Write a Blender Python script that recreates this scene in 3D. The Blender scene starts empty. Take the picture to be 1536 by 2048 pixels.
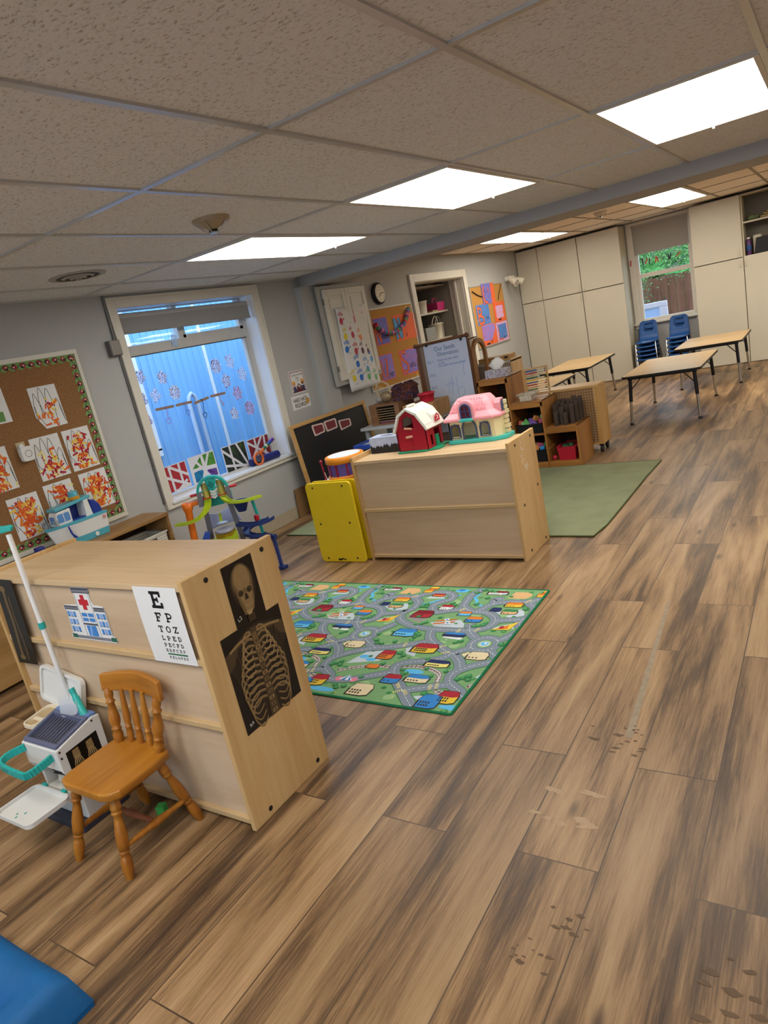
import bpy, bmesh, math, random
from mathutils import Vector, Matrix
random.seed(7)
SC = bpy.context.scene
COL = SC.collection
PI = math.pi
# ------------------------------------------------------------------ materials
def lin(h):
    h = h.lstrip('#'); o = []
    for i in (0, 2, 4):
        c = int(h[i:i+2], 16) / 255
        o.append(c/12.92 if c <= .04045 else ((c+.055)/1.055)**2.4)
    return (*o, 1)
MATS = {}
def nodes(name):
    m = bpy.data.materials.new(name); m.use_nodes = True
    nt = m.node_tree; return m, nt, nt.nodes, nt.links, nt.nodes['Principled BSDF']
def M(name, hx, rough=.5, metal=0., var=.08, scale=14., bump=0., spec=.4, emit=0., alpha=1., bscale=None):
    "plain procedural material: colour with a little object-space noise, optional bump"
    if name in MATS: return MATS[name]
    m, nt, N, L, b = nodes(name)
    c = lin(hx)
    tc = N.new('ShaderNodeTexCoord'); no = N.new('ShaderNodeTexNoise'); no.inputs['Scale'].default_value = scale
    no.inputs['Detail'].default_value = 3
    L.new(tc.outputs['Object'], no.inputs['Vector'])
    mx = N.new('ShaderNodeMix'); mx.data_type = 'RGBA'
    mx.inputs[6].default_value = tuple(max(0, x*(1-var)) for x in c[:3]) + (1,)
    mx.inputs[7].default_value = tuple(min(1, x*(1+var)) for x in c[:3]) + (1,)
    L.new(no.outputs['Fac'], mx.inputs[0]); L.new(mx.outputs[2], b.inputs['Base Color'])
    b.inputs['Roughness'].default_value = rough; b.inputs['Metallic'].default_value = metal
    b.inputs['Specular IOR Level'].default_value = spec
    if emit:
        b.inputs['Emission Color'].default_value = c; b.inputs['Emission Strength'].default_value = emit
    if alpha < 1: b.inputs['Alpha'].default_value = alpha
    if bump:
        n2 = N.new('ShaderNodeTexNoise'); n2.inputs['Scale'].default_value = bscale or scale*6; n2.inputs['Detail'].default_value = 4
        L.new(tc.outputs['Object'], n2.inputs['Vector'])
        bp = N.new('ShaderNodeBump'); bp.inputs['Strength'].default_value = bump; bp.inputs['Distance'].default_value = .01
        L.new(n2.outputs['Fac'], bp.inputs['Height']); L.new(bp.outputs['Normal'], b.inputs['Normal'])
    MATS[name] = m; return m
def ramp(N, stops):
    r = N.new('ShaderNodeValToRGB'); e = r.color_ramp.elements
    while len(e) < len(stops): e.new(.5)
    for i, (p, c) in enumerate(stops):
        e[i].position = p; e[i].color = lin(c) if isinstance(c, str) else c
    return r
def Wd(name, c0, c1, c2, along='X', fine=60., rough=.45, spec=.4, wide=7.):
    "wood: grain stretched along one object axis"
    m, nt, N, L, b = nodes(name)
    tc = N.new('ShaderNodeTexCoord'); mp = N.new('ShaderNodeMapping')
    s = {'X': (.08, 1, 1), 'Y': (1, .08, 1), 'Z': (1, 1, .08)}[along]
    mp.inputs['Scale'].default_value = s
    L.new(tc.outputs['Object'], mp.inputs['Vector'])
    a = N.new('ShaderNodeTexNoise'); a.inputs['Scale'].default_value = wide; a.inputs['Detail'].default_value = 5; a.inputs['Distortion'].default_value = .6
    f = N.new('ShaderNodeTexNoise'); f.inputs['Scale'].default_value = fine; f.inputs['Detail'].default_value = 4
    L.new(mp.outputs[0], a.inputs['Vector']); L.new(mp.outputs[0], f.inputs['Vector'])
    ad = N.new('ShaderNodeMath'); ad.operation = 'MULTIPLY_ADD'; ad.inputs[1].default_value = .45
    L.new(f.outputs['Fac'], ad.inputs[0]); L.new(a.outputs['Fac'], ad.inputs[2])
    r = ramp(N, [(.5, c0), (.72, c1), (.95, c2)])
    L.new(ad.outputs[0], r.inputs[0]); L.new(r.outputs[0], b.inputs['Base Color'])
    b.inputs['Roughness'].default_value = rough; b.inputs['Specular IOR Level'].default_value = spec
    MATS[name] = m; return m
def floor_material():
    m, nt, N, L, b = nodes('vinyl_plank_floor')
    tc = N.new('ShaderNodeTexCoord')
    mp = N.new('ShaderNodeMapping'); mp.inputs['Rotation'].default_value = (0, 0, -PI/2); mp.inputs['Location'].default_value = (.57, -.105, 0)
    L.new(tc.outputs['Object'], mp.inputs['Vector'])
    br = N.new('ShaderNodeTexBrick'); br.offset = .37; br.offset_frequency = 2
    for k, v in (('Scale', 1), ('Mortar Size', .0022), ('Mortar Smooth', .2), ('Bias', 0), ('Brick Width', 1.22), ('Row Height', .2335)):
        br.inputs[k].default_value = v
    br.inputs['Color1'].default_value = (0, 0, 0, 1); br.inputs['Color2'].default_value = (1, 1, 1, 1); br.inputs['Mortar'].default_value = (.5, .5, .5, 1)
    L.new(mp.outputs[0], br.inputs['Vector'])
    sc = N.new('ShaderNodeVectorMath'); sc.operation = 'SCALE'; sc.inputs['Scale'].default_value = 37.
    L.new(br.outputs['Color'], sc.inputs[0])
    ad = N.new('ShaderNodeVectorMath'); L.new(tc.outputs['Object'], ad.inputs[0]); L.new(sc.outputs[0], ad.inputs[1])
    def noise(scl, det, dist=0., rg=.55):
        q = N.new('ShaderNodeMapping'); q.inputs['Scale'].default_value = scl; L.new(ad.outputs[0], q.inputs['Vector'])
        n = N.new('ShaderNodeTexNoise'); n.inputs['Scale'].default_value = 1; n.inputs['Detail'].default_value = det
        n.inputs['Distortion'].default_value = dist; n.inputs['Roughness'].default_value = rg
        L.new(q.outputs[0], n.inputs['Vector']); return n.outputs['Fac']
    big = noise((8, .85, 1), 2.0, .5)          # broad smoky streaks along the board
    mid = noise((26, 1.6, 1), 4, 1.2)
    fin = noise((150, 6, 1), 6, .4, .75)
    def mad(a, k, c):
        x = N.new('ShaderNodeMath'); x.operation = 'MULTIPLY_ADD'; L.new(a, x.inputs[0]); x.inputs[1].default_value = k
        if isinstance(c, float): x.inputs[2].default_value = c
        else: L.new(c, x.inputs[2])
        return x.outputs[0]
    s = mad(big, 1.15, mad(mid, .36, mad(fin, .72, -.61)))
    r = ramp(N, [(.20, '#37271a'), (.36, '#59422b'), (.49, '#7c5f3f'), (.64, '#947552'), (.9, '#a88c66')])
    L.new(s, r.inputs[0])
    # knots
    vo = N.new('ShaderNodeTexVoronoi'); q = N.new('ShaderNodeMapping'); q.inputs['Scale'].default_value = (5.5, 1.9, 1)
    L.new(ad.outputs[0], q.inputs['Vector']); L.new(q.outputs[0], vo.inputs['Vector']); vo.inputs['Scale'].default_value = 1
    kr = ramp(N, [(.0, (0, 0, 0, 1)), (.035, (.25, .25, .25, 1)), (.11, (1, 1, 1, 1))]); L.new(vo.outputs['Distance'], kr.inputs[0])
    mk = N.new('ShaderNodeMix'); mk.data_type = 'RGBA'; mk.inputs[6].default_value = lin('#3a2819')
    L.new(kr.outputs[0], mk.inputs[0]); L.new(r.outputs[0], mk.inputs[7])
    # each plank a little lighter or darker
    hs = N.new('ShaderNodeHueSaturation')
    v = mad(br.outputs['Color'], .24, .90); L.new(v, hs.inputs['Value']); L.new(mk.outputs[2], hs.inputs['Color'])
    ms = N.new('ShaderNodeMix'); ms.data_type = 'RGBA'; ms.inputs[7].default_value = lin('#2c2017')
    fc = N.new('ShaderNodeMath'); fc.operation = 'MULTIPLY'; fc.inputs[1].default_value = .8; L.new(br.outputs['Fac'], fc.inputs[0])
    L.new(fc.outputs[0], ms.inputs[0]); L.new(hs.outputs[0], ms.inputs[6]); L.new(ms.outputs[2], b.inputs['Base Color'])
    rr = mad(fin, .2, .33); L.new(rr, b.inputs['Roughness']); b.inputs['Specular IOR Level'].default_value = .42
    bp = N.new('ShaderNodeBump'); bp.inputs['Strength'].default_value = .12; bp.inputs['Distance'].default_value = .004
    hh = mad(br.outputs['Fac'], -1.5, fin); L.new(hh, bp.inputs['Height']); L.new(bp.outputs[0], b.inputs['Normal'])
    return m
def ceiling_material(name, c_lo, c_hi, pit):
    m, nt, N, L, b = nodes(name)
    tc = N.new('ShaderNodeTexCoord')
    n = N.new('ShaderNodeTexNoise'); n.inputs['Scale'].default_value = 125; n.inputs['Detail'].default_value = 3; n.inputs['Roughness'].default_value = .6
    mp = N.new('ShaderNodeMapping'); mp.inputs['Scale'].default_value = (.6, 1, 1); L.new(tc.outputs['Object'], mp.inputs['Vector']); L.new(mp.outputs[0], n.inputs['Vector'])
    r = ramp(N, [(.0, c_lo), (.33, pit), (.43, c_lo), (.75, c_hi)]); r.color_ramp.elements[0].color = lin(pit)
    L.new(n.outputs['Fac'], r.inputs[0]); L.new(r.outputs[0], b.inputs['Base Color'])
    b.inputs['Roughness'].default_value = .9; b.inputs['Specular IOR Level'].default_value = .15
    bp = N.new('ShaderNodeBump'); bp.inputs['Strength'].default_value = .35; bp.inputs['Distance'].default_value = .004
    L.new(n.outputs['Fac'], bp.inputs['Height']); L.new(bp.outputs[0], b.inputs['Normal'])
    return m
def cork_material(name, base, dark, light):
    m, nt, N, L, b = nodes(name)
    tc = N.new('ShaderNodeTexCoord'); n = N.new('ShaderNodeTexNoise'); n.inputs['Scale'].default_value = 160; n.inputs['Detail'].default_value = 5
    L.new(tc.outputs['Object'], n.inputs['Vector'])
    r = ramp(N, [(.3, dark), (.52, base), (.75, light)]); L.new(n.outputs['Fac'], r.inputs[0]); L.new(r.outputs[0], b.inputs['Base Color'])
    b.inputs['Roughness'].default_value = .9; b.inputs['Specular IOR Level'].default_value = .1
    MATS[name] = m; return m
def peg_material(name, base, hole, pitch=.025, rad=.16):
    "perforated hardboard seen on an XZ face"
    m, nt, N, L, b = nodes(name)
    tc = N.new('ShaderNodeTexCoord'); sx = N.new('ShaderNodeSeparateXYZ'); L.new(tc.outputs['Object'], sx.inputs[0])
    def fr(o):
        a = N.new('ShaderNodeMath'); a.operation = 'DIVIDE'; L.new(o, a.inputs[0]); a.inputs[1].default_value = pitch
        f = N.new('ShaderNodeMath'); f.operation = 'FRACT'; L.new(a.outputs[0], f.inputs[0])
        s = N.new('ShaderNodeMath'); s.operation = 'SUBTRACT'; L.new(f.outputs[0], s.inputs[0]); s.inputs[1].default_value = .5
        p = N.new('ShaderNodeMath'); p.operation = 'MULTIPLY'; L.new(s.outputs[0], p.inputs[0]); L.new(s.outputs[0], p.inputs[1]); return p.outputs[0]
    ad = N.new('ShaderNodeMath'); L.new(fr(sx.outputs[0]), ad.inputs[0]); L.new(fr(sx.outputs[2]), ad.inputs[1])
    lt = N.new('ShaderNodeMath'); lt.operation = 'LESS_THAN'; L.new(ad.outputs[0], lt.inputs[0]); lt.inputs[1].default_value = rad*rad
    mx = N.new('ShaderNodeMix'); mx.data_type = 'RGBA'; mx.inputs[6].default_value = lin(base); mx.inputs[7].default_value = lin(hole)
    L.new(lt.outputs[0], mx.inputs[0]); L.new(mx.outputs[2], b.inputs['Base Color']); b.inputs['Roughness'].default_value = .6
    MATS[name] = m; return m
def glass_material(name, tint='#ffffff', refl=.08):
    m = bpy.data.materials.new(name); m.use_nodes = True; nt = m.node_tree; N = nt.nodes; L = nt.links
    N.remove(N['Principled BSDF']); out = N['Material Output']
    t = N.new('ShaderNodeBsdfTransparent'); t.inputs[0].default_value = lin(tint)
    g = N.new('ShaderNodeBsdfGlossy'); g.inputs['Roughness'].default_value = .02
    mx = N.new('ShaderNodeMixShader'); lw = N.new('ShaderNodeLayerWeight'); lw.inputs['Blend'].default_value = .5
    pw = N.new('ShaderNodeMath'); pw.operation = 'POWER'; pw.inputs[1].default_value = 5; L.new(lw.outputs['Facing'], pw.inputs[0])
    ma = N.new('ShaderNodeMath'); ma.operation = 'MULTIPLY_ADD'; ma.inputs[1].default_value = .5; ma.inputs[2].default_value = .03; L.new(pw.outputs[0], ma.inputs[0])
    L.new(ma.outputs[0], mx.inputs[0]); L.new(t.outputs[0], mx.inputs[1]); L.new(g.outputs[0], mx.inputs[2]); L.new(mx.outputs[0], out.inputs[0])
    MATS[name] = m; return m
def mottled(name, cols, scale=9., rough=.8, dist=1.5, thin=0., hard=False):
    "several paints smeared over each other"
    m, nt, N, L, b = nodes(name)
    tc = N.new('ShaderNodeTexCoord'); n = N.new('ShaderNodeTexNoise'); n.inputs['Scale'].default_value = scale; n.inputs['Detail'].default_value = 4; n.inputs['Distortion'].default_value = dist
    L.new(tc.outputs['Object'], n.inputs['Vector'])
    k = len(cols); r = ramp(N, [(.3 + .4*i/max(1, k-1), c) for i, c in enumerate(cols)])
    if hard: r.color_ramp.interpolation = 'CONSTANT'
    L.new(n.outputs['Fac'], r.inputs[0]); L.new(r.outputs[0], b.inputs['Base Color'])
    b.inputs['Roughness'].default_value = rough; b.inputs['Specular IOR Level'].default_value = .2
    if thin:     # paper held against a window: light comes through it
        tr = N.new('ShaderNodeBsdfTranslucent'); L.new(r.outputs[0], tr.inputs[0]); mx = N.new('ShaderNodeMixShader'); mx.inputs[0].default_value = thin
        L.new(b.outputs[0], mx.inputs[1]); L.new(tr.outputs[0], mx.inputs[2]); L.new(mx.outputs[0], N['Material Output'].inputs[0])
    MATS[name] = m; return m
# ------------------------------------------------------------------ mesh builder
class MB:
    def __init__(s): s.v = []; s.f = []; s.m = []; s.sm = []
    def add(s, vs, fs, m=0, smooth=False):
        k = len(s.v); s.v += [tuple(v) for v in vs]
        for f in fs: s.f.append(tuple(i+k for i in f)); s.m.append(m); s.sm.append(smooth)
        return s
    def box(s, x0, x1, y0, y1, z0, z1, m=0):
        return s.add([(x, y, z) for z in (z0, z1) for y in (y0, y1) for x in (x0, x1)],
                     [(0, 2, 3, 1), (4, 5, 7, 6), (0, 1, 5, 4), (2, 6, 7, 3), (0, 4, 6, 2), (1, 3, 7, 5)], m)
    def obox(s, c, size, rot=None, m=0):
        R = rot if rot is not None else Matrix.Identity(3); c = Vector(c); h = [q/2 for q in size]
        vs = [c + R @ Vector((x*h[0], y*h[1], z*h[2])) for z in (-1, 1) for y in (-1, 1) for x in (-1, 1)]
        return s.add(vs, [(0, 2, 3, 1), (4, 5, 7, 6), (0, 1, 5, 4), (2, 6, 7, 3), (0, 4, 6, 2), (1, 3, 7, 5)], m)
    def bar(s, p, q, w, h, up=(0, 0, 1), m=0):
        p = Vector(p); q = Vector(q); d = q-p; y = d.normalized(); x = y.cross(Vector(up)).normalized(); z = x.cross(y)
        return s.obox((p+q)/2, (w, d.length, h), Matrix((x, y, z)).transposed(), m)
    def tube(s, pts, r, m=0, n=8, cap=True, closed=False):
        P = [Vector(p) for p in pts]; k = len(P); rs = r if isinstance(r, (list, tuple)) else [r]*k
        T = []
        for i in range(k):
            a = P[(i-1) % k] if (closed or i) else P[0]; b = P[(i+1) % k] if (closed or i < k-1) else P[-1]
            T.append((b-a).normalized())
        up = Vector((0, 0, 1)) if abs(T[0].z) < .9 else Vector((1, 0, 0))
        x = T[0].cross(up).normalized(); vs = []
        for i in range(k):
            x = (x - T[i]*x.dot(T[i])).normalized(); y = T[i].cross(x)
            vs += [P[i] + (x*math.cos(2*PI*j/n) + y*math.sin(2*PI*j/n))*rs[i] for j in range(n)]
        fs = []
        for i in range(k if closed else k-1):
            a = i*n; b = ((i+1) % k)*n
            fs += [(a+j, a+(j+1) % n, b+(j+1) % n, b+j) for j in range(n)]
        s.add(vs, fs, m, True)
        if cap and not closed: s.add(vs[:n], [tuple(range(n))[::-1]], m); s.add(vs[-n:], [tuple(range(n))], m)
        return s
    def lathe(s, prof, p, q, n=16, m=0, smooth=True):
        "prof = [(radius, t)] swept round the line p..q (t 0..1)"
        p = Vector(p); q = Vector(q); d = (q-p); z = d.normalized(); up = Vector((1, 0, 0)) if abs(z.x) < .9 else Vector((0, 1, 0))
        x = z.cross(up).normalized(); y = z.cross(x); vs = []
        for r, t in prof: vs += [p + d*t + (x*math.cos(2*PI*j/n) + y*math.sin(2*PI*j/n))*r for j in range(n)]
        fs = []
        for i in range(len(prof)-1): fs += [(i*n+j, i*n+(j+1) % n, (i+1)*n+(j+1) % n, (i+1)*n+j) for j in range(n)]
        s.add(vs, fs, m, smooth)
        s.add(vs[:n], [tuple(range(n))[::-1]], m); s.add(vs[-n:], [tuple(range(n))], m)
        return s
    def prism(s, poly, o, u, v, t, m=0):
        "polygon in plane (o,u,v) extruded by t along u x v"
        o = Vector(o); u = Vector(u); v = Vector(v); w = u.cross(v).normalized()*t; k = len(poly)
        a = [o + u*x + v*y for x, y in poly]; b = [p + w for p in a]
        s.add(a + b, [tuple(range(k))[::-1], tuple(range(k, 2*k))] + [(i, (i+1) % k, k+(i+1) % k, k+i) for i in range(k)], m)
        return s
    def sphere(s, c, r, m=0, n=12, sq=(1, 1, 1)):
        c = Vector(c); vs = []; fs = []; h = n//2+1
        for i in range(h+1):
            a = PI*i/h
            for j in range(n): vs.append(c + Vector((math.sin(a)*math.cos(2*PI*j/n)*r*sq[0], math.sin(a)*math.sin(2*PI*j/n)*r*sq[1], math.cos(a)*r*sq[2])))
        for i in range(h):
            for j in range(n): fs.append((i*n+j, (i+1)*n+j, (i+1)*n+(j+1) % n, i*n+(j+1) % n))
        return s.add(vs, fs, m, True)
def rpoly(w, h, r, n=5, cx=0., cy=0.):
    "rounded rectangle outline"
    o = []
    for sx, sy, a0 in ((1, 1, 0), (-1, 1, 90), (-1, -1, 180), (1, -1, 270)):
        for i in range(n+1):
            a = math.radians(a0 + 90*i/n); o.append((cx + sx*(w/2-r) + r*math.cos(a), cy + sy*(h/2-r) + r*math.sin(a)))
    return o
def ell(cx, cy, rx, ry, n=18, rot=0.):
    return [(cx + rx*math.cos(2*PI*i/n)*math.cos(rot) - ry*math.sin(2*PI*i/n)*math.sin(rot), cy + rx*math.cos(2*PI*i/n)*math.sin(rot) + ry*math.sin(2*PI*i/n)*math.cos(rot)) for i in range(n)]
def rootof(o):
    while o.parent: o = o.parent
    return o
def build(mb, name, mats, parent=None, o=None, bev=0., seg=2, label=None, kind=None):
    "link the builder's mesh (world coordinates) as one object, under parent when given"
    me = bpy.data.meshes.new(name)
    if parent: off = rootof(parent).location.copy()
    elif o is not None: off = Vector(o)
    else:
        xs, ys, zs = zip(*mb.v); off = Vector(((min(xs)+max(xs))/2, (min(ys)+max(ys))/2, min(zs)))
    me.from_pydata([(v[0]-off.x, v[1]-off.y, v[2]-off.z) for v in mb.v], [], mb.f)
    for m in (mats if isinstance(mats, (list, tuple)) else [mats]): me.materials.append(m)
    me.polygons.foreach_set('material_index', mb.m); me.polygons.foreach_set('use_smooth', mb.sm); me.update()
    ob = bpy.data.objects.new(name, me); COL.objects.link(ob)
    if parent: ob.parent = parent
    else: ob.location = off
    if bev:
        b = ob.modifiers.new('bevel', 'BEVEL'); b.width = bev; b.segments = seg; b.limit_method = 'ANGLE'; b.angle_limit = math.radians(40)
    if label: ob['label'] = label
    if kind: ob['kind'] = kind
    return ob
def tag(o, label, cat, group=None, kind=None):
    o['label'] = label; o['category'] = cat
    if group: o['group'] = group
    if kind: o['kind'] = kind
    return o
def thing(name, label, cat, loc, group=None):
    o = bpy.data.objects.new(name, None); o.empty_display_size = .05; COL.objects.link(o); o.location = loc
    return tag(o, label, cat, group)
def struct(mb, name, mats, bev=0., parent=None):
    return build(mb, name, mats, parent, o=None if parent else (0, 0, 0), bev=bev, kind='structure')
def copy_tree(o, parent=None, keep=True):
    c = o.copy(); COL.objects.link(c)
    if parent: c.parent = parent
    for ch in list(o.children): copy_tree(ch, c)
    return c
def B(*a): return MB().box(*a)
# ------------------------------------------------------------------ flat pictures: paper, print, paint
_TXT = {}
def text_polys(ch, font_scale=1.):
    "triangles of a string set in Blender's own font, lower-left at 0,0"
    if ch in _TXT: return _TXT[ch]
    cu = bpy.data.curves.new('t', 'FONT'); cu.body = ch; cu.size = 1; cu.resolution_u = 3
    ob = bpy.data.objects.new('t', cu); me = ob.to_mesh()
    vs = [(v.co.x, v.co.y) for v in me.vertices]; fs = [tuple(p.vertices) for p in me.polygons]
    ob.to_mesh_clear(); bpy.data.objects.remove(ob); bpy.data.curves.remove(cu)
    w = max((v[0] for v in vs), default=0.); _TXT[ch] = (vs, fs, w); return _TXT[ch]
class Canvas:
    "layers of thin flat shapes on a plane: u right, v up, lifted along the normal"
    def __init__(s, o, u, v, dz=.0003):
        s.mb = MB(); s.o = Vector(o); s.u = Vector(u).normalized(); s.v = Vector(v).normalized(); s.n = s.u.cross(s.v); s.dz = dz; s.L = 0; s.mats = []; s.cnt = 0; s.clip = None; s.warp = None
    def mi(s, m):
        if m not in s.mats: s.mats.append(m)
        return s.mats.index(m)
    def P(s, x, y, k=0.):
        w = s.warp(x, y) if s.warp else 0.
        return s.o + s.u*x + s.v*y + s.n*(k*s.dz + w)
    def slab(s, pts, m, t=.001):
        k = len(pts); a = [s.P(x, y) for x, y in pts]; b = [p + s.n*t for p in a]
        s.mb.add(a+b, [tuple(range(k))[::-1], tuple(range(k, 2*k))] + [(i, (i+1) % k, k+(i+1) % k, k+i) for i in range(k)], s.mi(m))
        s.o = s.o + s.n*t; return s
    def grid(s, x0, x1, y0, y1, nx, ny, m):
        vs = [s.P(x0+(x1-x0)*i/nx, y0+(y1-y0)*j/ny) for j in range(ny+1) for i in range(nx+1)]
        s.mb.add(vs, [(j*(nx+1)+i, j*(nx+1)+i+1, (j+1)*(nx+1)+i+1, (j+1)*(nx+1)+i) for j in range(ny) for i in range(nx)], s.mi(m), True)
    def poly(s, pts, m, L=None):
        if s.clip:
            x0, x1, y0, y1 = s.clip
            for ax, lim, sg in ((0, x0, 1), (0, x1, -1), (1, y0, 1), (1, y1, -1)):
                out = []
                for i in range(len(pts)):
                    a, b = pts[i-1], pts[i]; ia = (a[ax]-lim)*sg >= 0; ib = (b[ax]-lim)*sg >= 0
                    if ia != ib:
                        t = (lim-a[ax])/(b[ax]-a[ax]); out.append((a[0]+(b[0]-a[0])*t, a[1]+(b[1]-a[1])*t))
                    if ib: out.append(b)
                pts = out
                if len(pts) < 3: return s
        s.cnt += 1; k = (s.L if L is None else L) + .02*(s.cnt % 48)
        a = sum(pts[i-1][0]*pts[i][1] - pts[i][0]*pts[i-1][1] for i in range(len(pts)))
        if a < 0: pts = pts[::-1]
        s.mb.add([s.P(x, y, k) for x, y in pts], [tuple(range(len(pts)))], s.mi(m)); return s
    def rect(s, x0, x1, y0, y1, m, L=None): return s.poly([(x0, y0), (x1, y0), (x1, y1), (x0, y1)], m, L)
    def ell(s, cx, cy, rx, ry, m, L=None, n=16, rot=0.): return s.poly(ell(cx, cy, rx, ry, n, rot), m, L)
    def stroke(s, pts, w, m, L=None, closed=False, dash=None):
        if dash:
            on, gap = dash; acc = 0.; cur = []; 
            dense = []
            for i in range(len(pts)-1):
                a, b = pts[i], pts[i+1]; n = max(1, int(math.dist(a, b)/(on/3)))
                dense += [(a[0]+(b[0]-a[0])*j/n, a[1]+(b[1]-a[1])*j/n) for j in range(n)]
            d = 0.
            for i in range(1, len(dense)):
                d0 = d; d += math.dist(dense[i-1], dense[i])
                if (d0 % (on+gap)) < on: s.stroke([dense[i-1], dense[i]], w, m, L)
            return s
        if closed: pts = list(pts) + [pts[0]]
        k = len(pts); lf = []; rt = []
        for i in range(k):
            a = pts[max(0, i-1)]; b = pts[min(k-1, i+1)]
            if closed and i in (0, k-1): a, b = pts[-2], pts[1]
            dx, dy = b[0]-a[0], b[1]-a[1]; l = math.hypot(dx, dy) or 1; nx, ny = -dy/l*w/2, dx/l*w/2
            lf.append((pts[i][0]+nx, pts[i][1]+ny)); rt.append((pts[i][0]-nx, pts[i][1]-ny))
        for i in range(k-1): s.poly([rt[i], rt[i+1], lf[i+1], lf[i]], m, L)
        return s
    def text(s, t, x, y, h, m, L=None, sx=1., rot=0., center=False):
        vs, fs, w = text_polys(t)
        if center: x -= w*h*sx/2*math.cos(rot); y -= w*h*sx/2*math.sin(rot)
        k = s.L if L is None else L; c, n = math.cos(rot)*h, math.sin(rot)*h
        pv = [s.P(x + a*sx*c - b*n, y + a*sx*n + b*c, k) for a, b in vs]
        fl = [f if (vs[f[1]][0]-vs[f[0]][0])*(vs[f[2]][1]-vs[f[0]][1]) - (vs[f[2]][0]-vs[f[0]][0])*(vs[f[1]][1]-vs[f[0]][1]) > 0 else f[::-1] for f in fs]
        s.mb.add(pv, fl, s.mi(m)); return s
    def done(s, name, parent=None, label=None, o=None):
        return build(s.mb, name, s.mats, parent, label=label, o=o)
def cat_rom(pts, n=5, closed=False):
    P = list(pts); o = []; k = len(P)
    for i in range(k if closed else k-1):
        p0 = P[i-1] if (closed or i) else P[0]; p1 = P[i]; p2 = P[(i+1) % k]; p3 = P[(i+2) % k] if (closed or i+2 < k) else P[-1]
        for j in range(n):
            t = j/n; o.append(tuple(.5*((2*b) + (c-a)*t + (2*a-5*b+4*c-d)*t*t + (3*b-a-3*c+d)*t**3) for a, b, c, d in zip(p0, p1, p2, p3)))
    if not closed: o.append(P[-1])
    return o
UX, UY, UZ = Vector((1, 0, 0)), Vector((0, 1, 0)), Vector((0, 0, 1))

# ------------------------------------------------------------------ shared colours
white_paint = M('white_paint', '#d8d2c6', .45, var=.03)
casing_paint = M('casing_paint', '#cfc8ba', .4, var=.04)
wall_paint = M('grey_wall_paint', '#a9a8a4', .7, var=.03, scale=3, bump=.05, bscale=90)
beam_paint = M('beam_paint', '#a9a6a2', .6, var=.03, scale=3)
tile = ceiling_material('ceiling_tile', '#e0e1e3', '#e9eaec', '#b3aeaa')
tile_far = ceiling_material('ceiling_tile_far', '#f0e6d8', '#f6eee2', '#d3c6b2')
grid_metal = M('ceiling_grid_metal', '#c4c2be', .28, var=.05, metal=.35)
black_gap = M('dark_void', '#15120f', .9)
cab_white = M('cabinet_laminate', '#c1baa8', .42, var=.025, scale=2)
plastic_white = M('white_plastic', '#dcdad4', .35, var=.03)
steel = M('chrome', '#c9c9c6', .18, metal=1., var=.03)
black_plastic = M('black_plastic', '#14141a', .4, var=.1)
paper = M('white_paper', '#d9d7d3', .75, var=.025, scale=30, spec=.15)
ink = M('black_ink', '#17161a', .7, spec=.15)
FY = 11.0; BY = 5.38
# ------------------------------------------------------------------ shell
struct(B(-5.6, 3.6, -2.7, 11.75, -.12, 0), 'floor', floor_material())
w = MB()
for y0, y1, z0, z1 in ((-2.6, 3.26, 0, 2.5), (3.26, 4.68, 0, .595), (3.26, 4.68, 2.04, 2.5), (4.68, 7.545, 0, 2.5), (7.545, 8.93, 1.98, 2.5), (8.93, 11.6, 0, 2.5)):
    w.box(-4.44, -4.232, y0, y1, z0, z1)
struct(w, 'wall_left', wall_paint)
w = MB()
for x0, x1, z0, z1 in ((-4.44, -2.52, 0, 2.5), (-1.70, 3.6, 0, 2.5), (-2.52, -1.70, 0, .78), (-2.52, -1.70, 2.2, 2.5)): w.box(x0, x1, 11.36, 11.56, z0, z1)
struct(w, 'wall_back', wall_paint)
struct(B(3.5, 3.65, -2.7, 11.6, 0, 2.5), 'wall_right', wall_paint)
w = MB()
for x0, x1, z0, z1 in ((-4.44, -3.3, 0, 2.5), (-1.3, -.5, 0, 2.5), (1.5, 3.6, 0, 2.5), (-3.3, -1.3, 0, .8), (-3.3, -1.3, 2.05, 2.5), (-.5, 1.5, 0, .8), (-.5, 1.5, 2.05, 2.5)): w.box(x0, x1, -2.7, -2.55, z0, z1)
struct(w, 'wall_front', wall_paint)
for i, x0 in ((4, -3.3), (5, -.5)):  # unseen windows added behind the camera to let daylight onto ceiling and floor
    c = MB()
    for a in ((x0, x0+.06, .8, 2.05), (x0+1.94, x0+2, .8, 2.05), (x0+.97, x0+1.03, .8, 2.05), (x0+.06, x0+1.94, .8, .86), (x0+.06, x0+1.94, 1.99, 2.05)): c.box(a[0], a[1], -2.68, -2.62, a[2], a[3])
    struct(c, 'window_%d' % i, white_paint)
struct(B(-7, 6, -12, -2.7, -.5, -.3), 'ground', M('pale_bounce_ground', '#b9b4aa', .9, bump=.2))  # unseen ground, made pale to bounce daylight up through the added windows
struct(MB().box(-4.3, -3.45, -2.6, 5.30, 2.139, 2.2).box(-3.45, 3.6, -2.6, 5.42, 2.139, 2.2), 'ceiling', tile)
struct(B(-4.3, 3.6, 5.8, 11.5, 2.272, 2.33), 'ceiling', tile_far)
struct(MB().box(-4.44, 3.7, -2.8, 11.8, 2.5, 2.56).box(-5.7, -4.44, 7.1, 9.1, 2.5, 2.56), 'roof', black_gap)
struct(B(-4.232, 3.5, BY, 5.86, 2.045, 2.5), 'beam', beam_paint, bev=.006)
struct(B(-4.235, -4.165, 5.29, 5.57, 0, 2.05), 'pillar', wall_paint, bev=.004)
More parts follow.
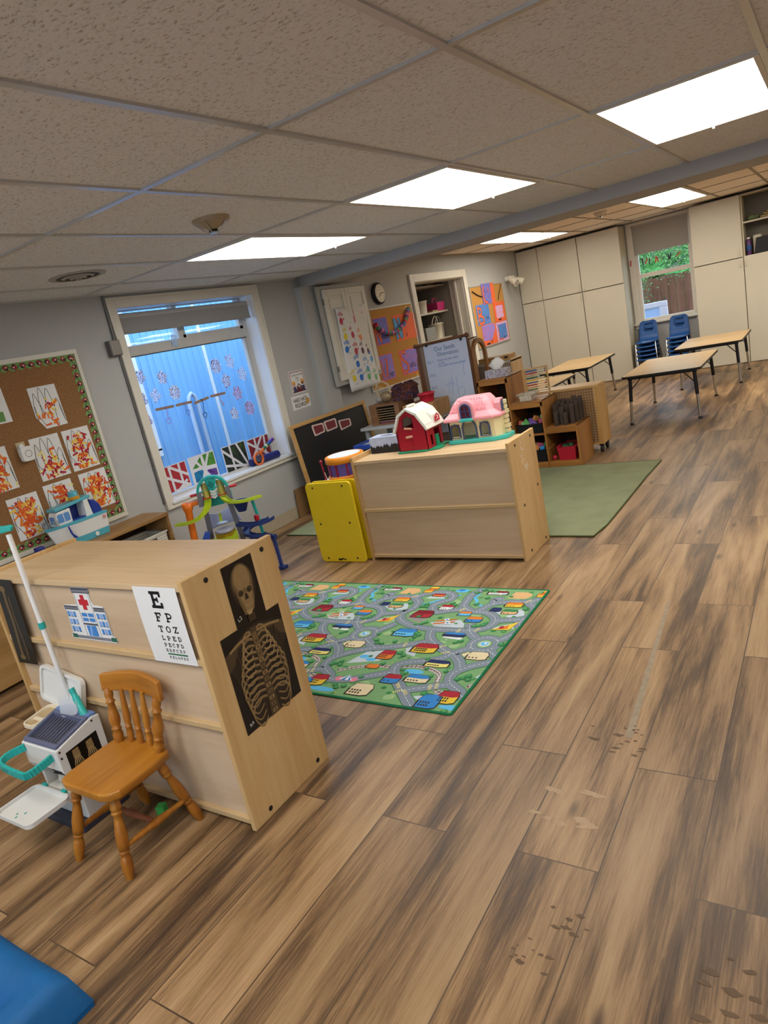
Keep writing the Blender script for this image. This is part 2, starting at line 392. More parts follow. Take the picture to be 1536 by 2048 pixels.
struct(B(-4.232, -4.222, -2.5, 7.5, 0, .115), 'baseboard_left', M('vinyl_baseboard', '#a89c84', .5), bev=.003)
g = MB(); gf = MB()
for i in range(-7, 6):
    x = -.79 - .61*i; g.box(x-.012, x+.012, -2.5, BY if x > -3.4 else 5.3, 2.131, 2.1395)
for j in range(-3, 3):
    y = 1.80 + 1.226*j; g.box(-4.23, 3.5, y-.012, y+.012, 2.1315, 2.1395)
g.box(-4.232, -4.21, -2.5, 5.3, 2.128, 2.1395)
struct(g, 'ceiling_grid', grid_metal)
for k in range(-6, 7): x = -.66 - .59*k; gf.box(x-.011, x+.011, 5.86, 11.1, 2.265, 2.2725)
for y in (6.35, 7.28, 8.2, 9.04, 10.08, 10.9): gf.box(-4.23, 3.5, y-.005, y+.005, 2.266, 2.2725)
struct(gf, 'ceiling_grid', M('ceiling_grid_metal_far', '#8f8570', .5))
# ------------------------------------------------------------------ ceiling lights
glow = bpy.data.materials.new('lit_diffuser'); glow.use_nodes = True
nb = glow.node_tree.nodes['Principled BSDF']; nb.inputs['Base Color'].default_value = (.8, .8, .78, 1)
nb.inputs['Emission Color'].default_value = (1, .97, .915, 1); nb.inputs['Emission Strength'].default_value = 9.2
glow_far = glow.copy(); glow_far.name = 'lit_diffuser_far'; nb2 = glow_far.node_tree.nodes['Principled BSDF']; nb2.inputs['Emission Color'].default_value = (1, .93, .80, 1); nb2.inputs['Emission Strength'].default_value = 11.5
def ceiling_light(x0, x1, y0, y1, z, label, split=None):
    t = thing('ceiling_light', label, 'ceiling light', ((x0+x1)/2, (y0+y1)/2, z), 'recessed ceiling lights')
    f = MB()
    for a in ((x0, x1, y0, y0+.02), (x0, x1, y1-.02, y1), (x0, x0+.02, y0+.02, y1-.02), (x1-.02, x1, y0+.02, y1-.02)): f.box(*a, z-.011, z)
    build(f, 'frame', white_paint, t)
    ys = [(y0+.02, y1-.02)] if not split else [(y0+.02, split-.012), (split+.012, y1-.02)]
    if split: build(B(x0+.02, x1-.02, split-.012, split+.012, z-.014, z), 'crossbar', M('crossbar_grey', '#6f6a5e', .5), t)
    for a, b in ys: build(B(x0+.02, x1-.02, a, b, z-.006, z-.001), 'diffuser', glow_far if split else glow, t)
    build(MB().tube([((x0+x1)/2, y1-.012, z-.012), ((x0+x1)/2, y1-.012, z-.02)], .008), 'latch', steel, t)
    return t
ceiling_light(-.778, -.192, 3.04, 4.24, 2.139, 'lit white ceiling panel nearest the right edge, in front of the beam')
ceiling_light(-1.998, -1.412, 3.04, 4.24, 2.139, 'lit white ceiling panel in the middle of the near ceiling row')
ceiling_light(-3.218, -2.632, 3.04, 4.24, 2.139, 'lit white ceiling panel beside the smoke detector, left end of row')
ceiling_light(-3.60, -3.04, 8.2, 10.08, 2.272, 'two-pane lit ceiling panel above the left tall cabinets', 9.04)
ceiling_light(-1.83, -1.27, 8.2, 10.08, 2.272, 'two-pane lit ceiling panel in front of the far window', 9.04)
for x in (1.04, 2.26): ceiling_light(x-.61+.012, x-.012, 3.04, 4.24, 2.139, 'lit white ceiling panel in the near row beyond the right of the picture')
for x in (-2.62, -1.40, -.18, 1.04): ceiling_light(x-.61+.012, x-.012, -.64, .56, 2.139, 'unseen lit ceiling panel added for light, in the row overhead behind the viewer')  # invented row out of view, lights the near floor and shelf tops
for x in (-.08, 1.10, 2.28): ceiling_light(x, x+.56, 8.2, 10.08, 2.272, 'unseen two-pane ceiling panel added beyond the right to light the far zone', 9.04)  # unseen far panels, added to brighten the far zone and its floor
# ------------------------------------------------------------------ left window
w1 = bpy.data.objects.new('window_1', None); COL.objects.link(w1); w1.location = (-4.232, 3.97, .595); w1['kind'] = 'structure'
c = MB()
for y0, y1, z0, z1 in ((3.185, 3.262, .545, 2.11), (4.678, 4.755, .545, 2.11), (3.262, 4.678, 2.035, 2.11), (3.262, 4.678, .545, .595)): c.box(-4.232, -4.214, y0, y1, z0, z1)
for y0, y1, z0, z1 in ((3.185, 3.203, .545, 2.11), (4.737, 4.755, .545, 2.11), (3.203, 4.737, 2.092, 2.11), (3.203, 4.737, .545, .562)): c.box(-4.214, -4.206, y0, y1, z0, z1)
build(c, 'casing', casing_paint, w1, bev=.003)
c = MB()
for a in ((3.255, 3.265, .6, 2.04), (4.675, 4.685, .6, 2.04)): c.box(-4.44, -4.230, *a)
c.box(-4.44, -4.230, 3.26, 4.68, 2.034, 2.042); c.box(-4.44, -4.20, 3.24, 4.70, .58, .598)
build(c, 'jamb', M('jamb_paint', '#d9d9da', .35, var=.03), w1)
c = MB(); gx0, gx1 = -4.42, -4.365
for y0, y1, z0, z1 in ((3.265, 3.31, .598, 2.034), (4.635, 4.675, .598, 2.034), (3.31, 4.635, .598, .612), (3.31, 4.635, 1.70, 1.775), (3.31, 4.635, 2.028, 2.034), (3.885, 3.93, 1.775, 2.03)): c.box(gx0, gx1, y0, y1, z0, z1)
for y0, y1, z0, z1 in ((3.93, 3.965, 1.775, 2.01), (4.60, 4.635, 1.775, 2.01), (3.93, 4.635, 1.775, 1.80), (4.615, 4.635, .612, 1.70)): c.box(gx0+.01, gx1-.008, y0, y1, z0, z1)
c.box(-4.372, -4.362, 3.31, 4.635, 1.692, 1.700, 1)
build(c, 'sash', [M('sash_paint', '#bdbab4', .4, var=.08), M('sash_gasket', '#3a3d44', .6)], w1)
build(MB().box(-4.398, -4.394, 3.3, 4.64, .605, 1.705).box(-4.398, -4.394, 3.3, 4.64, 1.76, 2.032), 'glass_pane', glass_material('window_glass'), w1)
# roller blind of the left window
fab = M('blind_fabric', '#8f8d8c', .85, var=.03, scale=60)
t = thing('roller_blind', 'short grey roller blind across the top of the left window', 'blind', (-4.30, 3.97, 1.855))
build(MB().tube([(-4.30, 3.29, 1.983), (-4.30, 4.665, 1.973)], .024, n=14), 'roller', M('blind_tube', '#a2a0a0', .6), t)
build(MB().prism([(3.295, 1.86), (4.66, 1.852), (4.66, 1.973), (3.295, 1.983)], (-4.282, 0, 0), UY, UZ, .002), 'cloth', fab, t)
build(MB().tube([(-4.281, 3.295, 1.862), (-4.281, 4.66, 1.854)], .007), 'hem_bar', fab, t)
for a in ((3.266, 3.29, 1.97, 2.03), (4.662, 4.674, 1.96, 2.02)): build(B(-4.33, -4.27, *a), 'bracket', plastic_white, t)
# ------------------------------------------------------------------ far window
w2 = bpy.data.objects.new('window_2', None); COL.objects.link(w2); w2.location = (-2.11, 11.36, .78); w2['kind'] = 'structure'
c = MB()
for x0, x1, z0, z1 in ((-2.59, -2.505, .70, 2.25), (-1.715, -1.645, .70, 2.25), (-2.505, -1.715, 2.19, 2.25)): c.box(x0, x1, 11.335, 11.36, z0, z1)
c.box(-2.60, -1.65, 11.30, 11.36, .755, .785)
build(c, 'casing', casing_paint, w2, bev=.003)
c = MB()
for x0, x1, z0, z1 in ((-2.52, -2.455, .79, 2.2), (-1.755, -1.70, .79, 2.2), (-2.455, -1.755, 2.15, 2.2), (-2.455, -1.755, 1.44, 1.505), (-2.455, -1.755, .785, .835)): c.box(x0, x1, 11.37, 11.43, z0, z1)
build(c, 'sash', casing_paint, w2, bev=.003)
build(MB().box(-2.47, -1.74, 11.40, 11.404, .82, 2.17), 'glass_pane', MATS['window_glass'], w2)
t = thing('roller_blind', 'beige-grey roller blind half down over the far window', 'blind', (-2.11, 11.345, 1.785))
build(B(-2.50, -1.735, 11.346, 11.349, 1.79, 2.20), 'cloth', M('blind_fabric_warm', '#9a948d', .85, var=.03, scale=60), t)
build(MB().tube([(-2.515, 11.35, 2.2), (-1.725, 11.35, 2.2)], .02, n=12), 'roller', MATS['blind_tube'], t)
build(MB().tube([(-2.50, 11.347, 1.79), (-1.735, 11.347, 1.79)], .006), 'hem_bar', MATS['blind_tube'], t)
# ------------------------------------------------------------------ closet doorway in the left wall
d1 = bpy.data.objects.new('door_1', None); COL.objects.link(d1); d1.location = (-4.232, 8.24, 0); d1['kind'] = 'structure'
c = MB()
for y0, y1, z0, z1 in ((7.455, 7.555, 0, 2.07), (8.92, 9.02, 0, 2.07), (7.555, 8.92, 1.975, 2.07)): c.box(-4.232, -4.205, y0, y1, z0, z1)
c.box(-4.34, -4.23, 7.545, 7.56, 0, 1.98); c.box(-4.44, -4.23, 8.915, 8.932, 0, 1.98); c.box(-4.44, -4.23, 7.55, 8.92, 1.965, 1.982); c.box(-4.36, -4.33, 8.89, 8.92, 0, 1.97)
build(c, 'door_casing', casing_paint, d1, bev=.003)
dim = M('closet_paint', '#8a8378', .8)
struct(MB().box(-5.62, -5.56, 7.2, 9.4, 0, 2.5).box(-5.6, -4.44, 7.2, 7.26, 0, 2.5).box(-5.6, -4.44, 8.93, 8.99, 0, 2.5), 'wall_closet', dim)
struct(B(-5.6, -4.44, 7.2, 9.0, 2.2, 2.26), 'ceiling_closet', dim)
# ------------------------------------------------------------------ outdoors
siding = M('metal_siding', '#8cc4f2', .45, var=.05, scale=2)  # white siding with the blue of the daylight put into its colour
s = B(-6.3, -6.05, .5, 11, -.6, 3.2)
for k in range(56): y = .6 + .1855*k; s.box(-6.05, -6.035, y, y+.035, -.6, 3.2).box(-6.05, -6.042, y+.085, y+.1, -.6, 3.2)
struct(s, 'outside_wall', siding)
struct(MB().box(-6.04, -6.02, 5.65, 5.685, -.6, 3.2).box(-6.04, -5.99, 4.60, 4.68, .78, 3.2).box(-6.04, -5.99, 4.0, 4.68, .72, .80), 'trim_1', M('outside_trim', '#f2f4f6', .5))
struct(B(-6.04, -6.01, 4.0, 4.60, .80, 3.2), 'window_3', M('outside_window', '#5d7fae', .2))
struct(B(-6.1, -4.44, .5, 11, -.8, -.6), 'ground', M('gravel', '#8c8a84', .9, bump=.4))
struct(B(-9, 6, 11.6, 22, -.5, -.35), 'ground', M('yard', '#6d7a55', .95, bump=.5))
# ------------------------------------------------------------------ camera, world, colour management
cam = bpy.data.cameras.new('camera'); co = bpy.data.objects.new('camera', cam); COL.objects.link(co); SC.camera = co
cam.sensor_fit = 'VERTICAL'; cam.sensor_height = 36; cam.lens = 1355.105/2048*36; cam.clip_start = .03
R = ((0.827295, -0.560912, 0.030988), (0.522488, 0.788542, 0.324357), (-0.206371, -0.252148, 0.945427))
co.matrix_world = Matrix(((R[0][0], R[0][2], -R[0][1], 0), (R[1][0], R[1][2], -R[1][1], 0), (R[2][0], R[2][2], -R[2][1], 1.49), (0, 0, 0, 1)))
wd = bpy.data.worlds.new('sky'); SC.world = wd; wd.use_nodes = True
bg = wd.node_tree.nodes['Background']; bg.inputs[0].default_value = (.52, .72, 1., 1); bg.inputs[1].default_value = 4.4
SC.view_settings.view_transform = 'Standard'; SC.view_settings.look = 'None'; SC.view_settings.gamma = 1; SC.view_settings.use_curve_mapping = False
SC.view_settings.exposure = .14
SC.cycles.use_denoising = True
SC.cycles.max_bounces = 8; SC.cycles.diffuse_bounces = 5; SC.cycles.transparent_max_bounces = 12; SC.cycles.sample_clamp_indirect = 6

# ------------------------------------------------------------------ birch storage shelves
birch = Wd('birch_ply', '#b3946c', '#c4a67e', '#cfb48e', 'X', fine=50, wide=5)
birch_z = Wd('birch_ply_upright', '#b08a54', '#c29c66', '#cdab78', 'Z', fine=50, wide=5)
birch_back = Wd('birch_back_panel', '#b79c7c', '#c3a98a', '#ccb496', 'X', fine=40, wide=4)
birch_edge = M('birch_edge_band', '#c0a276', .4, var=.05)
cap_black = M('black_screw_cap', '#120f10', .5)
def storage_shelf(t, x0, x1, y0, y1, h, top, mids, caps, botgap=.02):
    "low classroom shelf whose back faces -Y; open side faces +Y"
    for i, (a, b) in enumerate(((x0, x0+.02), (x1-.02, x1))):
        p = build(B(a, b, y0, y1, 0, h), 'side_panel', birch_z, t, bev=.003)
        fx, sg = (b, .0015) if i else (a, -.0015)
        for (cy, cz) in caps: build(MB().lathe([(.009, 0), (.009, 1)], (fx-sg, cy, cz), (fx+sg, cy, cz), n=14), 'screw_cap', cap_black, p)
    build(B(x0+.02, x1-.02, y0+.004, y1-.004, top-.022, top), 'top_panel', birch, t, bev=.002)
    build(B(x0+.02, x1-.02, y0+.02, y0+.03, botgap, top-.022), 'back_panel', birch_back, t)
    for z in list(mids)+[botgap+.012]: build(B(x0+.02, x1-.02, y0+.004, y1-.004, z-.012, z+.010), 'shelf_board', birch_edge, t, bev=.003)
    build(B(x0+.02, x1-.02, y0+.05, y0+.07, 0, botgap), 'plinth', M('shelf_plinth', '#3a2f25', .7), t)
t = thing('storage_shelf', 'birch storage shelf nearest the camera, chest film on its end panel', 'storage shelf', (-2.25, 1.41, 0))
storage_shelf(t, -2.85, -1.65, 1.213, 1.625, .905, .890, (.625, .388), [(1.305, .872), (1.566, .872), (1.295, .03), (1.563, .03)])
SHELF = None
t = thing('storage_shelf', 'plain birch storage shelf holding the toy barn and dollhouse', 'storage shelf', (-2.15, 3.77, 0))
storage_shelf(t, -2.72, -1.58, 3.565, 3.975, .735, .705, (.360,), [(3.655, .70), (3.905, .70), (3.66, .33), (3.91, .385), (3.66, .04), (3.91, .03)])
c = Canvas((-1.5798, 3.72, .52), UY, UZ); rr = random.Random(6); sm_ = M('paint_scuff', '#d8cdb8', .7)
for cy, cz, n in ((.03, .15, 8), (.02, .08, 9), (.06, .02, 12)):
    for k in range(n): c.ell(cy+rr.gauss(0, .014), cz+rr.gauss(0, .014), rr.uniform(.002, .007), rr.uniform(.003, .012), sm_, 1, 7, rr.random())
c.done('scuff_marks', t)
# ------------------------------------------------------------------ pictures on the near shelf
film = M('xray_film', '#0d0b0b', .25, var=.2, spec=.5)
bone = [M('xray_bone_%d' % i, h, .35, var=.2, scale=40) for i, h in enumerate(('#2a2119', '#4a3a27', '#6d5737', '#8f744b', '#a98d60'))]
blue_ink = M('blue_ink', '#25407a', .7)
# skull film on the end panel (faces +X)
c = Canvas((-1.6495, 1.37, .667), UY, UZ)
c.slab([(0, 0), (.142, 0), (.142, .214), (0, .214)], film, .0006)
L = 1
for (cx, cy, rx, ry, m) in ((.072, .125, .056, .078, 0), (.072, .135, .049, .068, 1), (.073, .142, .044, .058, 2), (.073, .15, .036, .046, 3)): c.ell(cx, cy, rx, ry, bone[m], L, 24); L += 1
c.poly([(.035, .115), (.112, .115), (.108, .07), (.095, .035), (.07, .022), (.048, .03), (.04, .065)], bone[2], L); L += 1
c.poly([(.045, .10), (.105, .10), (.098, .05), (.085, .032), (.06, .032)], bone[3], L); L += 1
for cx in (.052, .094): c.ell(cx, .105, .0165, .0145, bone[3], L); c.ell(cx, .105, .0135, .0115, bone[1], L+1); c.ell(cx+(.003 if cx < .07 else -.003), .104, .008, .007, bone[0], L+2)
L += 3
c.poly([(.069, .098), (.077, .098), (.082, .077), (.064, .077)], bone[0], L)
c.poly([(.055, .062), (.092, .062), (.088, .05), (.06, .05)], bone[4], L)
for k in range(6): c.rect(.058+.006*k, .0595+.006*k, .05, .062, bone[1], L+1)
c.poly([(.054, .04), (.088, .04), (.078, .024), (.062, .024)], bone[4], L)
for k in range(5): c.rect(.056, .088, .0+.005*k, .0035+.005*k, bone[1], L)
c.text('L2', .012, .02, .02, M('film_lettering', '#cfcbc0', .5), L, rot=.3)
tag(c.done('xray_film'), 'dark head x-ray film, above the chest film on the end panel', 'x-ray')
# chest film, with its cut corners
c = Canvas((-1.6495, 1.290, .318), UY, UZ)
c.slab([(0, .349), (.285, .349), (.282, 0), (0, 0)], film, .0008)
c.L = 1
c.poly([(.0, .285), (.06, .315), (.115, .335), (.17, .335), (.225, .315), (.283, .29), (.283, .24), (.26, .2), (.25, .1), (.235, .0), (.05, .0), (.035, .1), (.02, .2), (0, .24)], bone[0], 1)
c.poly([(0, .29), (.05, .305), (.12, .325), (.165, .325), (.235, .305), (.283, .292), (.283, .235), (.255, .25), (.235, .29), (.06, .29), (.03, .245), (0, .23)], bone[1], 2)
for sg, x0 in ((-1, .131), (1, .151)):
    c.poly(cat_rom([(x0, .305), (x0+sg*.05, .30), (x0+sg*.085, .25), (x0+sg*.098, .17), (x0+sg*.09, .08), (x0+sg*.06, .035), (x0+sg*.03, .07), (x0, .13)], 4, True), bone[0], 3)
    c.poly(cat_rom([(x0+sg*.03, .27), (x0+sg*.06, .255), (x0+sg*.08, .2), (x0+sg*.085, .12), (x0+sg*.055, .09), (x0+sg*.03, .15)], 4, True), film, 3.5)
    for k in range(11):
        y = .315-.0235*k; w = .042+.056*min(1, (k+.5)/5.5)-.0045*max(0, k-7); dr_ = .018+.003*k
        back = cat_rom([(x0, y-.004), (x0+sg*w*.4, y+.006), (x0+sg*w*.8, y-.004), (x0+sg*w, y-.022-.001*k)], 5)
        front = cat_rom([(x0+sg*w, y-.022-.001*k), (x0+sg*w*.93, y-.04-dr_*.4), (x0+sg*w*.65, y-.05-dr_*.8), (x0+sg*w*.3, y-.045-dr_*.5)], 5)
        c.stroke(back, .008, bone[2], 4); c.stroke(front, .006, bone[2], 4.5)
        c.stroke([(x, q+.003) for x, q in back], .0024, bone[4], 5.5); c.stroke([(x, q-.003) for x, q in back], .002, bone[3], 5.5); c.stroke(front, .003, bone[3 if k > 3 else 4], 5.5)
c.stroke(cat_rom([(.02, .292), (.07, .305), (.13, .31)], 4), .009, bone[3], 6); c.stroke(cat_rom([(.265, .292), (.21, .305), (.15, .31)], 4), .009, bone[3], 6)
c.poly([(.127, .33), (.156, .33), (.152, .2), (.165, 0), (.12, 0), (.13, .2)], bone[1], 6)
c.poly([(.130, .31), (.152, .31), (.149, .2), (.133, .2)], bone[2], 7)
for k in range(12):
    y = .008 + .024*k; c.rect(.131, .153, y, y+.013, bone[2 if k % 2 else 3], 8); c.rect(.137, .147, y+.003, y+.010, bone[1], 9)
for x in (.045, .24): c.stroke(cat_rom([(x, .29), (x+.012*(1 if x < .1 else -1), .2), (x, .1)], 5), .0035, bone[1], 7)
c.text('R4', .02, .02, .018, MATS['film_lettering'], 7, rot=.3)
tag(c.done('xray_film'), 'large dark chest x-ray film showing ribs, on the end panel', 'x-ray')
# dark film hanging at the far left of the shelf's back (faces -Y)
c = Canvas((-2.815, 1.2115, .515), UX, UZ)
c.slab([(0, 0), (.145, .004), (.172, .37), (.04, .372)], film, .0006)
c.stroke(cat_rom([(.05, .02), (.06, .1), (.075, .18), (.08, .27), (.09, .34)], 5), .022, bone[1], 1); c.stroke(cat_rom([(.09, .02), (.1, .1), (.1, .2), (.11, .3)], 5), .013, bone[1], 1)
c.stroke(cat_rom([(.05, .02), (.06, .1), (.075, .18), (.08, .27), (.09, .34)], 5), .008, bone[2], 2)
c.ell(.085, .33, .02, .014, bone[2], 2); c.ell(.05, .03, .02, .012, bone[2], 2)
tag(c.done('xray_film'), 'narrow dark arm x-ray film behind the white pole of toy trolley', 'x-ray')
# eye chart, slab letters
c = Canvas((-1.902, 1.2165, .615), UX, UZ)
c.warp = lambda x, y: .006*math.sin(max(0, min(1, y/.267))*PI)*.4
c.grid(0, .212, 0, .268, 1, 12, paper); c.L = 2
def glyph(ch, x, y, s, m):
    q = s/5.
    def r(a, b, d, e): c.rect(x+a*q, x+b*q, y+d*q, y+e*q, m)
    if ch in 'EF':
        r(.6, 1.7, 0, 5); r(0, 4.6, 4.1, 5); r(3.7, 4.6, 3.3, 4.1); r(1.7, 3, 2.1, 2.9); r(2.6, 3.2, 1.7, 3.3)
        if ch == 'E': r(0, 4.8, 0, .9); r(3.9, 4.8, .9, 1.7)
        else: r(0, 2.6, 0, .8)
    elif ch in 'PD':
        r(.6, 1.6, 0, 5); r(0, 1.6, 4.2, 5); r(0, 2.4 if ch == 'P' else 1.6, 0, .8)
        cy, ry = (3.4, 1.6) if ch == 'P' else (2.5, 2.5)
        pts = [(x+(2.4+1.9*math.cos(a))*q if a is not None else 0, y+(cy+(ry-.4)*math.sin(a))*q) for a in [PI/2-PI*i/8 for i in range(9)]]
        c.stroke([(x+1.5*q, y+(cy+ry-.4)*q)]+pts+[(x+1.5*q, y+(cy-ry+.4)*q)], .85*q, m)
    elif ch == 'T': r(0, 4.8, 4.2, 5); r(0, .8, 3.4, 4.2); r(4, 4.8, 3.4, 4.2); r(1.9, 2.9, 0, 5); r(1.2, 3.6, 0, .8)
    elif ch in 'OC':
        a0, n = (0, 20) if ch == 'O' else (PI*.28, 16); tot = 2*PI if ch == 'O' else PI*1.44
        c.stroke([(x+(2.4+1.95*math.cos(a0+tot*i/n))*q, y+(2.5+2.1*math.sin(a0+tot*i/n))*q) for i in range(n+1)], .85*q, m)
        if ch == 'C': r(3.5, 4.3, 3.2, 4.8)
    elif ch == 'Z': r(0, 4.6, 4.2, 5); r(0, .8, 3.5, 4.2); r(0, 4.6, 0, .8); r(3.8, 4.6, .8, 1.5); c.stroke([(x+.7*q, y+.4*q), (x+3.9*q, y+4.6*q)], .95*q, m)
    elif ch == 'L': r(.6, 1.6, 0, 5); r(0, 2.2, 4.2, 5); r(0, 4.2, 0, .8); r(3.4, 4.2, .8, 1.7)
for row, y, s, xs in (('E', .196, .058, (.078,)), ('FP', .149, .032, (.078, .128)), ('TOZ', .112, .023, (.076, .112, .148)), ('LPED', .083, .0165, (.078, .104, .130, .156)),
                      ('PECFD', .060, .0135, (.079, .099, .119, .139, .159)), ('EDFCZP', .0415, .0105, (.079, .0955, .112, .1285, .145, .1615)), ('FELOPZD', .017, .009, (.085, .0985, .112, .1255, .139, .1525, .166))):
    for ch, x in zip(row, xs): glyph(ch, x, y, s, ink)
c.rect(.082, .178, .031, .0365, M('green_bar', '#2f6b45', .6))
tag(c.done('eye_chart'), 'white eye chart sheet with black letters on the shelf back', 'eye chart')
# hospital cut-out
hg = [M('print_grey_dark', '#4c4c54', .6), M('print_grey', '#77777e', .6), M('print_blue', '#3f7fc0', .6), M('print_blue_light', '#7ea3d8', .6), M('print_red', '#b8202e', .6), M('print_green', '#1f5c48', .6)]
c = Canvas((-2.382, 1.2315, .652), UX, UZ)
c.slab([(.0, .01), (.012, 0), (.27, 0), (.278, .012), (.26, .03), (.262, .128), (.255, .14), (.205, .143), (.196, .158), (.196, .192), (.203, .198), (.198, .21), (.096, .21), (.09, .2), (.1, .19), (.1, .14), (.015, .136), (.008, .122), (.017, .11), (.012, .025)], paper, .001)
c.rect(.012, .27, .004, .016, hg[1], 1); c.rect(.008, .04, .004, .02, hg[5], 2); c.rect(.245, .275, .004, .02, hg[5], 2)
for x0, x1 in ((.014, .1), (.196, .26)): c.rect(x0, x1, .118, .134, hg[0], 1); c.rect(x0, x1, .122, .128, hg[1], 2)
c.rect(.094, .2, .186, .206, hg[0], 1); c.rect(.096, .198, .19, .199, hg[1], 2)
for x in (.018, .104, .19, .258): c.rect(x, x+.0015, .016, .118 if x < .1 or x > .2 else .188, ink, 2)
for x0 in (.024, .204):
    for i in range(3):
        for j in range(3):
            x, y = x0 + .0185*i if x0 < .1 else x0+.018*i, .03 + .03*j
            c.rect(x, x+.0135, y, y+.021, hg[3 if (i+j) % 2 else 2], 2); c.rect(x, x+.0135, y, y+.0018, ink, 3)
for i in range(2):
    for j in range(2): c.rect(.112+.039*i, .145+.039*i, .076+.019*j, .09+.019*j, hg[2], 2)
c.rect(.106, .192, .062, .069, hg[0], 2); c.rect(.118, .176, .018, .06, hg[2], 2); c.poly([(.125, .018), (.138, .018), (.15, .06), (.14, .06)], hg[3], 3); c.rect(.1475, .149, .018, .06, hg[3], 3)
c.rect(.137, .16, .122, .18, hg[4], 2); c.rect(.12, .177, .14, .162, hg[4], 2)
tag(c.done('hospital_cutout'), 'paper cut-out of a hospital with a red cross on shelf back', 'cut-out')
# ------------------------------------------------------------------ spindle chair
oak = Wd('honey_oak', '#824810', '#a0641d', '#b57a2b', 'Z', fine=45, rough=.3, spec=.5)
oak_seat = Wd('honey_oak_seat', '#82490f', '#a3681d', '#b57b2a', 'Y', fine=45, rough=.3, spec=.5)
t = thing('spindle_chair', 'small honey-coloured wooden spindle-back chair against the near shelf', 'chair', (-2.06, 1.03, 0))
def turned(p, q, r, kind='leg'):
    if kind == 'leg': pr = [(.75, 0), (.8, .04), (1.05, .1), (1.12, .2), (.95, .27), (.72, .3), (1.02, .315), (1.02, .335), (.78, .35), (1.05, .36), (1.12, .42), (1.18, .52), (1.0, .62), (.82, .7), (.72, .76), (1.05, .775), (1.05, .80), (.8, .82), (1.05, .83), (1.05, .86), (.95, .9), (.85, 1)]
    elif kind == 'post': pr = [(.8, 0), (1.15, .08), (1.2, .16), (.9, .235), (1.12, .245), (1.12, .27), (.85, .285), (1.2, .36), (1.3, .45), (1.0, .58), (.75, .72), (1.05, .735), (1.05, .76), (.7, .78), (1.0, .87), (.95, .92), (.7, 1)]
    elif kind == 'rail': pr = [(.6, 0), (.7, .1), (.95, .25), (.75, .27), (1.05, .29), (.8, .31), (1.2, .45), (1.25, .52), (1.1, .62), (.8, .74), (1.0, .76), (.75, .78), (.9, .86), (.6, 1)]
    else: pr = [(.8, 0), (1.1, .1), (1.2, .2), (.9, .275), (1.15, .285), (1.15, .31), (.8, .325), (1.15, .4), (1.2, .5), (.85, .8), (.65, 1)]
    return MB().lathe([(r*a, b) for a, b in pr], p, q, n=14)
sp = [(-2.155, 1.19), (-2.205, 1.17), (-2.21, 1.10), (-2.203, .965), (-2.19, .93), (-2.15, .918), (-1.965, .918), (-1.925, .93), (-1.907, .96), (-1.905, 1.10), (-1.918, 1.165), (-1.965, 1.19)]
build(MB().prism(sp[::-1], (0, 0, .268), UX, UY, .032), 'seat', oak_seat, t, bev=.009, seg=3)
for p, q in (((-2.19, .895, 0), (-2.165, .96, .27)), ((-1.925, .905, 0), (-1.955, .96, .27)), ((-1.905, 1.195, 0), (-1.95, 1.135, .27)), ((-2.195, 1.19, 0), (-2.16, 1.135, .27))):
    lg = build(turned(p, q, .0165), 'leg', oak, t)
    build(MB().lathe([(.011, 0), (.011, 1)], p, (p[0], p[1], .004), n=12), 'foot_glide', M('grey_glide', '#8a8782', .4), lg)
build(turned((-2.186, .915, .105), (-2.186, 1.175, .098), .011, 'rail'), 'stretcher', oak, t); build(turned((-1.93, .925, .105), (-1.917, 1.18, .098), .011, 'rail'), 'stretcher', oak, t)
build(turned((-2.186, 1.05, .1), (-1.923, 1.05, .1), .0115, 'rail'), 'stretcher', Wd('red_brown_oak', '#5e3220', '#7a452c', '#8c5535', 'X', rough=.3), t)
for x0, x1 in ((-2.165, -2.175), (-1.945, -1.905)): build(turned((x0, 1.15, .297), (x1, 1.178, .50), .0155, 'post'), 'back_post', oak, t)
for k in range(3): x = -2.115 + .052*k; build(turned((x, 1.166, .297), (x+.004+.006*k, 1.188, .50), .0105, 'spindle'), 'spindle', oak, t)
m = MB(); n = 12; arc = [(-2.20 + .325*i/n, 1.166 + .03*math.sin(PI*i/n)) for i in range(n+1)]
tops = [.550+.008*math.sin(PI*i/n)+.006*i/n for i in range(n+1)]; vs = []
for (x, y), z in zip(arc, tops): vs += [(x, y, .487+.008*0), (x, y+.020, .487), (x, y+.028, z), (x, y+.008, z)]
fs = [(3, 2, 1, 0), tuple(4*n+k for k in range(4))]
for i in range(n): fs += [(4*i+a, 4*i+(a+1) % 4, 4*i+4+(a+1) % 4, 4*i+4+a) for a in range(4)]
m.add(vs, fs); build(m, 'crest_rail', Wd('honey_oak_rail', '#875016', '#a66a22', '#b97f30', 'X', fine=45, rough=.3, spec=.5), t, bev=.006, seg=3)
# ------------------------------------------------------------------ toy medical trolley
tw = M('toy_white', '#d5d3cd', .35, var=.03); teal = M('toy_teal', '#2aa39a', .35, var=.05); slate = M('toy_slate', '#5c6078', .45, var=.06)
t = thing('toy_medical_trolley', 'white and teal toy medical trolley left of the spindle chair', 'toy trolley', (-2.42, 1.09, 0))
x0, x1, y0, y1 = -2.535, -2.305, .995, 1.185
m = MB()      # body: leaning console with an open front bay
sidep = [(y0+.03, .03), (y0+.03, .19), (y0, .25), (y0, .335), (y1-.03, .375), (y1, .37), (y1-.01, .03)]
for xx in (x0, x1-.012): m.prism(sidep, (xx, 0, 0), UY, UZ, .012)
m.box(x0+.012, x1-.012, y1-.02, y1-.008, .03, .37).box(x0+.012, x1-.012, y0, y0+.012, .25, .335).box(x0+.012, x1-.012, y0+.03, y0+.04, .03, .12).box(x0+.012, x1-.012, y0+.03, y1-.02, .118, .13)
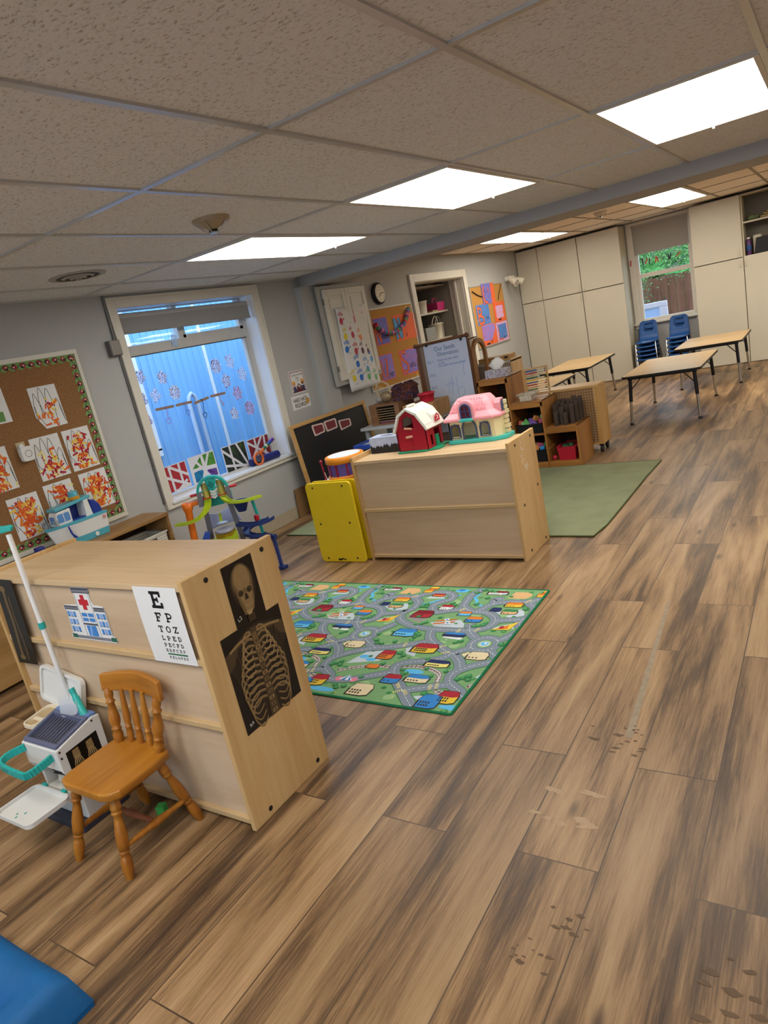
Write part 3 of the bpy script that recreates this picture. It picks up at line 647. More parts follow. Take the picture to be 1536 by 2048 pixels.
build(m, 'body', tw, t, bev=.004)
build(MB().prism([(y0-.01, 0), (y0-.01, .028), (y1+.0, .028), (y1+.0, 0)], (x0-.01, 0, 0), UY, UZ, x1-x0+.02), 'base', M('toy_base', '#3b3d4c', .5), t, bev=.006)
m = MB(); sl = (.375-.335)/(y1-.03-y0)
def topz(y): return .337 + sl*(y-y0)
for a, b, c_, d in ((x0+.006, x1-.006, y0+.008, y0+.022), (x0+.006, x1-.006, y1-.055, y1-.04), (x0+.006, x0+.02, y0+.022, y1-.055), (x1-.02, x1-.006, y0+.022, y1-.055)):
    m.add([(a, c_, topz(c_)-.012), (b, c_, topz(c_)-.012), (b, d, topz(d)-.012), (a, d, topz(d)-.012), (a, c_, topz(c_)+.008), (b, c_, topz(c_)+.008), (b, d, topz(d)+.008), (a, d, topz(d)+.008)], [(3, 2, 1, 0), (4, 5, 6, 7), (0, 1, 5, 4), (1, 2, 6, 5), (2, 3, 7, 6), (3, 0, 4, 7)])
tr = build(m, 'instrument_tray', slate, t, bev=.003)
m = MB(); a, b, c_, d = x0+.02, x1-.02, y0+.022, y1-.055; m.add([(a, c_, topz(c_)-.01), (b, c_, topz(c_)-.01), (b, d, topz(d)-.01), (a, d, topz(d)-.01)], [(0, 1, 2, 3)])
for k in range(9): xx = a+.012+.019*k; m.bar((xx, c_+.005, topz(c_)-.008), (xx, d-.005, topz(d)-.008), .006, .004)
build(m, 'ribbed_liner', M('toy_slate_dark', '#4b4d5c', .5), tr)
build(B(x0+.006, x1-.006, y1-.04, y1-.006, .352, .384), 'tool_rest', M('toy_steel_blue', '#5d79a8', .45), t, bev=.004)
# front handle
hp = cat_rom([(x0+.02, y0, .318), (x0-.012, y0-.05, .31), (x0-.004, y0-.085, .302), (x0+.045, y0-.095, .298), (x1-.08, y0-.095, .292), (x1-.055, y0-.085, .292), (x1-.04, y0-.04, .30), (x1-.035, y0, .308)], 4)
hd = MB()
for i in range(len(hp)-1): hd.bar(hp[i], hp[i+1], .012, .028)
hd = build(hd, 'handle', teal, t, bev=.002)
c = Canvas((x0+.03, y0-.1015, .288), UX, UZ); c.text('DOCTOR TROLLEY', 0, .001, .016, M('teal_print', '#155a58', .6), 1, sx=.62); c.done('lettering', hd)
# hinged front tray
def slab_tray(t, name, cx, cy, w, d, z, tilt, depth, m, lip=.012):
    mb = MB(); o = rpoly(w, d, .025, 5); i = rpoly(w-.012, d-.012, .02, 5); k = len(o)
    def q(p, h): return (cx+p[0], cy+p[1], z+h+tilt*p[1])
    mb.add([q(p, 0) for p in o]+[q(p, depth) for p in o]+[q(p, depth) for p in i]+[q(p, .004) for p in i],
           [tuple(range(k))[::-1]]+[(a+j, a+(j+1) % k, b+(j+1) % k, b+j) for a, b in ((0, k), (k, 2*k), (2*k, 3*k)) for j in range(k)]+[tuple(range(3*k, 4*k))], 0)
    return build(mb, name, m, t)
ft = slab_tray(t, 'fold_down_tray', -2.405, .905, .225, .165, .150, 0, .016, tw)
for xx in (-2.47, -2.345): build(MB().obox((xx, .992, .166), (.026, .012, .012)), 'hinge', teal, t, bev=.002)
for yy, xx in ((.858, -2.43), (.846, -2.415), (.872, -2.40)): build(MB().obox((xx, yy, .1555), (.004, .008, .001)), 'slot_mark', teal, ft)
st = slab_tray(t, 'side_tray', -2.58, 1.115, .085, .125, .352, .1, .014, M('toy_cream', '#dccfb4', .45))
m = MB()
for cx, cy, w_, d_ in ((-2.595, 1.078, .034, .032), (-2.563, 1.078, .026, .032), (-2.58, 1.14, .066, .058)): m.prism(rpoly(w_, d_, .006, 3), (cx, cy, .3575+.1*(cy-1.115)), UX, UY, .0015)
build(m, 'compartment', M('toy_tan', '#b39a72', .5), st)
# raised lid behind, bracket, syringe, drawer of cards
m = MB(); o = rpoly(.265, .145, .025, 5); R3 = Matrix.Rotation(math.radians(10), 3, 'Y') @ Matrix.Rotation(math.radians(78), 3, 'X')
def lidp(p, h): return Vector((-2.535, 1.192, .435)) + R3 @ Vector((p[0], p[1], h))
i = rpoly(.243, .123, .02, 5); k = len(o)
m.add([lidp(p, -.02) for p in o]+[lidp(p, 0) for p in o]+[lidp(p, 0) for p in i]+[lidp(p, -.008) for p in i], [tuple(range(k))[::-1]]+[(a+j, a+(j+1) % k, b+(j+1) % k, b+j) for a, b in ((0, k), (k, 2*k), (2*k, 3*k)) for j in range(k)]+[tuple(range(3*k, 4*k))])
build(m, 'screen', tw, t)
build(MB().bar((-2.50, 1.18, .36), (-2.51, 1.187, .42), .05, .012), 'screen_bracket', tw, t)
clear = M('clear_plastic', '#cfd3d8', .2, alpha=.45)
build(MB().prism(rpoly(.11, .06, .02, 4), (-2.415, 1.145, .405), (1, .1, .25), (-.2, .3, 1), .004), 'clear_clip', clear, t)
build(MB().lathe([(.0135, 0), (.0135, .2), (.012, .21), (.0125, .68), (.0105, .69), (.0105, .85), (.011, .86), (.011, 1)], (-2.345, 1.155, .375), (-2.395, 1.165, .475), n=14), 'syringe', teal, t)
build(MB().prism([(-2.47, .145), (-2.45, .19), (-2.33, .19), (-2.325, .145)], (0, y0+.045, 0), UX, UZ, -.05), 'chute', M('toy_white_shade', '#d8d2c4', .4), t, bev=.004)
m = MB()
for k in range(4): m.obox((-2.375, y0+.055, .215+.008*k), (.10, .07, .003), Matrix.Rotation(.1*k-.1, 3, 'Y'))
build(m, 'card_stack', M('card_black', '#1b1c22', .4), t)
c = Canvas((x1+.0005, y0+.03, .20), UY, UZ)
c.slab([(0, 0), (.128, .01), (.128, .12), (0, .11)], film, .0008)
for cx in (.035, .09):
    c.poly([(cx-.012, .105), (cx+.012, .107), (cx+.014, .075), (cx-.014, .075)], bone[3], 1)
    for f in range(5): a = -1.2+.22*(f-2)*1.0; c.stroke([(cx+.004*(f-2), .078), (cx+.008*(f-2), .05), (cx+.0105*(f-2), .03-.004*abs(f-2)+.0)], .0042, bone[4], 1); c.stroke([(cx+.008*(f-2), .05), (cx+.0105*(f-2), .028)], .002, bone[2], 2)
c.done('hand_film', t, 'black film of two hands')
for yy, zz in ((y0+.012, .325), (y0+.155, .362), (y0+.012, .30)): build(MB().lathe([(.004, 0), (.004, 1)], (x1-.001, yy, zz), (x1+.0012, yy, zz), n=10), 'screw', cap_black, t)
# drip pole
pz = [(-2.50, 1.196, .03), (-2.50, 1.196, .5), (-2.50, 1.196, 1.075)]
pole = build(MB().tube(pz, .0095, n=12), 'drip_pole', M('pole_white', '#dfddd8', .35), t)
build(MB().lathe([(.0125, 0), (.0125, 1)], (-2.50, 1.196, .70), (-2.50, 1.196, .725), n=14), 'collar', teal, pole)
build(MB().prism([(-.10, 0), (.035, .018), (.05, .034), (.035, .04), (-.02, .036), (-.10, .04)], (-2.50, 1.19, 1.072), UX, UZ, -.012), 'hook_arm', teal, pole, bev=.004)
# ------------------------------------------------------------------ green block, blue cushion
o = build(MB().obox((-2.083, 1.17, .0165), (.031, .031, .033), Matrix.Rotation(.5, 3, 'Z')), 'foam_block', M('green_foam', '#3f9a45', .85, bump=.3), bev=.002)
tag(o, 'small green cube lying under the spindle chair', 'block')
m = MB(); nx, ny = 26, 22; vs = []; X0, X1, Y0, Y1 = -2.32, -1.635, -.06, .578
def cz(u, v):
    e = min(u, 1-u, v, 1-v); rim = min(1, e/.05)**.5 if e > 0 else 0
    return .105*rim - .045*max(0, min(1, (e-.16)/.09)) + .004*math.sin(9*u+5*v)
for j in range(ny+1):
    for i in range(nx+1): u, v = i/nx, j/ny; u = .5+.5*math.copysign(abs(2*u-1)**.75, 2*u-1); v = .5+.5*math.copysign(abs(2*v-1)**.75, 2*v-1); vs.append((X0+(X1-X0)*u, Y0+(Y1-Y0)*v, .012+cz(u, v)))
fs = [(j*(nx+1)+i, j*(nx+1)+i+1, (j+1)*(nx+1)+i+1, (j+1)*(nx+1)+i) for j in range(ny) for i in range(nx)]
m.add(vs, fs, 0, True); nb_ = len(vs)
m.box(X0+.002, X1-.002, Y0+.002, Y1-.002, 0, .02)
o = build(m, 'floor_cushion', M('blue_microfibre', '#0b548a', .6, var=.25, scale=9, bump=.1, spec=.3)); tag(o, 'blue plush floor cushion with a raised rim at bottom left corner', 'cushion')

# ------------------------------------------------------------------ town rug
rc = {k: M('rug_'+k, v, .85, var=.06, scale=60, spec=.1) for k, v in dict(grass='#76a06e', grass2='#93b583', road='#7c8793', edge='#3f7a45', dash='#d6dadd', pale='#b9c4cc', red='#a3303a', dred='#7c2430', yel='#d9b93f', lyel='#dcd07a', org='#d27a35', blue='#3a7fc0', lblue='#5fb2e0', navy='#2c3560', white='#dfe2e2', tan='#d0a878', cream='#d8c9a4', tree='#3a8050', tree2='#5a9c62', pink='#d67f96', rail='#8f8a84', dk='#3b3530', bind='#1f6a45').items()}
RX0, RX1, RY0, RY1 = -3.25, -1.303, 1.985, 3.175
c = Canvas((0, 0, .0), UX, UY, dz=.00018)
c.slab(rpoly(RX1-RX0, RY1-RY0, .015, 3, (RX0+RX1)/2, (RY0+RY1)/2), rc['bind'], .005)
c.clip = (RX0+.012, RX1-.012, RY0+.012, RY1-.012)
c.rect(RX0, RX1, RY0, RY1, rc['grass'], 1)
PER = .69
roads = dict(
 r1=[(-1.982,2.875),(-1.996,2.950),(-2.040,2.995),(-2.025,3.040),(-1.972,3.075),(-1.895,3.089),(-1.831,3.058),(-1.817,3.003),(-1.858,2.964),(-1.883,2.920),(-1.862,2.869),(-1.820,2.841),(-1.756,2.868),(-1.688,2.889),(-1.605,2.873),(-1.541,2.868),(-1.478,2.826),(-1.454,2.764),(-1.471,2.709),(-1.516,2.680),(-1.580,2.664),(-1.662,2.658),(-1.760,2.656),(-1.865,2.671),(-1.954,2.708),(-2.004,2.753),(-2.017,2.804),(-1.982,2.875)],
 r2=[(-1.68,3.18),(-1.692,3.135),(-1.721,3.068),(-1.715,2.999),(-1.703,2.933),(-1.646,2.881)],
 r3=[(-1.602,2.867),(-1.577,2.921),(-1.549,2.970),(-1.477,3.003),(-1.396,3.012),(-1.345,3.03)], r3b=[(-1.540,2.964),(-1.559,3.028),(-1.517,3.035)],
 r4=[(-1.453,2.787),(-1.395,2.801),(-1.313,2.824)], r5=[(-1.575,2.74),(-1.539,2.659),(-1.480,2.601)],
 r6a=[(-1.362,2.588),(-1.325,2.642),(-1.30,2.69)],
 r6=[(-1.460,2.508),(-1.520,2.446),(-1.559,2.389),(-1.625,2.352),(-1.699,2.328),(-1.739,2.295),(-1.728,2.238),(-1.667,2.166),(-1.609,2.107),(-1.554,2.051),(-1.48,1.98)],
 r7=[(-1.746,2.640),(-1.717,2.570),(-1.661,2.517),(-1.571,2.458),(-1.511,2.428),(-1.454,2.369),(-1.429,2.317)],
 r8=[(-1.96,2.42),(-1.879,2.443),(-1.804,2.477),(-1.708,2.526)], r9=[(-1.375,2.50),(-1.321,2.46),(-1.27,2.43)],
 r10=[(-1.26,2.425),(-1.317,2.395),(-1.378,2.355),(-1.427,2.303),(-1.442,2.259),(-1.419,2.201),(-1.384,2.174),(-1.346,2.148),(-1.315,2.114),(-1.22,2.13),(-1.13,2.18),(-1.04,2.23)],
 r11=[(-1.600,2.101),(-1.490,2.155),(-1.417,2.188)])
RB = (-1.412, 2.55, .062, .062)
rnd = random.Random(3)
def house(x, y, w, h, wall, roof, L, win=3):
    w *= .9; h *= .92
    c.poly([(x-w*.58, y-h*.05), (x+w*.2, y-h*.06), (x+w*.54, y+h*.06), (x+w*.58, y+h*.62), (x+w*.42, y+h*1.03), (x-w*.45, y+h*1.01), (x-w*.60, y+h*.48)], rc['dk'], L-.5)
    c.poly([(x-w/2, y), (x+w*.2, y), (x+w*.2, y+h*.55), (x-w/2, y+h*.55)], rc[wall], L); c.poly([(x+w*.2, y), (x+w/2, y+h*.12), (x+w/2, y+h*.62), (x+w*.2, y+h*.55)], rc['pale' if wall == 'white' else wall], L)
    c.poly([(x-w*.55, y+h*.5), (x+w*.22, y+h*.5), (x+w*.12, y+h), (x-w*.42, y+h*.95)], rc[roof], L+1); c.poly([(x+w*.22, y+h*.5), (x+w*.54, y+h*.62), (x+w*.4, y+h*.98), (x+w*.12, y+h)], rc[roof], L+1)
    for i in range(win):
        for yy in ((.12, .32) if h > .08 else (.16,)):
            xx = x-w*.42+w*.56*i/max(1, win); c.rect(xx, xx+w*.09, y+h*yy, y+h*(yy+.14), rc['dk'], L+1)
for k in (1, 0, -1, -2, -3):
    dx = k*PER; S = lambda pts: [(x+dx, y) for x, y in pts]
    for pad, m in (([(-1.80,2.725),(-1.645,2.775),(-1.575,2.70),(-1.60,2.68),(-1.746,2.676)], 'pale'), ([(-1.955,2.81),(-1.82,2.84),(-1.86,2.71),(-1.98,2.77)], 'rail'), ([(-1.52,2.88),(-1.40,2.83),(-1.33,2.86),(-1.36,2.93)], 'pale'), ([(-1.45,2.70),(-1.33,2.72),(-1.34,2.78),(-1.42,2.73)], 'pale'), ([(-1.52,2.40),(-1.35,2.40),(-1.33,2.46),(-1.46,2.47)], 'cream'), ([(-1.76,2.40),(-1.70,2.38),(-1.74,2.5),(-1.80,2.47)], 'pale'), ([(-1.98,3.0),(-1.86,3.01),(-1.86,3.06),(-1.95,3.055)], 'pale'), ([(-1.65,2.58),(-1.53,2.57),(-1.56,2.60),(-1.66,2.60)], 'white'), ([(-1.46,2.03),(-1.36,2.06),(-1.42,2.12),(-1.53,2.07)], 'pale'), ([(-2.02,2.26),(-1.86,2.31),(-1.82,2.42),(-1.97,2.40)], 'pale')):
        c.poly(S(pad), rc[m], 2)
    for i in range(26): x, y = -2.0+.69*rnd.random(), 2.0+1.15*rnd.random(); c.ell(x+dx, y, .03, .022, rc['grass2'], 2, 8, rnd.random())
    c.poly(S([(-1.50,3.05),(-1.40,3.05),(-1.37,3.09),(-1.40,3.13),(-1.48,3.13)]), rc['tan'], 3)
    for st in ([(-1.677,3.09),(-1.685,3.04),(-1.655,3.0),(-1.645,2.96),(-1.60,2.945),(-1.575,2.935)], [(-1.99,2.925),(-1.936,2.942),(-1.884,2.985),(-1.827,3.015),(-1.786,3.07)]): c.stroke(S(cat_rom(st, 4)), .017, rc['lblue'], 3)
    c.ell(-1.80+dx, 3.12, .045, .022, rc['lblue'], 3); c.ell(-1.81+dx, 3.128, .025, .014, rc['blue'], 4); c.ell(-1.63+dx, 2.255, .05, .02, rc['lblue'], 3); c.ell(-1.96+dx, 2.335, .028, .018, rc['lblue'], 3); c.ell(-1.91+dx, 2.315, .028, .016, rc['lblue'], 3); c.ell(-2.0+dx, 2.03, .075, .018, rc['lblue'], 3)
    rail = cat_rom(S([(-2.02,2.19),(-1.95,2.23),(-1.85,2.27),(-1.76,2.27),(-1.718,2.280),(-1.642,2.299),(-1.563,2.290),(-1.500,2.256),(-1.480,2.197),(-1.464,2.148),(-1.425,2.122),(-1.384,2.131)]), 4)
    c.stroke(rail, .03, rc['rail'], 4); c.stroke([(x, y+.009) for x, y in rail], .003, rc['white'], 5); c.stroke([(x, y-.009) for x, y in rail], .003, rc['white'], 5); c.stroke(rail, .022, rc['dred'], 5, dash=(.004, .018))
    for nm, r in roads.items():
        pts = cat_rom(S(r), 5); c.stroke(pts, .060, rc['edge'], 6); c.stroke(pts, .053, rc['road'], 8); c.stroke(pts, .0028, rc['dash'], 10, dash=(.012, .009))
    x, y = RB[0]+dx, RB[1]; c.ell(x, y, .092, .092, rc['edge'], 6, 28); c.ell(x, y, .088, .088, rc['road'], 8, 28); c.ell(x, y, .038, .038, rc['edge'], 11, 24); c.ell(x, y, .035, .035, rc['grass2'], 12, 24); c.ell(x, y, .026, .024, rc['pale'], 13); c.ell(x, y+.003, .018, .017, rc['lblue'], 14); c.ell(x+.004, y+.007, .007, .008, rc['white'], 15)
    c.stroke(ell(x, y, .064, .064, 28), .0028, rc['dash'], 10, dash=(.012, .009))
    for (xx, yy, a) in ((-1.69,2.885,1.2),(-1.60,2.655,1.5),(-1.51,2.68,1.3),(-1.61,2.495,.5),(-1.565,2.44,.5),(-1.37,3.02,1.1),(-1.64,2.13,2.3),(-1.58,2.09,2.3),(-1.62,2.09,.7),(-1.49,2.15,1.9),(-1.465,2.165,1.9),(-1.81,2.48,1.7)):
        for q in range(-2, 3): c.poly([(xx+dx+.009*q*math.cos(a)+u*math.cos(a+PI/2)-v*math.cos(a), yy+.009*q*math.sin(a)+u*math.sin(a+PI/2)-v*math.sin(a)) for u, v in ((-.008,-.002),(.008,-.002),(.008,.002),(-.008,.002))], rc['lyel'], 11)
    for hx, hy, w_, h_, wl, rf, n in ((-1.889,2.77,.12,.09,'red','dred',3),(-1.79,2.875,.085,.065,'white','red',3),(-1.575,3.085,.12,.05,'white','dred',5),(-1.428,2.945,.10,.06,'yel','org',3),(-1.42,2.865,.085,.055,'tan','tree',2),(-1.505,2.885,.06,.05,'navy','navy',0),(-1.653,2.82,.075,.05,'lblue','org',1),(-1.573,2.755,.09,.065,'blue','org',2),(-1.395,2.405,.105,.075,'cream','cream',3),(-1.551,2.31,.125,.065,'lyel','navy',5),(-1.684,2.42,.135,.095,'yel','red',5),(-1.878,2.56,.13,.085,'lblue','blue',4),(-1.581,2.17,.12,.07,'cream','blue',4),(-1.703,2.14,.09,.08,'blue','red',2),(-1.441,2.0,.10,.11,'blue','blue',4),(-1.375,2.05,.095,.10,'yel','red',4),(-1.601,2.595,.12,.045,'navy','blue',4),(-1.915,3.03,.08,.04,'org','red',2),(-1.32,3.075,.06,.05,'yel','org',2),(-1.99,3.12,.06,.04,'org','yel',2),(-1.85,2.33,.085,.09,'org','red',4),(-1.86,2.24,.07,.04,'org','org',1),(-1.80,2.02,.12,.10,'cream','cream',4)):
        house(hx+dx, hy, w_, h_, wl, rf, 12, n)
    for gy in (2.735, 2.705): c.poly(S([(-1.775,gy),(-1.665,gy+.035),(-1.665,gy+.045),(-1.775,gy+.012)]), rc['org'], 14); c.poly(S([(-1.765,gy-.012),(-1.675,gy+.018),(-1.675,gy+.026),(-1.765,gy-.004)]), rc['white'], 13)
    for px, py in ((-1.72,2.765),(-1.70,2.73)): c.ell(px+dx, py, .014, .014, rc['white'], 14); c.ell(px+dx, py, .007, .007, rc['blue'], 15)
    c.poly(S([(-1.44,2.69),(-1.36,2.76),(-1.33,2.79),(-1.35,2.70)]), rc['yel'], 13); c.poly(S([(-1.42,2.70),(-1.37,2.75),(-1.36,2.71)]), rc['org'], 14); c.ell(-1.395+dx, 2.72, .012, .016, rc['red'], 15)
    for q in range(5): a = q*.5-1; c.poly(S([(-1.93+.02*math.sin(a)*2, 2.12), (-1.93+.02*math.sin(a+.5)*2, 2.12), (-1.925, 2.165)]), rc[('white', 'blue')[q % 2]], 13)
    c.ell(-1.965+dx, 2.125, .02, .02, rc['pink'], 12); c.ell(-1.885+dx, 2.13, .02, .02, rc['pink'], 12)
    for tx, ty in ((-1.84,2.70),(-1.82,2.72),(-1.87,2.69),(-1.52,2.72),(-1.50,2.735),(-1.495,2.755),(-1.54,2.715),(-1.79,2.585),(-1.80,2.56),(-1.81,2.60),(-1.93,2.93),(-1.945,2.90),(-1.915,2.90),(-1.70,3.10),(-1.60,3.12),(-1.63,3.13),(-1.67,3.14),(-1.78,2.955),(-1.755,2.935),(-1.64,2.96),(-1.61,3.04),(-1.58,2.29),(-1.48,2.285),(-1.53,2.235),(-1.66,2.235),(-1.69,2.26),(-1.38,2.25),(-1.36,2.27),(-1.40,2.235),(-1.35,2.24),(-1.54,2.56),(-1.56,2.54),(-1.76,2.38),(-1.79,2.40),(-1.88,2.50),(-1.62,2.37),(-1.33,2.56),(-1.49,2.10),(-1.93,2.055),(-1.95,2.075),(-1.90,2.075),(-1.97,2.47),(-1.99,2.5),(-1.94,2.47),(-1.86,2.16),(-1.35,2.93),(-1.90,2.78),(-1.82,2.29)):
        r_ = .011+.006*rnd.random(); c.ell(tx+dx, ty-.003, r_*1.15, r_*.9, rc['edge'], 16, 10); c.ell(tx+dx, ty, r_, r_, rc['tree'], 17, 10); c.ell(tx+dx-.003, ty+.003, r_*.55, r_*.5, rc['tree2'], 18, 8)
    for i in range(70):
        x, y = -2.0+.69*rnd.random(), 2.0+1.15*rnd.random(); r_ = .008+.006*rnd.random(); c.ell(x+dx, y, r_*1.2, r_, rc['edge'], 4, 9); c.ell(x+dx-.002, y+.002, r_*.8, r_*.65, rc[rnd.choice(['tree', 'tree2', 'tree2'])], 5, 8)
    for i in range(30): x, y = -2.0+.69*rnd.random(), 2.0+1.15*rnd.random(); c.ell(x+dx, y, .004, .004, rc[rnd.choice(['yel', 'red', 'white', 'lyel', 'org'])], 5, 6)
tag(c.done('town_rug', o=(-2.27, 2.58, 0)), 'play rug printed with a town of grey roads and houses', 'rug')
# ------------------------------------------------------------------ plain green rug
m = MB(); o = [(-3.96, 4.09), (-1.30, 3.985), (-1.27, 4.2), (-1.262, 4.75), (-1.255, 5.3), (-1.235, 5.77), (-1.30, 5.775), (-3.0, 5.79), (-3.98, 5.79)]
m.prism(o, (0, 0, 0), UX, UY, .009); ob = build(m, 'green_rug', M('green_pile', '#8d9270', .95, var=.22, scale=5, bump=.6, bscale=260, spec=.05), bev=.003)
build(MB().tube([(x, y, .006) for x, y in o], .005, n=6, closed=True), 'rug_binding', M('green_binding', '#4b5430', .9), ob); tag(ob, 'plain olive green rug behind the toy-house shelf', 'rug')
# ------------------------------------------------------------------ toy barn
red = M('barn_red', '#a3172a', .35, var=.05); cream = M('barn_roof_white', '#e0ddd2', .4, var=.03); grn = M('barn_green', '#1f8f66', .4, var=.06); pinkw = M('latch_wood', '#d8a486', .5)
t = thing('toy_barn', 'red toy barn with a white gambrel roof on the birch shelf', 'toy house', (-2.29, 3.80, .705))
bx0, bx1, by0, by1, bz = -2.40, -2.175, 3.695, 3.90, .718
gab = [(bx0, bz), (bx1, bz), (bx1+.003, .85), (-2.225, .945), (-2.29, .985), (-2.35, .945), (bx0-.003, .85)]
m = MB(); hole = [(-2.345, .865), (-2.335, .925), (-2.30, .945), (-2.262, .925), (-2.262, .865)]
# front gable wall with hay-loft opening: ring of quads
outer = [gab[6], gab[5], gab[4], gab[3], gab[2]]
for (yy, fl) in ((by0, 1), (by0+.012, 0)): pass
def wallring(m, y, t_):
    for i in range(4): m.prism([outer[i], outer[i+1], hole[i+1], hole[i]], (0, y+t_, 0), UX, UZ, t_)
    m.prism([outer[0], hole[0], hole[4], outer[4]], (0, y+t_, 0), UX, UZ, t_); m.prism([gab[0], gab[1], gab[2], gab[6]], (0, y+t_, 0), UX, UZ, t_)
wallring(m, by0, .012); wallring(m, by1-.012, .012)
m.box(bx0, bx0+.01, by0, by1, bz, .86)
for a, b, z0, z1 in ((by0, by0+.045, bz, .86), (by0+.075, by0+.10, bz, .86), (by1-.03, by1, bz, .86), (by0+.045, by0+.075, .80, .86), (by0+.045, by0+.075, bz, .735), (by0+.10, by1-.03, .83, .86)): m.box(bx1-.01, bx1, a, b, z0, z1)
build(m, 'walls', red, t, bev=.002)
m = MB(); rp = [(-2.417, .845), (-2.40, .875), (-2.362, .958), (-2.29, 1.0), (-2.215, .96), (-2.163, .878), (-2.15, .85), (-2.165, .842), (-2.18, .868), (-2.228, .945), (-2.29, .982), (-2.35, .945), (-2.388, .868), (-2.402, .84)]
for i in range(6): m.prism([rp[i], rp[i+1], rp[12-i], rp[13-i]], (0, by1+.015, 0), UX, UZ, by1-by0+.035)
rf = build(m, 'roof', cream, t, bev=.003)
build(MB().prism([(-2.155, .87), (-2.165, .92), (-2.19, .945), (-2.20, .945), (-2.20, .87)], (0, 3.865, 0), UX, UZ, .085), 'dormer', cream, rf, bev=.004)
c = Canvas((-2.150, 3.78, .872), UY, UZ); c.poly([(.008, .004), (.077, .004), (.077, .035), (.045, .056), (.012, .035)], red, 1); c.stroke([(.03, .012), (.055, .03), (.035, .04)], .006, cream, 2); c.stroke([(.055, .012), (.055, .04)], .005, cream, 2); c.done('dormer_window', rf)
build(MB().bar((-2.29, 3.72, 1.004), (-2.29, 3.80, 1.004), .028, .012), 'cupola_ridge', cream, rf, bev=.004)
build(MB().obox((-2.302, by0-.003, .865), (.06, .012, .013), Matrix.Rotation(.12, 3, 'Y')), 'loft_sill', pinkw, t, bev=.005)
build(MB().obox((-2.304, by0-.004, .81), (.052, .010, .016), Matrix.Rotation(-.08, 3, 'Y')), 'door_latch', pinkw, t, bev=.006)
build(B(-2.2915, -2.2895, by0-.0008, by0+.001, bz, .86), 'door_seam', M('barn_seam', '#7c1020', .5), t)
build(MB().prism([(-2.408, 3.68), (-2.21, 3.683), (-2.12, 3.73), (-2.115, 3.80), (-2.15, 3.83), (-2.14, 3.925), (-2.40, 3.925)], (0, 0, .7055), UX, UY, .0125), 'base', grn, t, bev=.004)
build(MB().box(-2.178, -2.170, by0+.105, by0+.145, bz, .79), 'stall_gate', grn, t)
# ------------------------------------------------------------------ toy dollhouse
pk = M('doll_pink', '#e79aa2', .4, var=.04); pkd = M('doll_pink_dark', '#cf7480', .45); cr = M('doll_cream', '#dccfa0', .5, var=.06, scale=40); aqua = M('doll_aqua', '#3fb5a8', .4, var=.06); dbl = M('doll_blue', '#39496e', .4)
t = thing('toy_dollhouse', 'cream toy dollhouse with pink scalloped roof on birch shelf', 'toy house', (-1.91, 3.90, .705))
hx0, hx1, hy0, hy1 = -2.085, -1.735, 3.83, 3.965
build(MB().prism([(-2.095, 3.815), (-1.78, 3.812), (-1.70, 3.86), (-1.70, 3.972), (-2.095, 3.972)], (0, 0, .7055), UX, UY, .026), 'base', aqua, t, bev=.005)
m = MB()
for a, b, z0, z1 in ((hx0, -2.072, .73, .852), (-2.005, -1.985, .73, .852), (-1.89, -1.865, .73, .852), (-1.80, hx1-.03, .73, .852), (-2.072, -2.005, .73, .75), (-2.072, -2.005, .83, .852), (-1.865, -1.80, .73, .748), (-1.865, -1.80, .832, .852), (-1.985, -1.89, .835, .852)): m.box(a, b, hy0, hy0+.012, z0, z1)
m.prism([(hx1-.03, hy0), (hx1, hy0+.035), (hx1-.012, hy0+.045), (hx1-.04, hy0+.012)], (0, 0, .73), UX, UY, .122).box(hx1-.012, hx1, hy0+.035, hy1, .73, .852).box(hx0, hx0+.012, hy0, hy1, .73, .852).box(hx0, hx1, hy1-.01, hy1, .73, .852)
for i in range(7): m.obox((hx1+.008+.004*math.sin(i*2.), hy0+.10, .745+.03*i), (.03, .045, .024))
for i in range(9):
    for j in range(5):
        if random.random() < .5: x = hx0+.01+.03*i+.015*(j % 2); m.box(min(x, hx1-.06), min(x, hx1-.06)+.02, hy0-.0012, hy0, .738+.023*j, .747+.023*j) if not (-1.985 < x+.01 < -1.86 or -2.08 < x < -2.0 or -1.875 < x < -1.79) else None
walls = build(m, 'walls', cr, t, bev=.001)
m = MB(); e = [(-2.105, .850), (-1.722, .850), (-1.722, .868), (-1.76, .905), (-1.80, .965), (-1.835, .992), (-1.98, .985), (-2.03, .955), (-2.07, .90), (-2.105, .868)]
low = [(x, y) for x, y in ((-2.105, 3.808), (-1.765, 3.805), (-1.718, 3.85), (-1.718, 3.972), (-2.105, 3.972))]
mid = [(-2.07, 3.835), (-1.80, 3.832), (-1.765, 3.865), (-1.765, 3.972), (-2.07, 3.972)]; top = [(-2.01, 3.875), (-1.85, 3.872), (-1.82, 3.895), (-1.82, 3.972), (-2.01, 3.972)]
rows = [[(x, y, .850) for x, y in low], [(x, y, .868) for x, y in low], [(x, y, .90) for x, y in mid], [(x*.5+X*.5, y*.5+Y*.5, .955) for (x, y), (X, Y) in zip(mid, top)], [(x, y, .988) for x, y in top]]
vs = sum(rows, []); fs = [(4, 3, 2, 1, 0), (20, 21, 22, 23, 24)]
for r in range(4): fs += [(5*r+i, 5*r+(i+1) % 5, 5*r+5+(i+1) % 5, 5*r+5+i) for i in range(5)]
m.add(vs, fs); rf = build(m, 'roof', pk, t, bev=.006, seg=3)
m = MB()
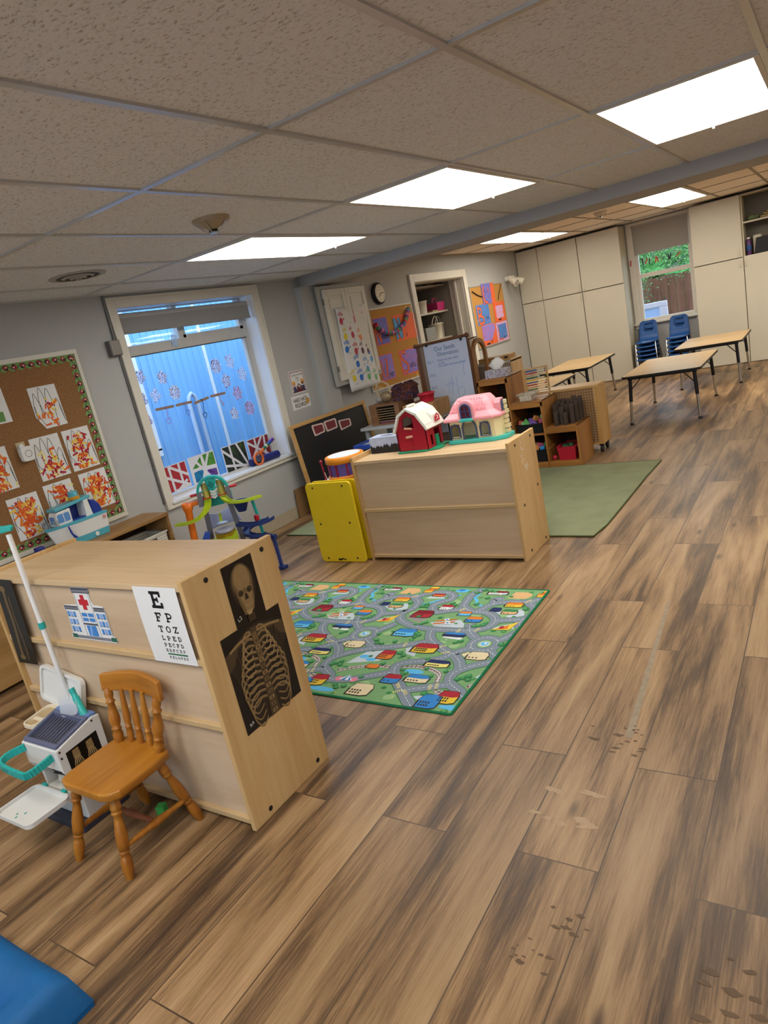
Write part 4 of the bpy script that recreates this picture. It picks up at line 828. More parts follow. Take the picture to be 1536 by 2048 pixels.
for r in range(4):
    for i in range(9):
        f = (r+.5)/4; x0_ = -2.065+.055*f; x1_ = -1.80-.045*f; x = x0_+(x1_-x0_)*(i+.5*(r % 2))/9+.01; y = 3.834+.036*f; z = .90+.082*f
        if not (-1.98 < x < -1.895 and r < 3): m.tube([(x-.011, y-.001, z+.010), (x-.008, y-.0035, z-.002), (x, y-.005, z-.007), (x+.008, y-.0035, z-.002), (x+.011, y-.001, z+.010)], .0012, n=5)
build(m, 'shingles', pkd, rf)
def arch(w, h, n=8): return [(-w/2, 0), (w/2, 0), (w/2, h-w/2)]+[(w/2*math.cos(PI*i/n), h-w/2+w/2*math.sin(PI*i/n)) for i in range(1, n)]+[(-w/2, h-w/2)]
dm = build(MB().prism(arch(.115, .115), (-1.935, 3.858, .865), UX, UZ, .05), 'dormer', pk, rf, bev=.005)
def arch_frame(nm, cx, cz, w, h, y, par, mat_, bars=True):
    a = arch(w, h); i = arch(w-.018, h-.012); m = MB(); k = len(a)
    i = [(x, z+.004) for x, z in i]
    for q in range(k): m.prism([a[q], a[(q+1) % k], i[(q+1) % k], i[q]], (cx, y, cz), UX, UZ, .008)
    if bars: m.box(cx-.002, cx+.002, y-.006, y-.001, cz, cz+h-.004); m.box(cx-w/2, cx+w/2, y-.006, y-.001, cz+h*.45, cz+h*.45+.004)
    return build(m, nm, mat_, par)
build(MB().prism(arch(.062, .085), (-1.935, 3.8075, .872), UX, UZ, .001), 'dormer_glass', M('doll_window_red', '#5d1f33', .3), dm)
arch_frame('dormer_window', -1.935, .868, .075, .092, 3.807, dm, dbl)
arch_frame('doorway', -1.938, .728, .105, .128, hy0, t, dbl, False)
for cx in (-2.038, -1.832): arch_frame('window_frame', cx, .742, .072, .092, hy0, t, dbl, False)
build(MB().prism([(-.045, 0), (.045, 0), (.05, .012), (.03, .02), (-.03, .02), (-.05, .012)], (-1.935, 3.80, .848), UX, UZ, .012), 'flower_box', aqua, t, bev=.004)
dm = build(MB().prism([(-.035, 0), (.035, 0), (.035, .06), (.02, .085), (-.02, .085), (-.035, .06)], (-1.763, 3.90, .872), UY, UZ, .04), 'dormer', pk, rf, bev=.004)
a = [(y*.7, z*.7) for y, z in arch(.075, .10)]
build(MB().prism(a, (-1.7228, 3.90, .878), UY, UZ, .002), 'dormer_window', dbl, dm)
# ------------------------------------------------------------------ tissue box with a forest
sky = M('carton_sky', '#a9b4cc', .5, var=.25, scale=25); fog = M('carton_fog', '#8f98b0', .5); forest = M('carton_forest', '#17171b', .5)
t = thing('tissue_box', 'tissue box printed with dark trees beside the toy barn', 'tissue box', (-2.59, 3.82, .705))
build(B(-2.68, -2.44, 3.775, 3.895, .7055, .815), 'carton', sky, t, bev=.001)
rr = random.Random(5)
for nm, oo, uu, ln in (('front_print', (-2.68, 3.7745, .7055), UX, .24), ('side_print', (-2.4395, 3.775, .7055), UY, .12)):
    c = Canvas(oo, uu, UZ); pts = [(0, 0), (ln, 0), (ln, .05)]; k = int(ln/.012)
    for i in range(k): x = ln-(i+.3)*ln/k; h = .045+.022*rr.random(); pts += [(x, h), (x-.004, h-.010)]
    c.poly(pts+[(0, .045)], forest, 1); c.done(nm, t)
build(MB().prism(ell(0, 0, .055, .022), (-2.56, 3.83, .8155), UX, UY, .0006), 'opening', M('carton_slot', '#5f6675', .6), t)
# ------------------------------------------------------------------ yellow folding unit, drum
yl = M('yellow_laminate', '#e2c424', .35, var=.05); yle = M('yellow_edge', '#e6c616', .4)
t = thing('yellow_play_unit', 'yellow rounded play panel unit standing left of the birch shelf', 'play panel', (-2.93, 3.68, 0))
for y, nm in ((3.545, 'front_panel'), (3.60, 'rear_panel')):
    p = build(MB().prism(rpoly(.395, .585, .03, 5, 0, .2925), (-2.935 if y < 3.58 else -2.925, y, .003), UX, UZ, .018), nm, yl if y < 3.58 else yle, t, bev=.003)
    if y < 3.58:
        for sx, sz in ((-3.066, .556), (-2.806, .559), (-3.068, .289), (-2.81, .294), (-3.07, .03), (-2.813, .032)): build(MB().lathe([(.008, 0), (.008, .4), (.004, .5), (.004, 1)], (sx, 3.5275, sz), (sx, 3.5245, sz), n=12), 'screw', M('dark_screw', '#4a4536', .4, metal=.6), p)
        c = Canvas((-2.985, 3.526, .012), UX, UZ)
        c.poly([(0, .006), (.02, .002), (.05, .012), (.075, .002), (.07, .014), (.045, .02), (.02, .014), (.01, .02)], ink, 1); c.done('worn_sticker', p)
build(B(-3.11, -2.745, 3.60, 3.86, .004, .56), 'body', M('unit_white', '#c9d2dd', .5), t, bev=.01)
t = thing('toy_drum', 'purple and orange toy drum on top of the yellow unit', 'drum', (-2.90, 3.745, .5605))
cxy = (-2.895, 3.742); po = M('drum_orange', '#e08a1c', .4); pv = M('drum_purple', '#5b4a94', .45); pr = M('drum_red', '#8c1230', .4)
def cyl(z0, z1, r, pr_=None): return MB().lathe(pr_ or [(r, 0), (r, 1)], (*cxy, z0), (*cxy, z1), n=28)
build(cyl(.5605, .60, .14, [(.132, 0), (.14, .1), (.14, .9), (.13, 1)]), 'lower_rim', po, t); build(cyl(.60, .685, .129), 'shell', pv, t); build(cyl(.685, .733, .14, [(.13, 0), (.14, .1), (.14, .9), (.132, 1)]), 'upper_rim', po, t)
build(cyl(.7332, .7342, .118), 'drumhead', M('drum_head', '#d5dde6', .5), t)
for a in (-2.6, -2.05, -1.5, -.9, -.3, .4, 1.2, 2.2): x, y = cxy[0]+.130*math.cos(a), cxy[1]+.130*math.sin(a); build(MB().bar((x, y, .598), (x, y, .688), .012, .008, up=(math.cos(a), math.sin(a), 0)), 'tension_strap', pr, t)
build(MB().tube([(-2.985, 3.60, .567), (-2.995, 3.598, .715)], .006, n=8).sphere((-2.996, 3.598, .722), .012), 'drumstick', pr, t)
build(MB().tube([(-2.985, 3.60, .645), (-2.972, 3.596, .60), (-2.965, 3.598, .565)], .002, n=5), 'cord', plastic_white, t)
a = -1.25; c = Canvas((cxy[0]+.131*math.cos(a)-.018, cxy[1]+.131*math.sin(a)+.004, .632), (math.cos(a+PI/2), math.sin(a+PI/2), 0), UZ); c.slab(rpoly(.045, .022, .01, 4, .02, .01), M('drum_badge', '#cdb3ae', .5), .002); c.ell(.02, .01, .014, .0055, pv, 1); c.done('badge', t)
# ------------------------------------------------------------------ leaning chalkboard with cards; brown board behind it
chalk = M('chalkboard_black', '#121113', .6, var=.25, scale=6); pine = Wd('pine_frame', '#97713f', '#b08650', '#bf985f', 'Y', fine=40)
t = thing('chalkboard', 'wood-framed black chalkboard leaning against the left wall under window', 'chalkboard', (-4.04, 5.22, 0))
def ln(y, z, k=0.): return (-4.02 - .09*z/.86 + k, y, z)
n_ = Vector((1, 0, .105)).normalized(); v_ = Vector((-.09/.86, 0, 1)).normalized()
def slabyz(y0, y1, z0, z1, th, off=0.): return MB().prism([(y0, z0), (y1, z0), (y1, z1), (y0, z1)], Vector((-4.02, 0, 0))+n_*off, UY, v_, th)
build(slabyz(4.63, 5.80, .03, .83, .01), 'board', chalk, t)
for a in ((4.60, 4.64, 0, .86), (5.79, 5.83, 0, .86), (4.64, 5.79, 0, .035), (4.64, 5.79, .825, .86)): build(slabyz(*a, .024, -.004), 'frame_rail', pine, t, bev=.003)
card = M('maroon_card', '#6d2429', .6); cw = M('card_border', '#cdb6b0', .6)
for i, (y0, y1, z0, z1, s) in enumerate(((4.905, 5.075, .69, .80, -.01), (5.095, 5.28, .69, .795, -.004), (5.315, 5.505, .65, .755, -.015))):
    c = Canvas(Vector((-4.02, 0, 0))+n_*.011, UY, v_); q = [(y0+.012, z0-s*.3), (y1-.01, z0-s), (y1, z0+.01-s), (y1+.006, z1-.012+s), (y1-.008, z1+s), (y0+.006, z1), (y0-.004, z1-.012), (y0, z0+.01)]
    c.slab(q, cw, .002); mx_, my_ = (y0+y1)/2, (z0+z1)/2; c.poly([(mx_+(x-mx_)*.78, my_+(y-my_)*.74) for x, y in q], card, 1)
    tag(c.done('card'), ('left', 'middle', 'right')[i]+' one of three maroon white-edged cards on the chalkboard', 'card', 'maroon cards on the chalkboard')
o = build(MB().prism([(4.56, 0), (4.95, 0), (4.93, .27), (4.585, .27)], (-4.20, 0, 0), UY, Vector((-.04, 0, 1)), .015), 'fibreboard_panel', M('brown_fibreboard', '#7d5d38', .8)); tag(o, 'low brown fibreboard panel behind the chalkboard at the skirting', 'board')

# ------------------------------------------------------------------ bulletin board with the ladybird border
cork = cork_material('cork', '#8a6440', '#6f4d2f', '#a0774f')
XW = -4.232
t = thing('bulletin_board', 'cork bulletin board with ladybird border on the left wall', 'bulletin board', (XW, 2.2, .63))
BY0, BY1, BZ0, BZ1 = 1.45, 2.85, .63, 1.806
build(B(XW, XW+.012, BY0+.02, BY1-.02, BZ0+.02, BZ1-.02), 'cork_panel', cork, t)
alu = M('board_frame', '#c9c4b4', .4, var=.04)
for a in ((BY0, BY1, BZ1-.03, BZ1), (BY0, BY1, BZ0, BZ0+.03), (BY1-.025, BY1, BZ0+.03, BZ1-.03), (BY0, BY0+.025, BZ0+.03, BZ1-.03)): build(B(XW, XW+.02, *a), 'frame_rail', alu, t, bev=.002)
lg = M('border_green', '#6f9350', .8, var=.25, scale=40); dg = M('border_vine', '#274f33', .8); lr = M('ladybird_red', '#8e1f33', .7); lc = M('ladybird_cream', '#d9b79a', .7); lk = M('ladybird_black', '#1c1216', .7)
def border(name, p, q, inward):
    c = Canvas((XW+.0135, 0, 0), UY, UZ); L_ = math.dist(p, q); n = int(L_/.0555); ux, uz = (q[0]-p[0])/L_, (q[1]-p[1])/L_; nx, nz = inward
    N_ = n*8; pts = [(p[0]+ux*L_*i/N_+nx*(.042+.008*math.sin(2*PI*i/8)), p[1]+uz*L_*i/N_+nz*(.042+.008*math.sin(2*PI*i/8))) for i in range(N_+1)]
    for i in range(N_):
        a = (p[0]+ux*L_*i/N_, p[1]+uz*L_*i/N_); b = (p[0]+ux*L_*(i+1)/N_, p[1]+uz*L_*(i+1)/N_); c.poly([a, b, pts[i+1], pts[i]], lg, 1)
    c.stroke([(p[0]+ux*L_*i/N_+nx*(.022+.016*math.sin(PI*i/8)), p[1]+uz*L_*i/N_+nz*(.022+.016*math.sin(PI*i/8))) for i in range(N_+1)], .005, dg, 2)
    for i in range(n):
        x, z = p[0]+ux*L_*(i+.5)/n+nx*.022, p[1]+uz*L_*(i+.5)/n+nz*.022; a = random.uniform(0, 6)
        c.ell(x, z, .019, .0165, lr, 3, 12); c.ell(x+.010*math.cos(a), z+.010*math.sin(a), .0085, .0085, lk, 4, 10); c.ell(x+.004*math.cos(a+2), z+.004*math.sin(a+2), .006, .006, lc, 5, 8); c.ell(x-.008*math.cos(a), z-.007*math.sin(a), .0035, .0035, lk, 5, 6)
    return c.done(name, t)
border('ladybird_border', (BY0+.03, BZ1-.03), (BY1-.03, BZ1-.03), (0, -1)); border('ladybird_border', (BY1-.028, BZ1-.03), (BY1-.028, BZ0+.03), (-1, 0)); border('ladybird_border', (BY0+.03, BZ0+.032), (BY1-.03, BZ0+.032), (0, 1))
fl = [M('tissue_orange', '#d4541a', .8, var=.15), M('tissue_amber', '#dd7420', .8, var=.15), M('tissue_yellow', '#e3c04f', .8, var=.12), M('tissue_red', '#a51d30', .8, var=.15), M('tissue_paleyellow', '#e6d58a', .8)]
def flame_art(y, z, w, h, seed, wts, density, label, extent=(.25, .6), skew=0., curl=False, blank=False):
    r = random.Random(seed); c = Canvas((XW+.0135, y, z), UY, UZ)
    o = [(0, 0), (w, skew*.3), (w-.006, h+skew), (-.004, h)]
    if curl: o = [(.04, -.002), (w, skew*.3), (w-.006, h+skew), (-.004, h), (-.006, .08)]
    c.slab(o, paper, .0015)
    if blank: c.rect(w*.55, w*.8, .01, .07, M('green_scrap', '#5f8a4a', .8), 1); return tag(c.done('flame_painting'), label, 'painting', 'flame pictures on the cork board')
    for (bx, by, tx, ty, bb) in ((.06, .5, .12, .86, .30), (.28, .62, .36, .97, .50), (.52, .6, .60, .93, .74), (.74, .3, .86, .66, .97)):
        c.stroke([(px*w, py*h) for px, py in cat_rom([(bx-.03, by-.28), (bx-.04, by), (bx+.02, (by+ty)/2+.06), (tx, ty), (tx+.06, (by+ty)/2+.08), (bb-.03, by), (bb, by-.22)], 4)], .0032, ink, 1)
    c.stroke([(.05*w, .55*h), (.04*w, .38*h), (.16*w, .2*h), (.1*w, .3*h), (.24*w, .06*h)], .003, ink, 1); c.stroke([(.9*w, .5*h), (.93*w, .3*h), (.97*w, .07*h)], .003, ink, 1)
    for k in range(density):
        a = r.gauss(.5, .17); b = min(.82, max(.08, r.gauss(sum(extent)/2, (extent[1]-extent[0])/1.9))); m = r.choices(fl, wts)[0]; an = r.uniform(0, PI); l, t_ = r.uniform(.011, .027), r.uniform(.005, .009)
        px, py = min(.93, max(.07, a))*w, b*h; ca, sa = math.cos(an), math.sin(an)
        c.poly([(px+u*ca-v*sa, py+u*sa+v*ca) for u, v in ((-l, -t_*.8), (l*.9, -t_), (l, t_), (-l*.8, t_*.7))], m, 2+k*.04)
    return tag(c.done('flame_painting'), label, 'painting', 'flame pictures on the cork board')
flame_art(2.435, 1.347, .192, .265, 1, (5, 3, 2, 1, 1), 26, 'flame picture with few scraps, topmost, its bottom corner curled', (.15, .5), curl=True)
flame_art(2.335, 1.03, .203, .276, 2, (2, 1, 2, 4, 2), 60, 'flame picture with red scraps heaped low, beside the white plug-in', (.1, .42))
flame_art(2.562, 1.03, .20, .275, 3, (3, 1, 3, 4, 1), 75, 'flame picture with red and yellow scraps by the right border', (.2, .75))
flame_art(2.322, .775, .20, .228, 4, (6, 2, 2, 1, 1), 60, 'flame picture half hidden behind the toy boat', (.3, .8))
flame_art(2.58, .745, .206, .26, 5, (7, 4, 2, 2, 1), 120, 'flame picture in dense orange scraps, lowest by the right border', (.25, .7))
flame_art(2.073, .722, .203, .268, 6, (7, 3, 2, 2, 1), 120, 'dense orange flame picture, lowest and left of the toy boat', (.2, .75))
flame_art(1.988, 1.043, .195, .265, 7, (6, 3, 1, 2, 1), 80, 'flame picture cut by the left picture edge, mid height', (.15, .7))
flame_art(2.08, 1.437, .20, .21, 8, (1, 1, 1, 1, 1), 0, 'mostly blank white sheet with a green scrap, upper left', blank=True)
t = thing('plug_in_chime', 'white square plug-in device with a ring on the cork board', 'plug-in', (XW, 2.285, 1.19))
build(B(XW+.011, XW+.018, 2.243, 2.302, 1.215, 1.305), 'outlet_plate', M('almond_plate', '#b5a67f', .4), t, bev=.003)
build(MB().prism(rpoly(.078, .092, .018, 4, 2.283, 1.228), (XW+.018, 0, 0), UY, UZ, .034), 'body', plastic_white, t, bev=.004)
build(MB().prism(rpoly(.03, .05, .012, 4, 2.266, 1.268), (XW+.018, 0, 0), UY, UZ, .022), 'plug_neck', plastic_white, t, bev=.004)
c = Canvas((XW+.0525, 2.286, 1.228), UY, UZ); c.stroke(ell(0, 0, .021, .021, 24), .003, M('ring_grey', '#55585e', .5), 1, closed=True); c.done('button_ring', t)
# junction box and conduit beside the window
t = thing('junction_box', 'grey steel junction box with conduit beside the window casing', 'electrical box', (XW, 3.14, 1.71))
jb = M('box_steel', '#6c6762', .4, metal=.4)
build(B(XW, XW+.045, 3.095, 3.185, 1.715, 1.822), 'box', jb, t, bev=.004); build(B(XW+.045, XW+.049, 3.10, 3.182, 1.72, 1.82), 'cover', M('box_cover', '#7b756d', .4, metal=.3), t, bev=.001)
build(MB().tube([(XW+.012, 3.172, 1.82), (XW+.012, 3.176, 2.0), (XW+.012, 3.18, 2.139)], .008), 'conduit', jb, t); build(MB().tube([(XW+.008, 3.176, 1.715), (XW+.008, 3.176, .6)], .006), 'conduit', jb, t)
# ------------------------------------------------------------------ low shelf under the board
lowm = Wd('low_shelf_oak', '#7a5530', '#96703f', '#ab8552', 'Y', fine=45)
t = thing('low_wood_shelf', 'low brown wooden shelf under the cork board, boat on top', 'shelf', (-4.09, 2.2, 0))
build(B(-4.228, -3.945, 1.2, 2.975, .575, .60), 'top', lowm, t, bev=.003)
for y in (1.2, 2.05, 2.953): build(B(-4.228, -3.955, y, y+.022, 0, .575), 'side_panel', lowm, t)
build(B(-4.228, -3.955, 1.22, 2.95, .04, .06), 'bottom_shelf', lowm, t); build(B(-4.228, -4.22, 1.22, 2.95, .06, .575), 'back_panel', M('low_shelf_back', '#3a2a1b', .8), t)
build(B(-4.228, -3.96, 1.22, 2.95, .30, .318), 'middle_shelf', lowm, t); build(B(-3.955, -3.947, 1.222, 2.05, .02, .575), 'front_panel', lowm, t)
def basket(name, label, x0, x1, y0, y1, z0, z1, m, flare=.012, parent=None, grip=None, pitch=.012):
    "woven open basket: ribs and bands"
    t = thing(name, label, 'basket', ((x0+x1)/2, (y0+y1)/2, z0)); wv = MB(); n = max(3, int((z1-z0)/pitch))
    for k in range(n):
        f0, f1 = k/n, (k+.8)/n; a = flare*f0; za, zb = z0+(z1-z0)*f0, z0+(z1-z0)*f1
        for i, (xa, xb, ya, yb) in enumerate(((x0-a, x1+a, y0-a, y0-a+.004), (x0-a, x1+a, y1+a-.004, y1+a), (x0-a, x0-a+.004, y0-a, y1+a), (x1+a-.004, x1+a, y0-a, y1+a))):
            if grip and grip[0] == i and grip[1] <= f0 < grip[2]:
                if i >= 2: yy = (y0+y1)/2; wv.box(xa, xb, ya, yy-.05, za, zb).box(xa, xb, yy+.05, yb, za, zb)
                else: xx = (x0+x1)/2; wv.box(xa, xx-.04, ya, yb, za, zb).box(xx+.04, xb, ya, yb, za, zb)
            else: wv.box(xa, xb, ya, yb, za, zb)
    for (xa, ya, dx, dy, L_) in ((x0, y0, 1, 0, x1-x0), (x0, y1, 1, 0, x1-x0), (x0, y0, 0, 1, y1-y0), (x1, y0, 0, 1, y1-y0)):
        q = max(3, int(L_/.018))
        for i in range(q+1):
            px, py = xa+dx*L_*i/q, ya+dy*L_*i/q; cx, cy = (x0+x1)/2, (y0+y1)/2; ex = flare*(1 if px > cx else -1)*(0 if dx else 1); ey = flare*(1 if py > cy else -1)*(0 if dy else 1)
            if not grip: wv.tube([(px, py, z0), (px+ex, py+ey, z1)], .003, n=4)
    wv.box(x0, x1, y0, y1, z0, z0+.004); build(wv, 'woven_sides', m, t)
    a = flare+.002; build(MB().tube([(x0-a, y0-a, z1), (x1+a, y0-a, z1), (x1+a, y1+a, z1), (x0-a, y1+a, z1)], .006, n=6, closed=True), 'rim', m, t)
    return t
basket('woven_basket', 'white woven basket with a handhold slot inside the low shelf', -4.19, -3.975, 2.66, 2.93, .319, .475, M('white_weave', '#cfcabb', .7, var=.12, scale=60), .006, grip=(3, .55, .8), pitch=.016)
m = MB()
for k in range(5): m.obox((-4.10, 2.38+.012*k, .33+.016*k), (.2, .32-.03*k, .012), Matrix.Rotation(.05*(k-2), 3, 'Z'))
tag(build(m, 'book_stack', M('dark_books', '#2f2c2c', .6)), 'dark heap of books inside the low shelf left of basket', 'books', kind='stuff')
# ------------------------------------------------------------------ toy boat
bw = M('boat_white', '#dad9d4', .35, var=.03); bt = M('boat_teal', '#4fa5b5', .35, var=.05); bb = M('boat_blue', '#20358a', .35); by_ = M('boat_yellow', '#c98e1c', .4)
t = thing('toy_boat', 'white and turquoise toy boat with a funnel on the low shelf', 'toy boat', (-4.12, 2.38, .6005))
def hull(zs, name, m, inset=0.):
    mb = MB(); st = []
    for z, y0_, y1_, hw in zs:
        n = 9; ring = []
        for i in range(n+1): f = i/n; ring.append((hw*(min(1, (f*1.9+.02))**.6 if f < .5 else 1), y0_+(y1_-y0_)*f))
        st.append([(-4.12+x, y, z) for x, y in ring]+[(-4.12-x, y, z) for x, y in ring[::-1]])
    k = len(st[0])
    mb.add(sum(st, []), [tuple(range(k))[::-1], tuple(range((len(st)-1)*k, len(st)*k))]+[(r*k+j, r*k+(j+1) % k, (r+1)*k+(j+1) % k, (r+1)*k+j) for r in range(len(st)-1) for j in range(k)])
    return build(mb, name, m, t, bev=.002)
hull([(.601, 2.24, 2.575, .058), (.645, 2.225, 2.58, .064)], 'keel', bt); hull([(.645, 2.225, 2.58, .063), (.735, 2.195, 2.585, .072)], 'hull', bw); hull([(.735, 2.187, 2.59, .075), (.752, 2.184, 2.592, .076)], 'deck', bt)
build(MB().prism([(2.255, .75), (2.36, .75), (2.365, .842), (2.27, .838), (2.256, .81)], (-4.165, 0, 0), UY, UZ, .09), 'wheelhouse', bw, t, bev=.006)
c = Canvas((-4.0745, 2.262, .765), UY, UZ); c.poly(rpoly(.085, .056, .012, 4, .045, .03), M('boat_glass', '#5e8dc4', .15), 1); c.rect(.043, .048, .002, .058, bw, 2); c.done('side_window', t)
c = Canvas((-4.155, 2.2525, .765), UX, UZ); c.poly([(.01, .0), (.06, .0), (.06, .05), (.01, .05)], MATS['boat_glass'], 1); c.done('front_window', t)
build(MB().prism([(2.262, .842), (2.52, .862), (2.52, .882), (2.262, .862)], (-4.172, 0, 0), UY, UZ, .104), 'cabin_roof', bt, t, bev=.004)
build(B(-4.16, -4.08, 2.365, 2.46, .752, .76), 'cockpit_floor', bb, t); build(B(-4.17, -4.155, 2.36, 2.47, .755, .85), 'cabin_wall', MATS['boat_blue'], t)
build(MB().prism([(2.455, .75), (2.505, .75), (2.495, .868), (2.465, .868)], (-4.17, 0, 0), UY, UZ, .10), 'roof_pillar', bw, t, bev=.003)
build(MB().prism([(2.51, .75), (2.58, .75), (2.575, .80), (2.545, .84), (2.51, .85)], (-4.165, 0, 0), UY, UZ, .09), 'stern_seat', bb, t, bev=.008)
build(MB().lathe([(.034, 0), (.034, .45), (.030, .47), (.028, 1)], (-4.12, 2.44, .878), (-4.12, 2.44, .93), n=18), 'funnel', bt, t); build(MB().lathe([(.036, 0), (.037, .5), (.036, 1)], (-4.12, 2.44, .876), (-4.12, 2.44, .897), n=18), 'funnel_band', by_, t)
rl = MB()
for z in (.775, .79): rl.tube([(-4.06, 2.255, z), (-4.085, 2.205, z), (-4.12, 2.19, z), (-4.155, 2.205, z), (-4.18, 2.255, z)], .0025, n=5)
for x, y in ((-4.06, 2.255), (-4.085, 2.205), (-4.12, 2.19), (-4.155, 2.205), (-4.18, 2.255), (-4.07, 2.23)): rl.tube([(x, y, .75), (x, y, .79)], .0025, n=5)
build(rl, 'bow_rail', M('boat_rail', '#8c9aa0', .4), t)
build(MB().lathe([(.014, 0), (.014, 1)], (-4.058, 2.48, .624), (-4.054, 2.48, .624), n=16), 'porthole', bw, t); build(MB().lathe([(.012, 0), (.012, 1)], (-4.049, 2.56, .715), (-4.046, 2.56, .715), n=14), 'life_ring', M('life_ring', '#c7857f', .5), t)
build(MB().prism([(2.30, .735), (2.308, .735), (2.32, .68), (2.345, .65), (2.32, .648), (2.305, .69)], (-4.056, 0, 0), UY, UZ, .004), 'side_stripe', bb, t)
o = build(MB().obox((-4.08, 2.03, .622), (.10, .16, .04), Matrix.Rotation(.2, 3, 'Z')).obox((-4.09, 2.10, .65), (.05, .05, .05)), 'toy_crate', M('toy_navy', '#27307a', .5), bev=.006); tag(o, 'navy blue toy lying left of the toy boat on low shelf', 'toy')
# ------------------------------------------------------------------ things taped to the left window
GX = -4.393
def daub(n, a, b, c_='#f2f0f4'): return mottled(n, (c_, c_, a, c_, c_, b, c_, c_, a), 22, thin=.9, hard=True)
pf = [daub('daub_a', '#a02a34', '#7a4032'), daub('daub_b', '#c05a62', '#8c3444', '#eadfea'), daub('daub_c', '#c8982a', '#8a2a2a'), daub('daub_d', '#b8788c', '#8fc0c8')]
flowers = [(3.424, 1.546, .055, 0, 5), (3.628, 1.507, .055, 0, 5), (3.379, 1.374, .06, 2, 5), (3.516, 1.386, .055, 3, 4), (3.709, 1.373, .058, 2, 8), (3.375, 1.21, .05, 1, 5), (4.215, 1.505, .062, 0, 8), (4.388, 1.521, .062, 3, 5), (4.500, 1.392, .062, 3, 5), (4.289, 1.367, .06, 0, 5), (4.381, 1.242, .062, 1, 6), (4.283, 1.079, .055, 2, 5), (4.483, 1.087, .062, 1, 8)]
fdesc = ['top left flower of the window, red petals', 'red paper flower right of the top left one', 'large paper flower half behind the left casing', 'pale paper flower above the first craft stick', 'round red and yellow daubed blossom above the second stick', 'lowest left paper flower by the window casing', 'round daubed blossom, upper right group, leftmost', 'white star-shaped flower topmost of the right group', 'pale blue-tinged flower nearest the right window edge', 'dark red flower below the round right-hand blossom', 'tall spotted flower in the middle of the right group', 'small yellow-red flower lowest of the right group', 'round yellowish blossom low by the right window edge']
for (y, z, r, mi_, n), d in zip(flowers, fdesc):
    c = Canvas((GX, y, z), UY, UZ); rr = random.Random(int(y*1000))
    a0 = rr.uniform(0, 6); k = 40
    out = [(r*(.62+.42*abs(math.sin(n*(a0+2*PI*i/k)/2))**.7 if n < 8 else r*(.93+.08*math.sin(8*2*PI*i/k)))*math.cos(2*PI*i/k)*.9, r*(.62+.42*abs(math.sin(n*(a0+2*PI*i/k)/2))**.7 if n < 8 else 1*(.93+.08*math.sin(8*2*PI*i/k)))*(1 if n < 8 else r)*math.sin(2*PI*i/k)) for i in range(k)]
    if n >= 8: out = [(r*(.93+.08*math.sin(8*2*PI*i/k))*math.cos(2*PI*i/k), r*1.08*(.93+.08*math.sin(8*2*PI*i/k))*math.sin(2*PI*i/k)) for i in range(k)]
    c.slab(out, pf[mi_], .001); tag(c.done('paper_flower'), d, 'paper flower', 'paper flowers on the left window')
stick = M('craft_stick', '#8f7668', .7, var=.12)
yc = [M('yarn_pink', '#a884c8', .8), M('yarn_blue', '#6f86c8', .8), M('yarn_black', '#23273a', .8), M('yarn_rose', '#b98aa0', .8)]
for i, ((y0, z0, y1, z1), (sy, ey, ez)) in enumerate(zip(((3.476, 1.279, 3.661, 1.272), (3.678, 1.273, 3.852, 1.269), (3.869, 1.251, 4.042, 1.269), (4.060, 1.272, 4.240, 1.270)), ((3.575, 3.565, 1.145), (3.764, 3.778, 1.167), (3.955, 3.945, 1.11), (4.158, 4.165, 1.16)))):
    c = Canvas((GX, y0, z0), UY, UZ); L_ = y1-y0; dz_ = z1-z0; o = [(x, yy+dz_*x/L_) for x, yy in rpoly(L_, .021, .0104, 4, L_/2, 0)]
    t = tag(c.slab(o, stick, .003).done('craft_stick'), ('pink heart string on the leftmost craft stick of the window', 'craft stick second from left with a blue heart string', 'tilted craft stick third from left with black string', 'rightmost craft stick of the window with a rose string')[i], 'craft stick', 'craft sticks on the left window')
    mx_, my_ = sy, z0+dz_*(sy-y0)/L_
    y_ = MB().tube([(GX+.006, mx_, my_+.012), (GX+.006, mx_+.004, my_-.03), (GX+.006, mx_-.004, my_-.05), (GX+.006, ey+.004, ez+.045)], .0028, n=5)
    hrt = [(0, .018), (.012, .028), (.024, .02), (.018, 0), (0, -.02), (-.014, 0), (-.02, .02), (-.01, .027)]
    if i < 3: y_.tube([(GX+.006, ey+a, ez+.02+b) for a, b in hrt], .0028, n=5, closed=True)
    else: y_.tube([(GX+.006, ey+.002, ez+.05), (GX+.006, ey+.016, ez+.01)], .005, n=5)
    y_.tube([(GX+.002, mx_-.004, my_+.013), (GX+.009, mx_, my_), (GX+.002, mx_+.004, my_-.013)], .003, n=5)
    build(y_, 'heart_string', yc[i], t)
tape_w = mottled('barn_tape_white', ('#d6d5da', '#dedde2'), 10, thin=.12)
def barn_art(y, z, w, h, fills, lines, label):
    c = Canvas((GX, y, z), UY, UZ); c.slab([(0, 0), (w, 0), (w, h), (0, h)], tape_w, .0012)
    for pts, m in fills: c.poly([(a*w, b*h) for a, b in pts], m, 1)
    for pts in lines: c.stroke([(a*w, b*h) for a, b in pts], .022, tape_w, 3)
    return tag(c.done('barn_door_painting'), label, 'painting', 'painted barn doors along the window sill')
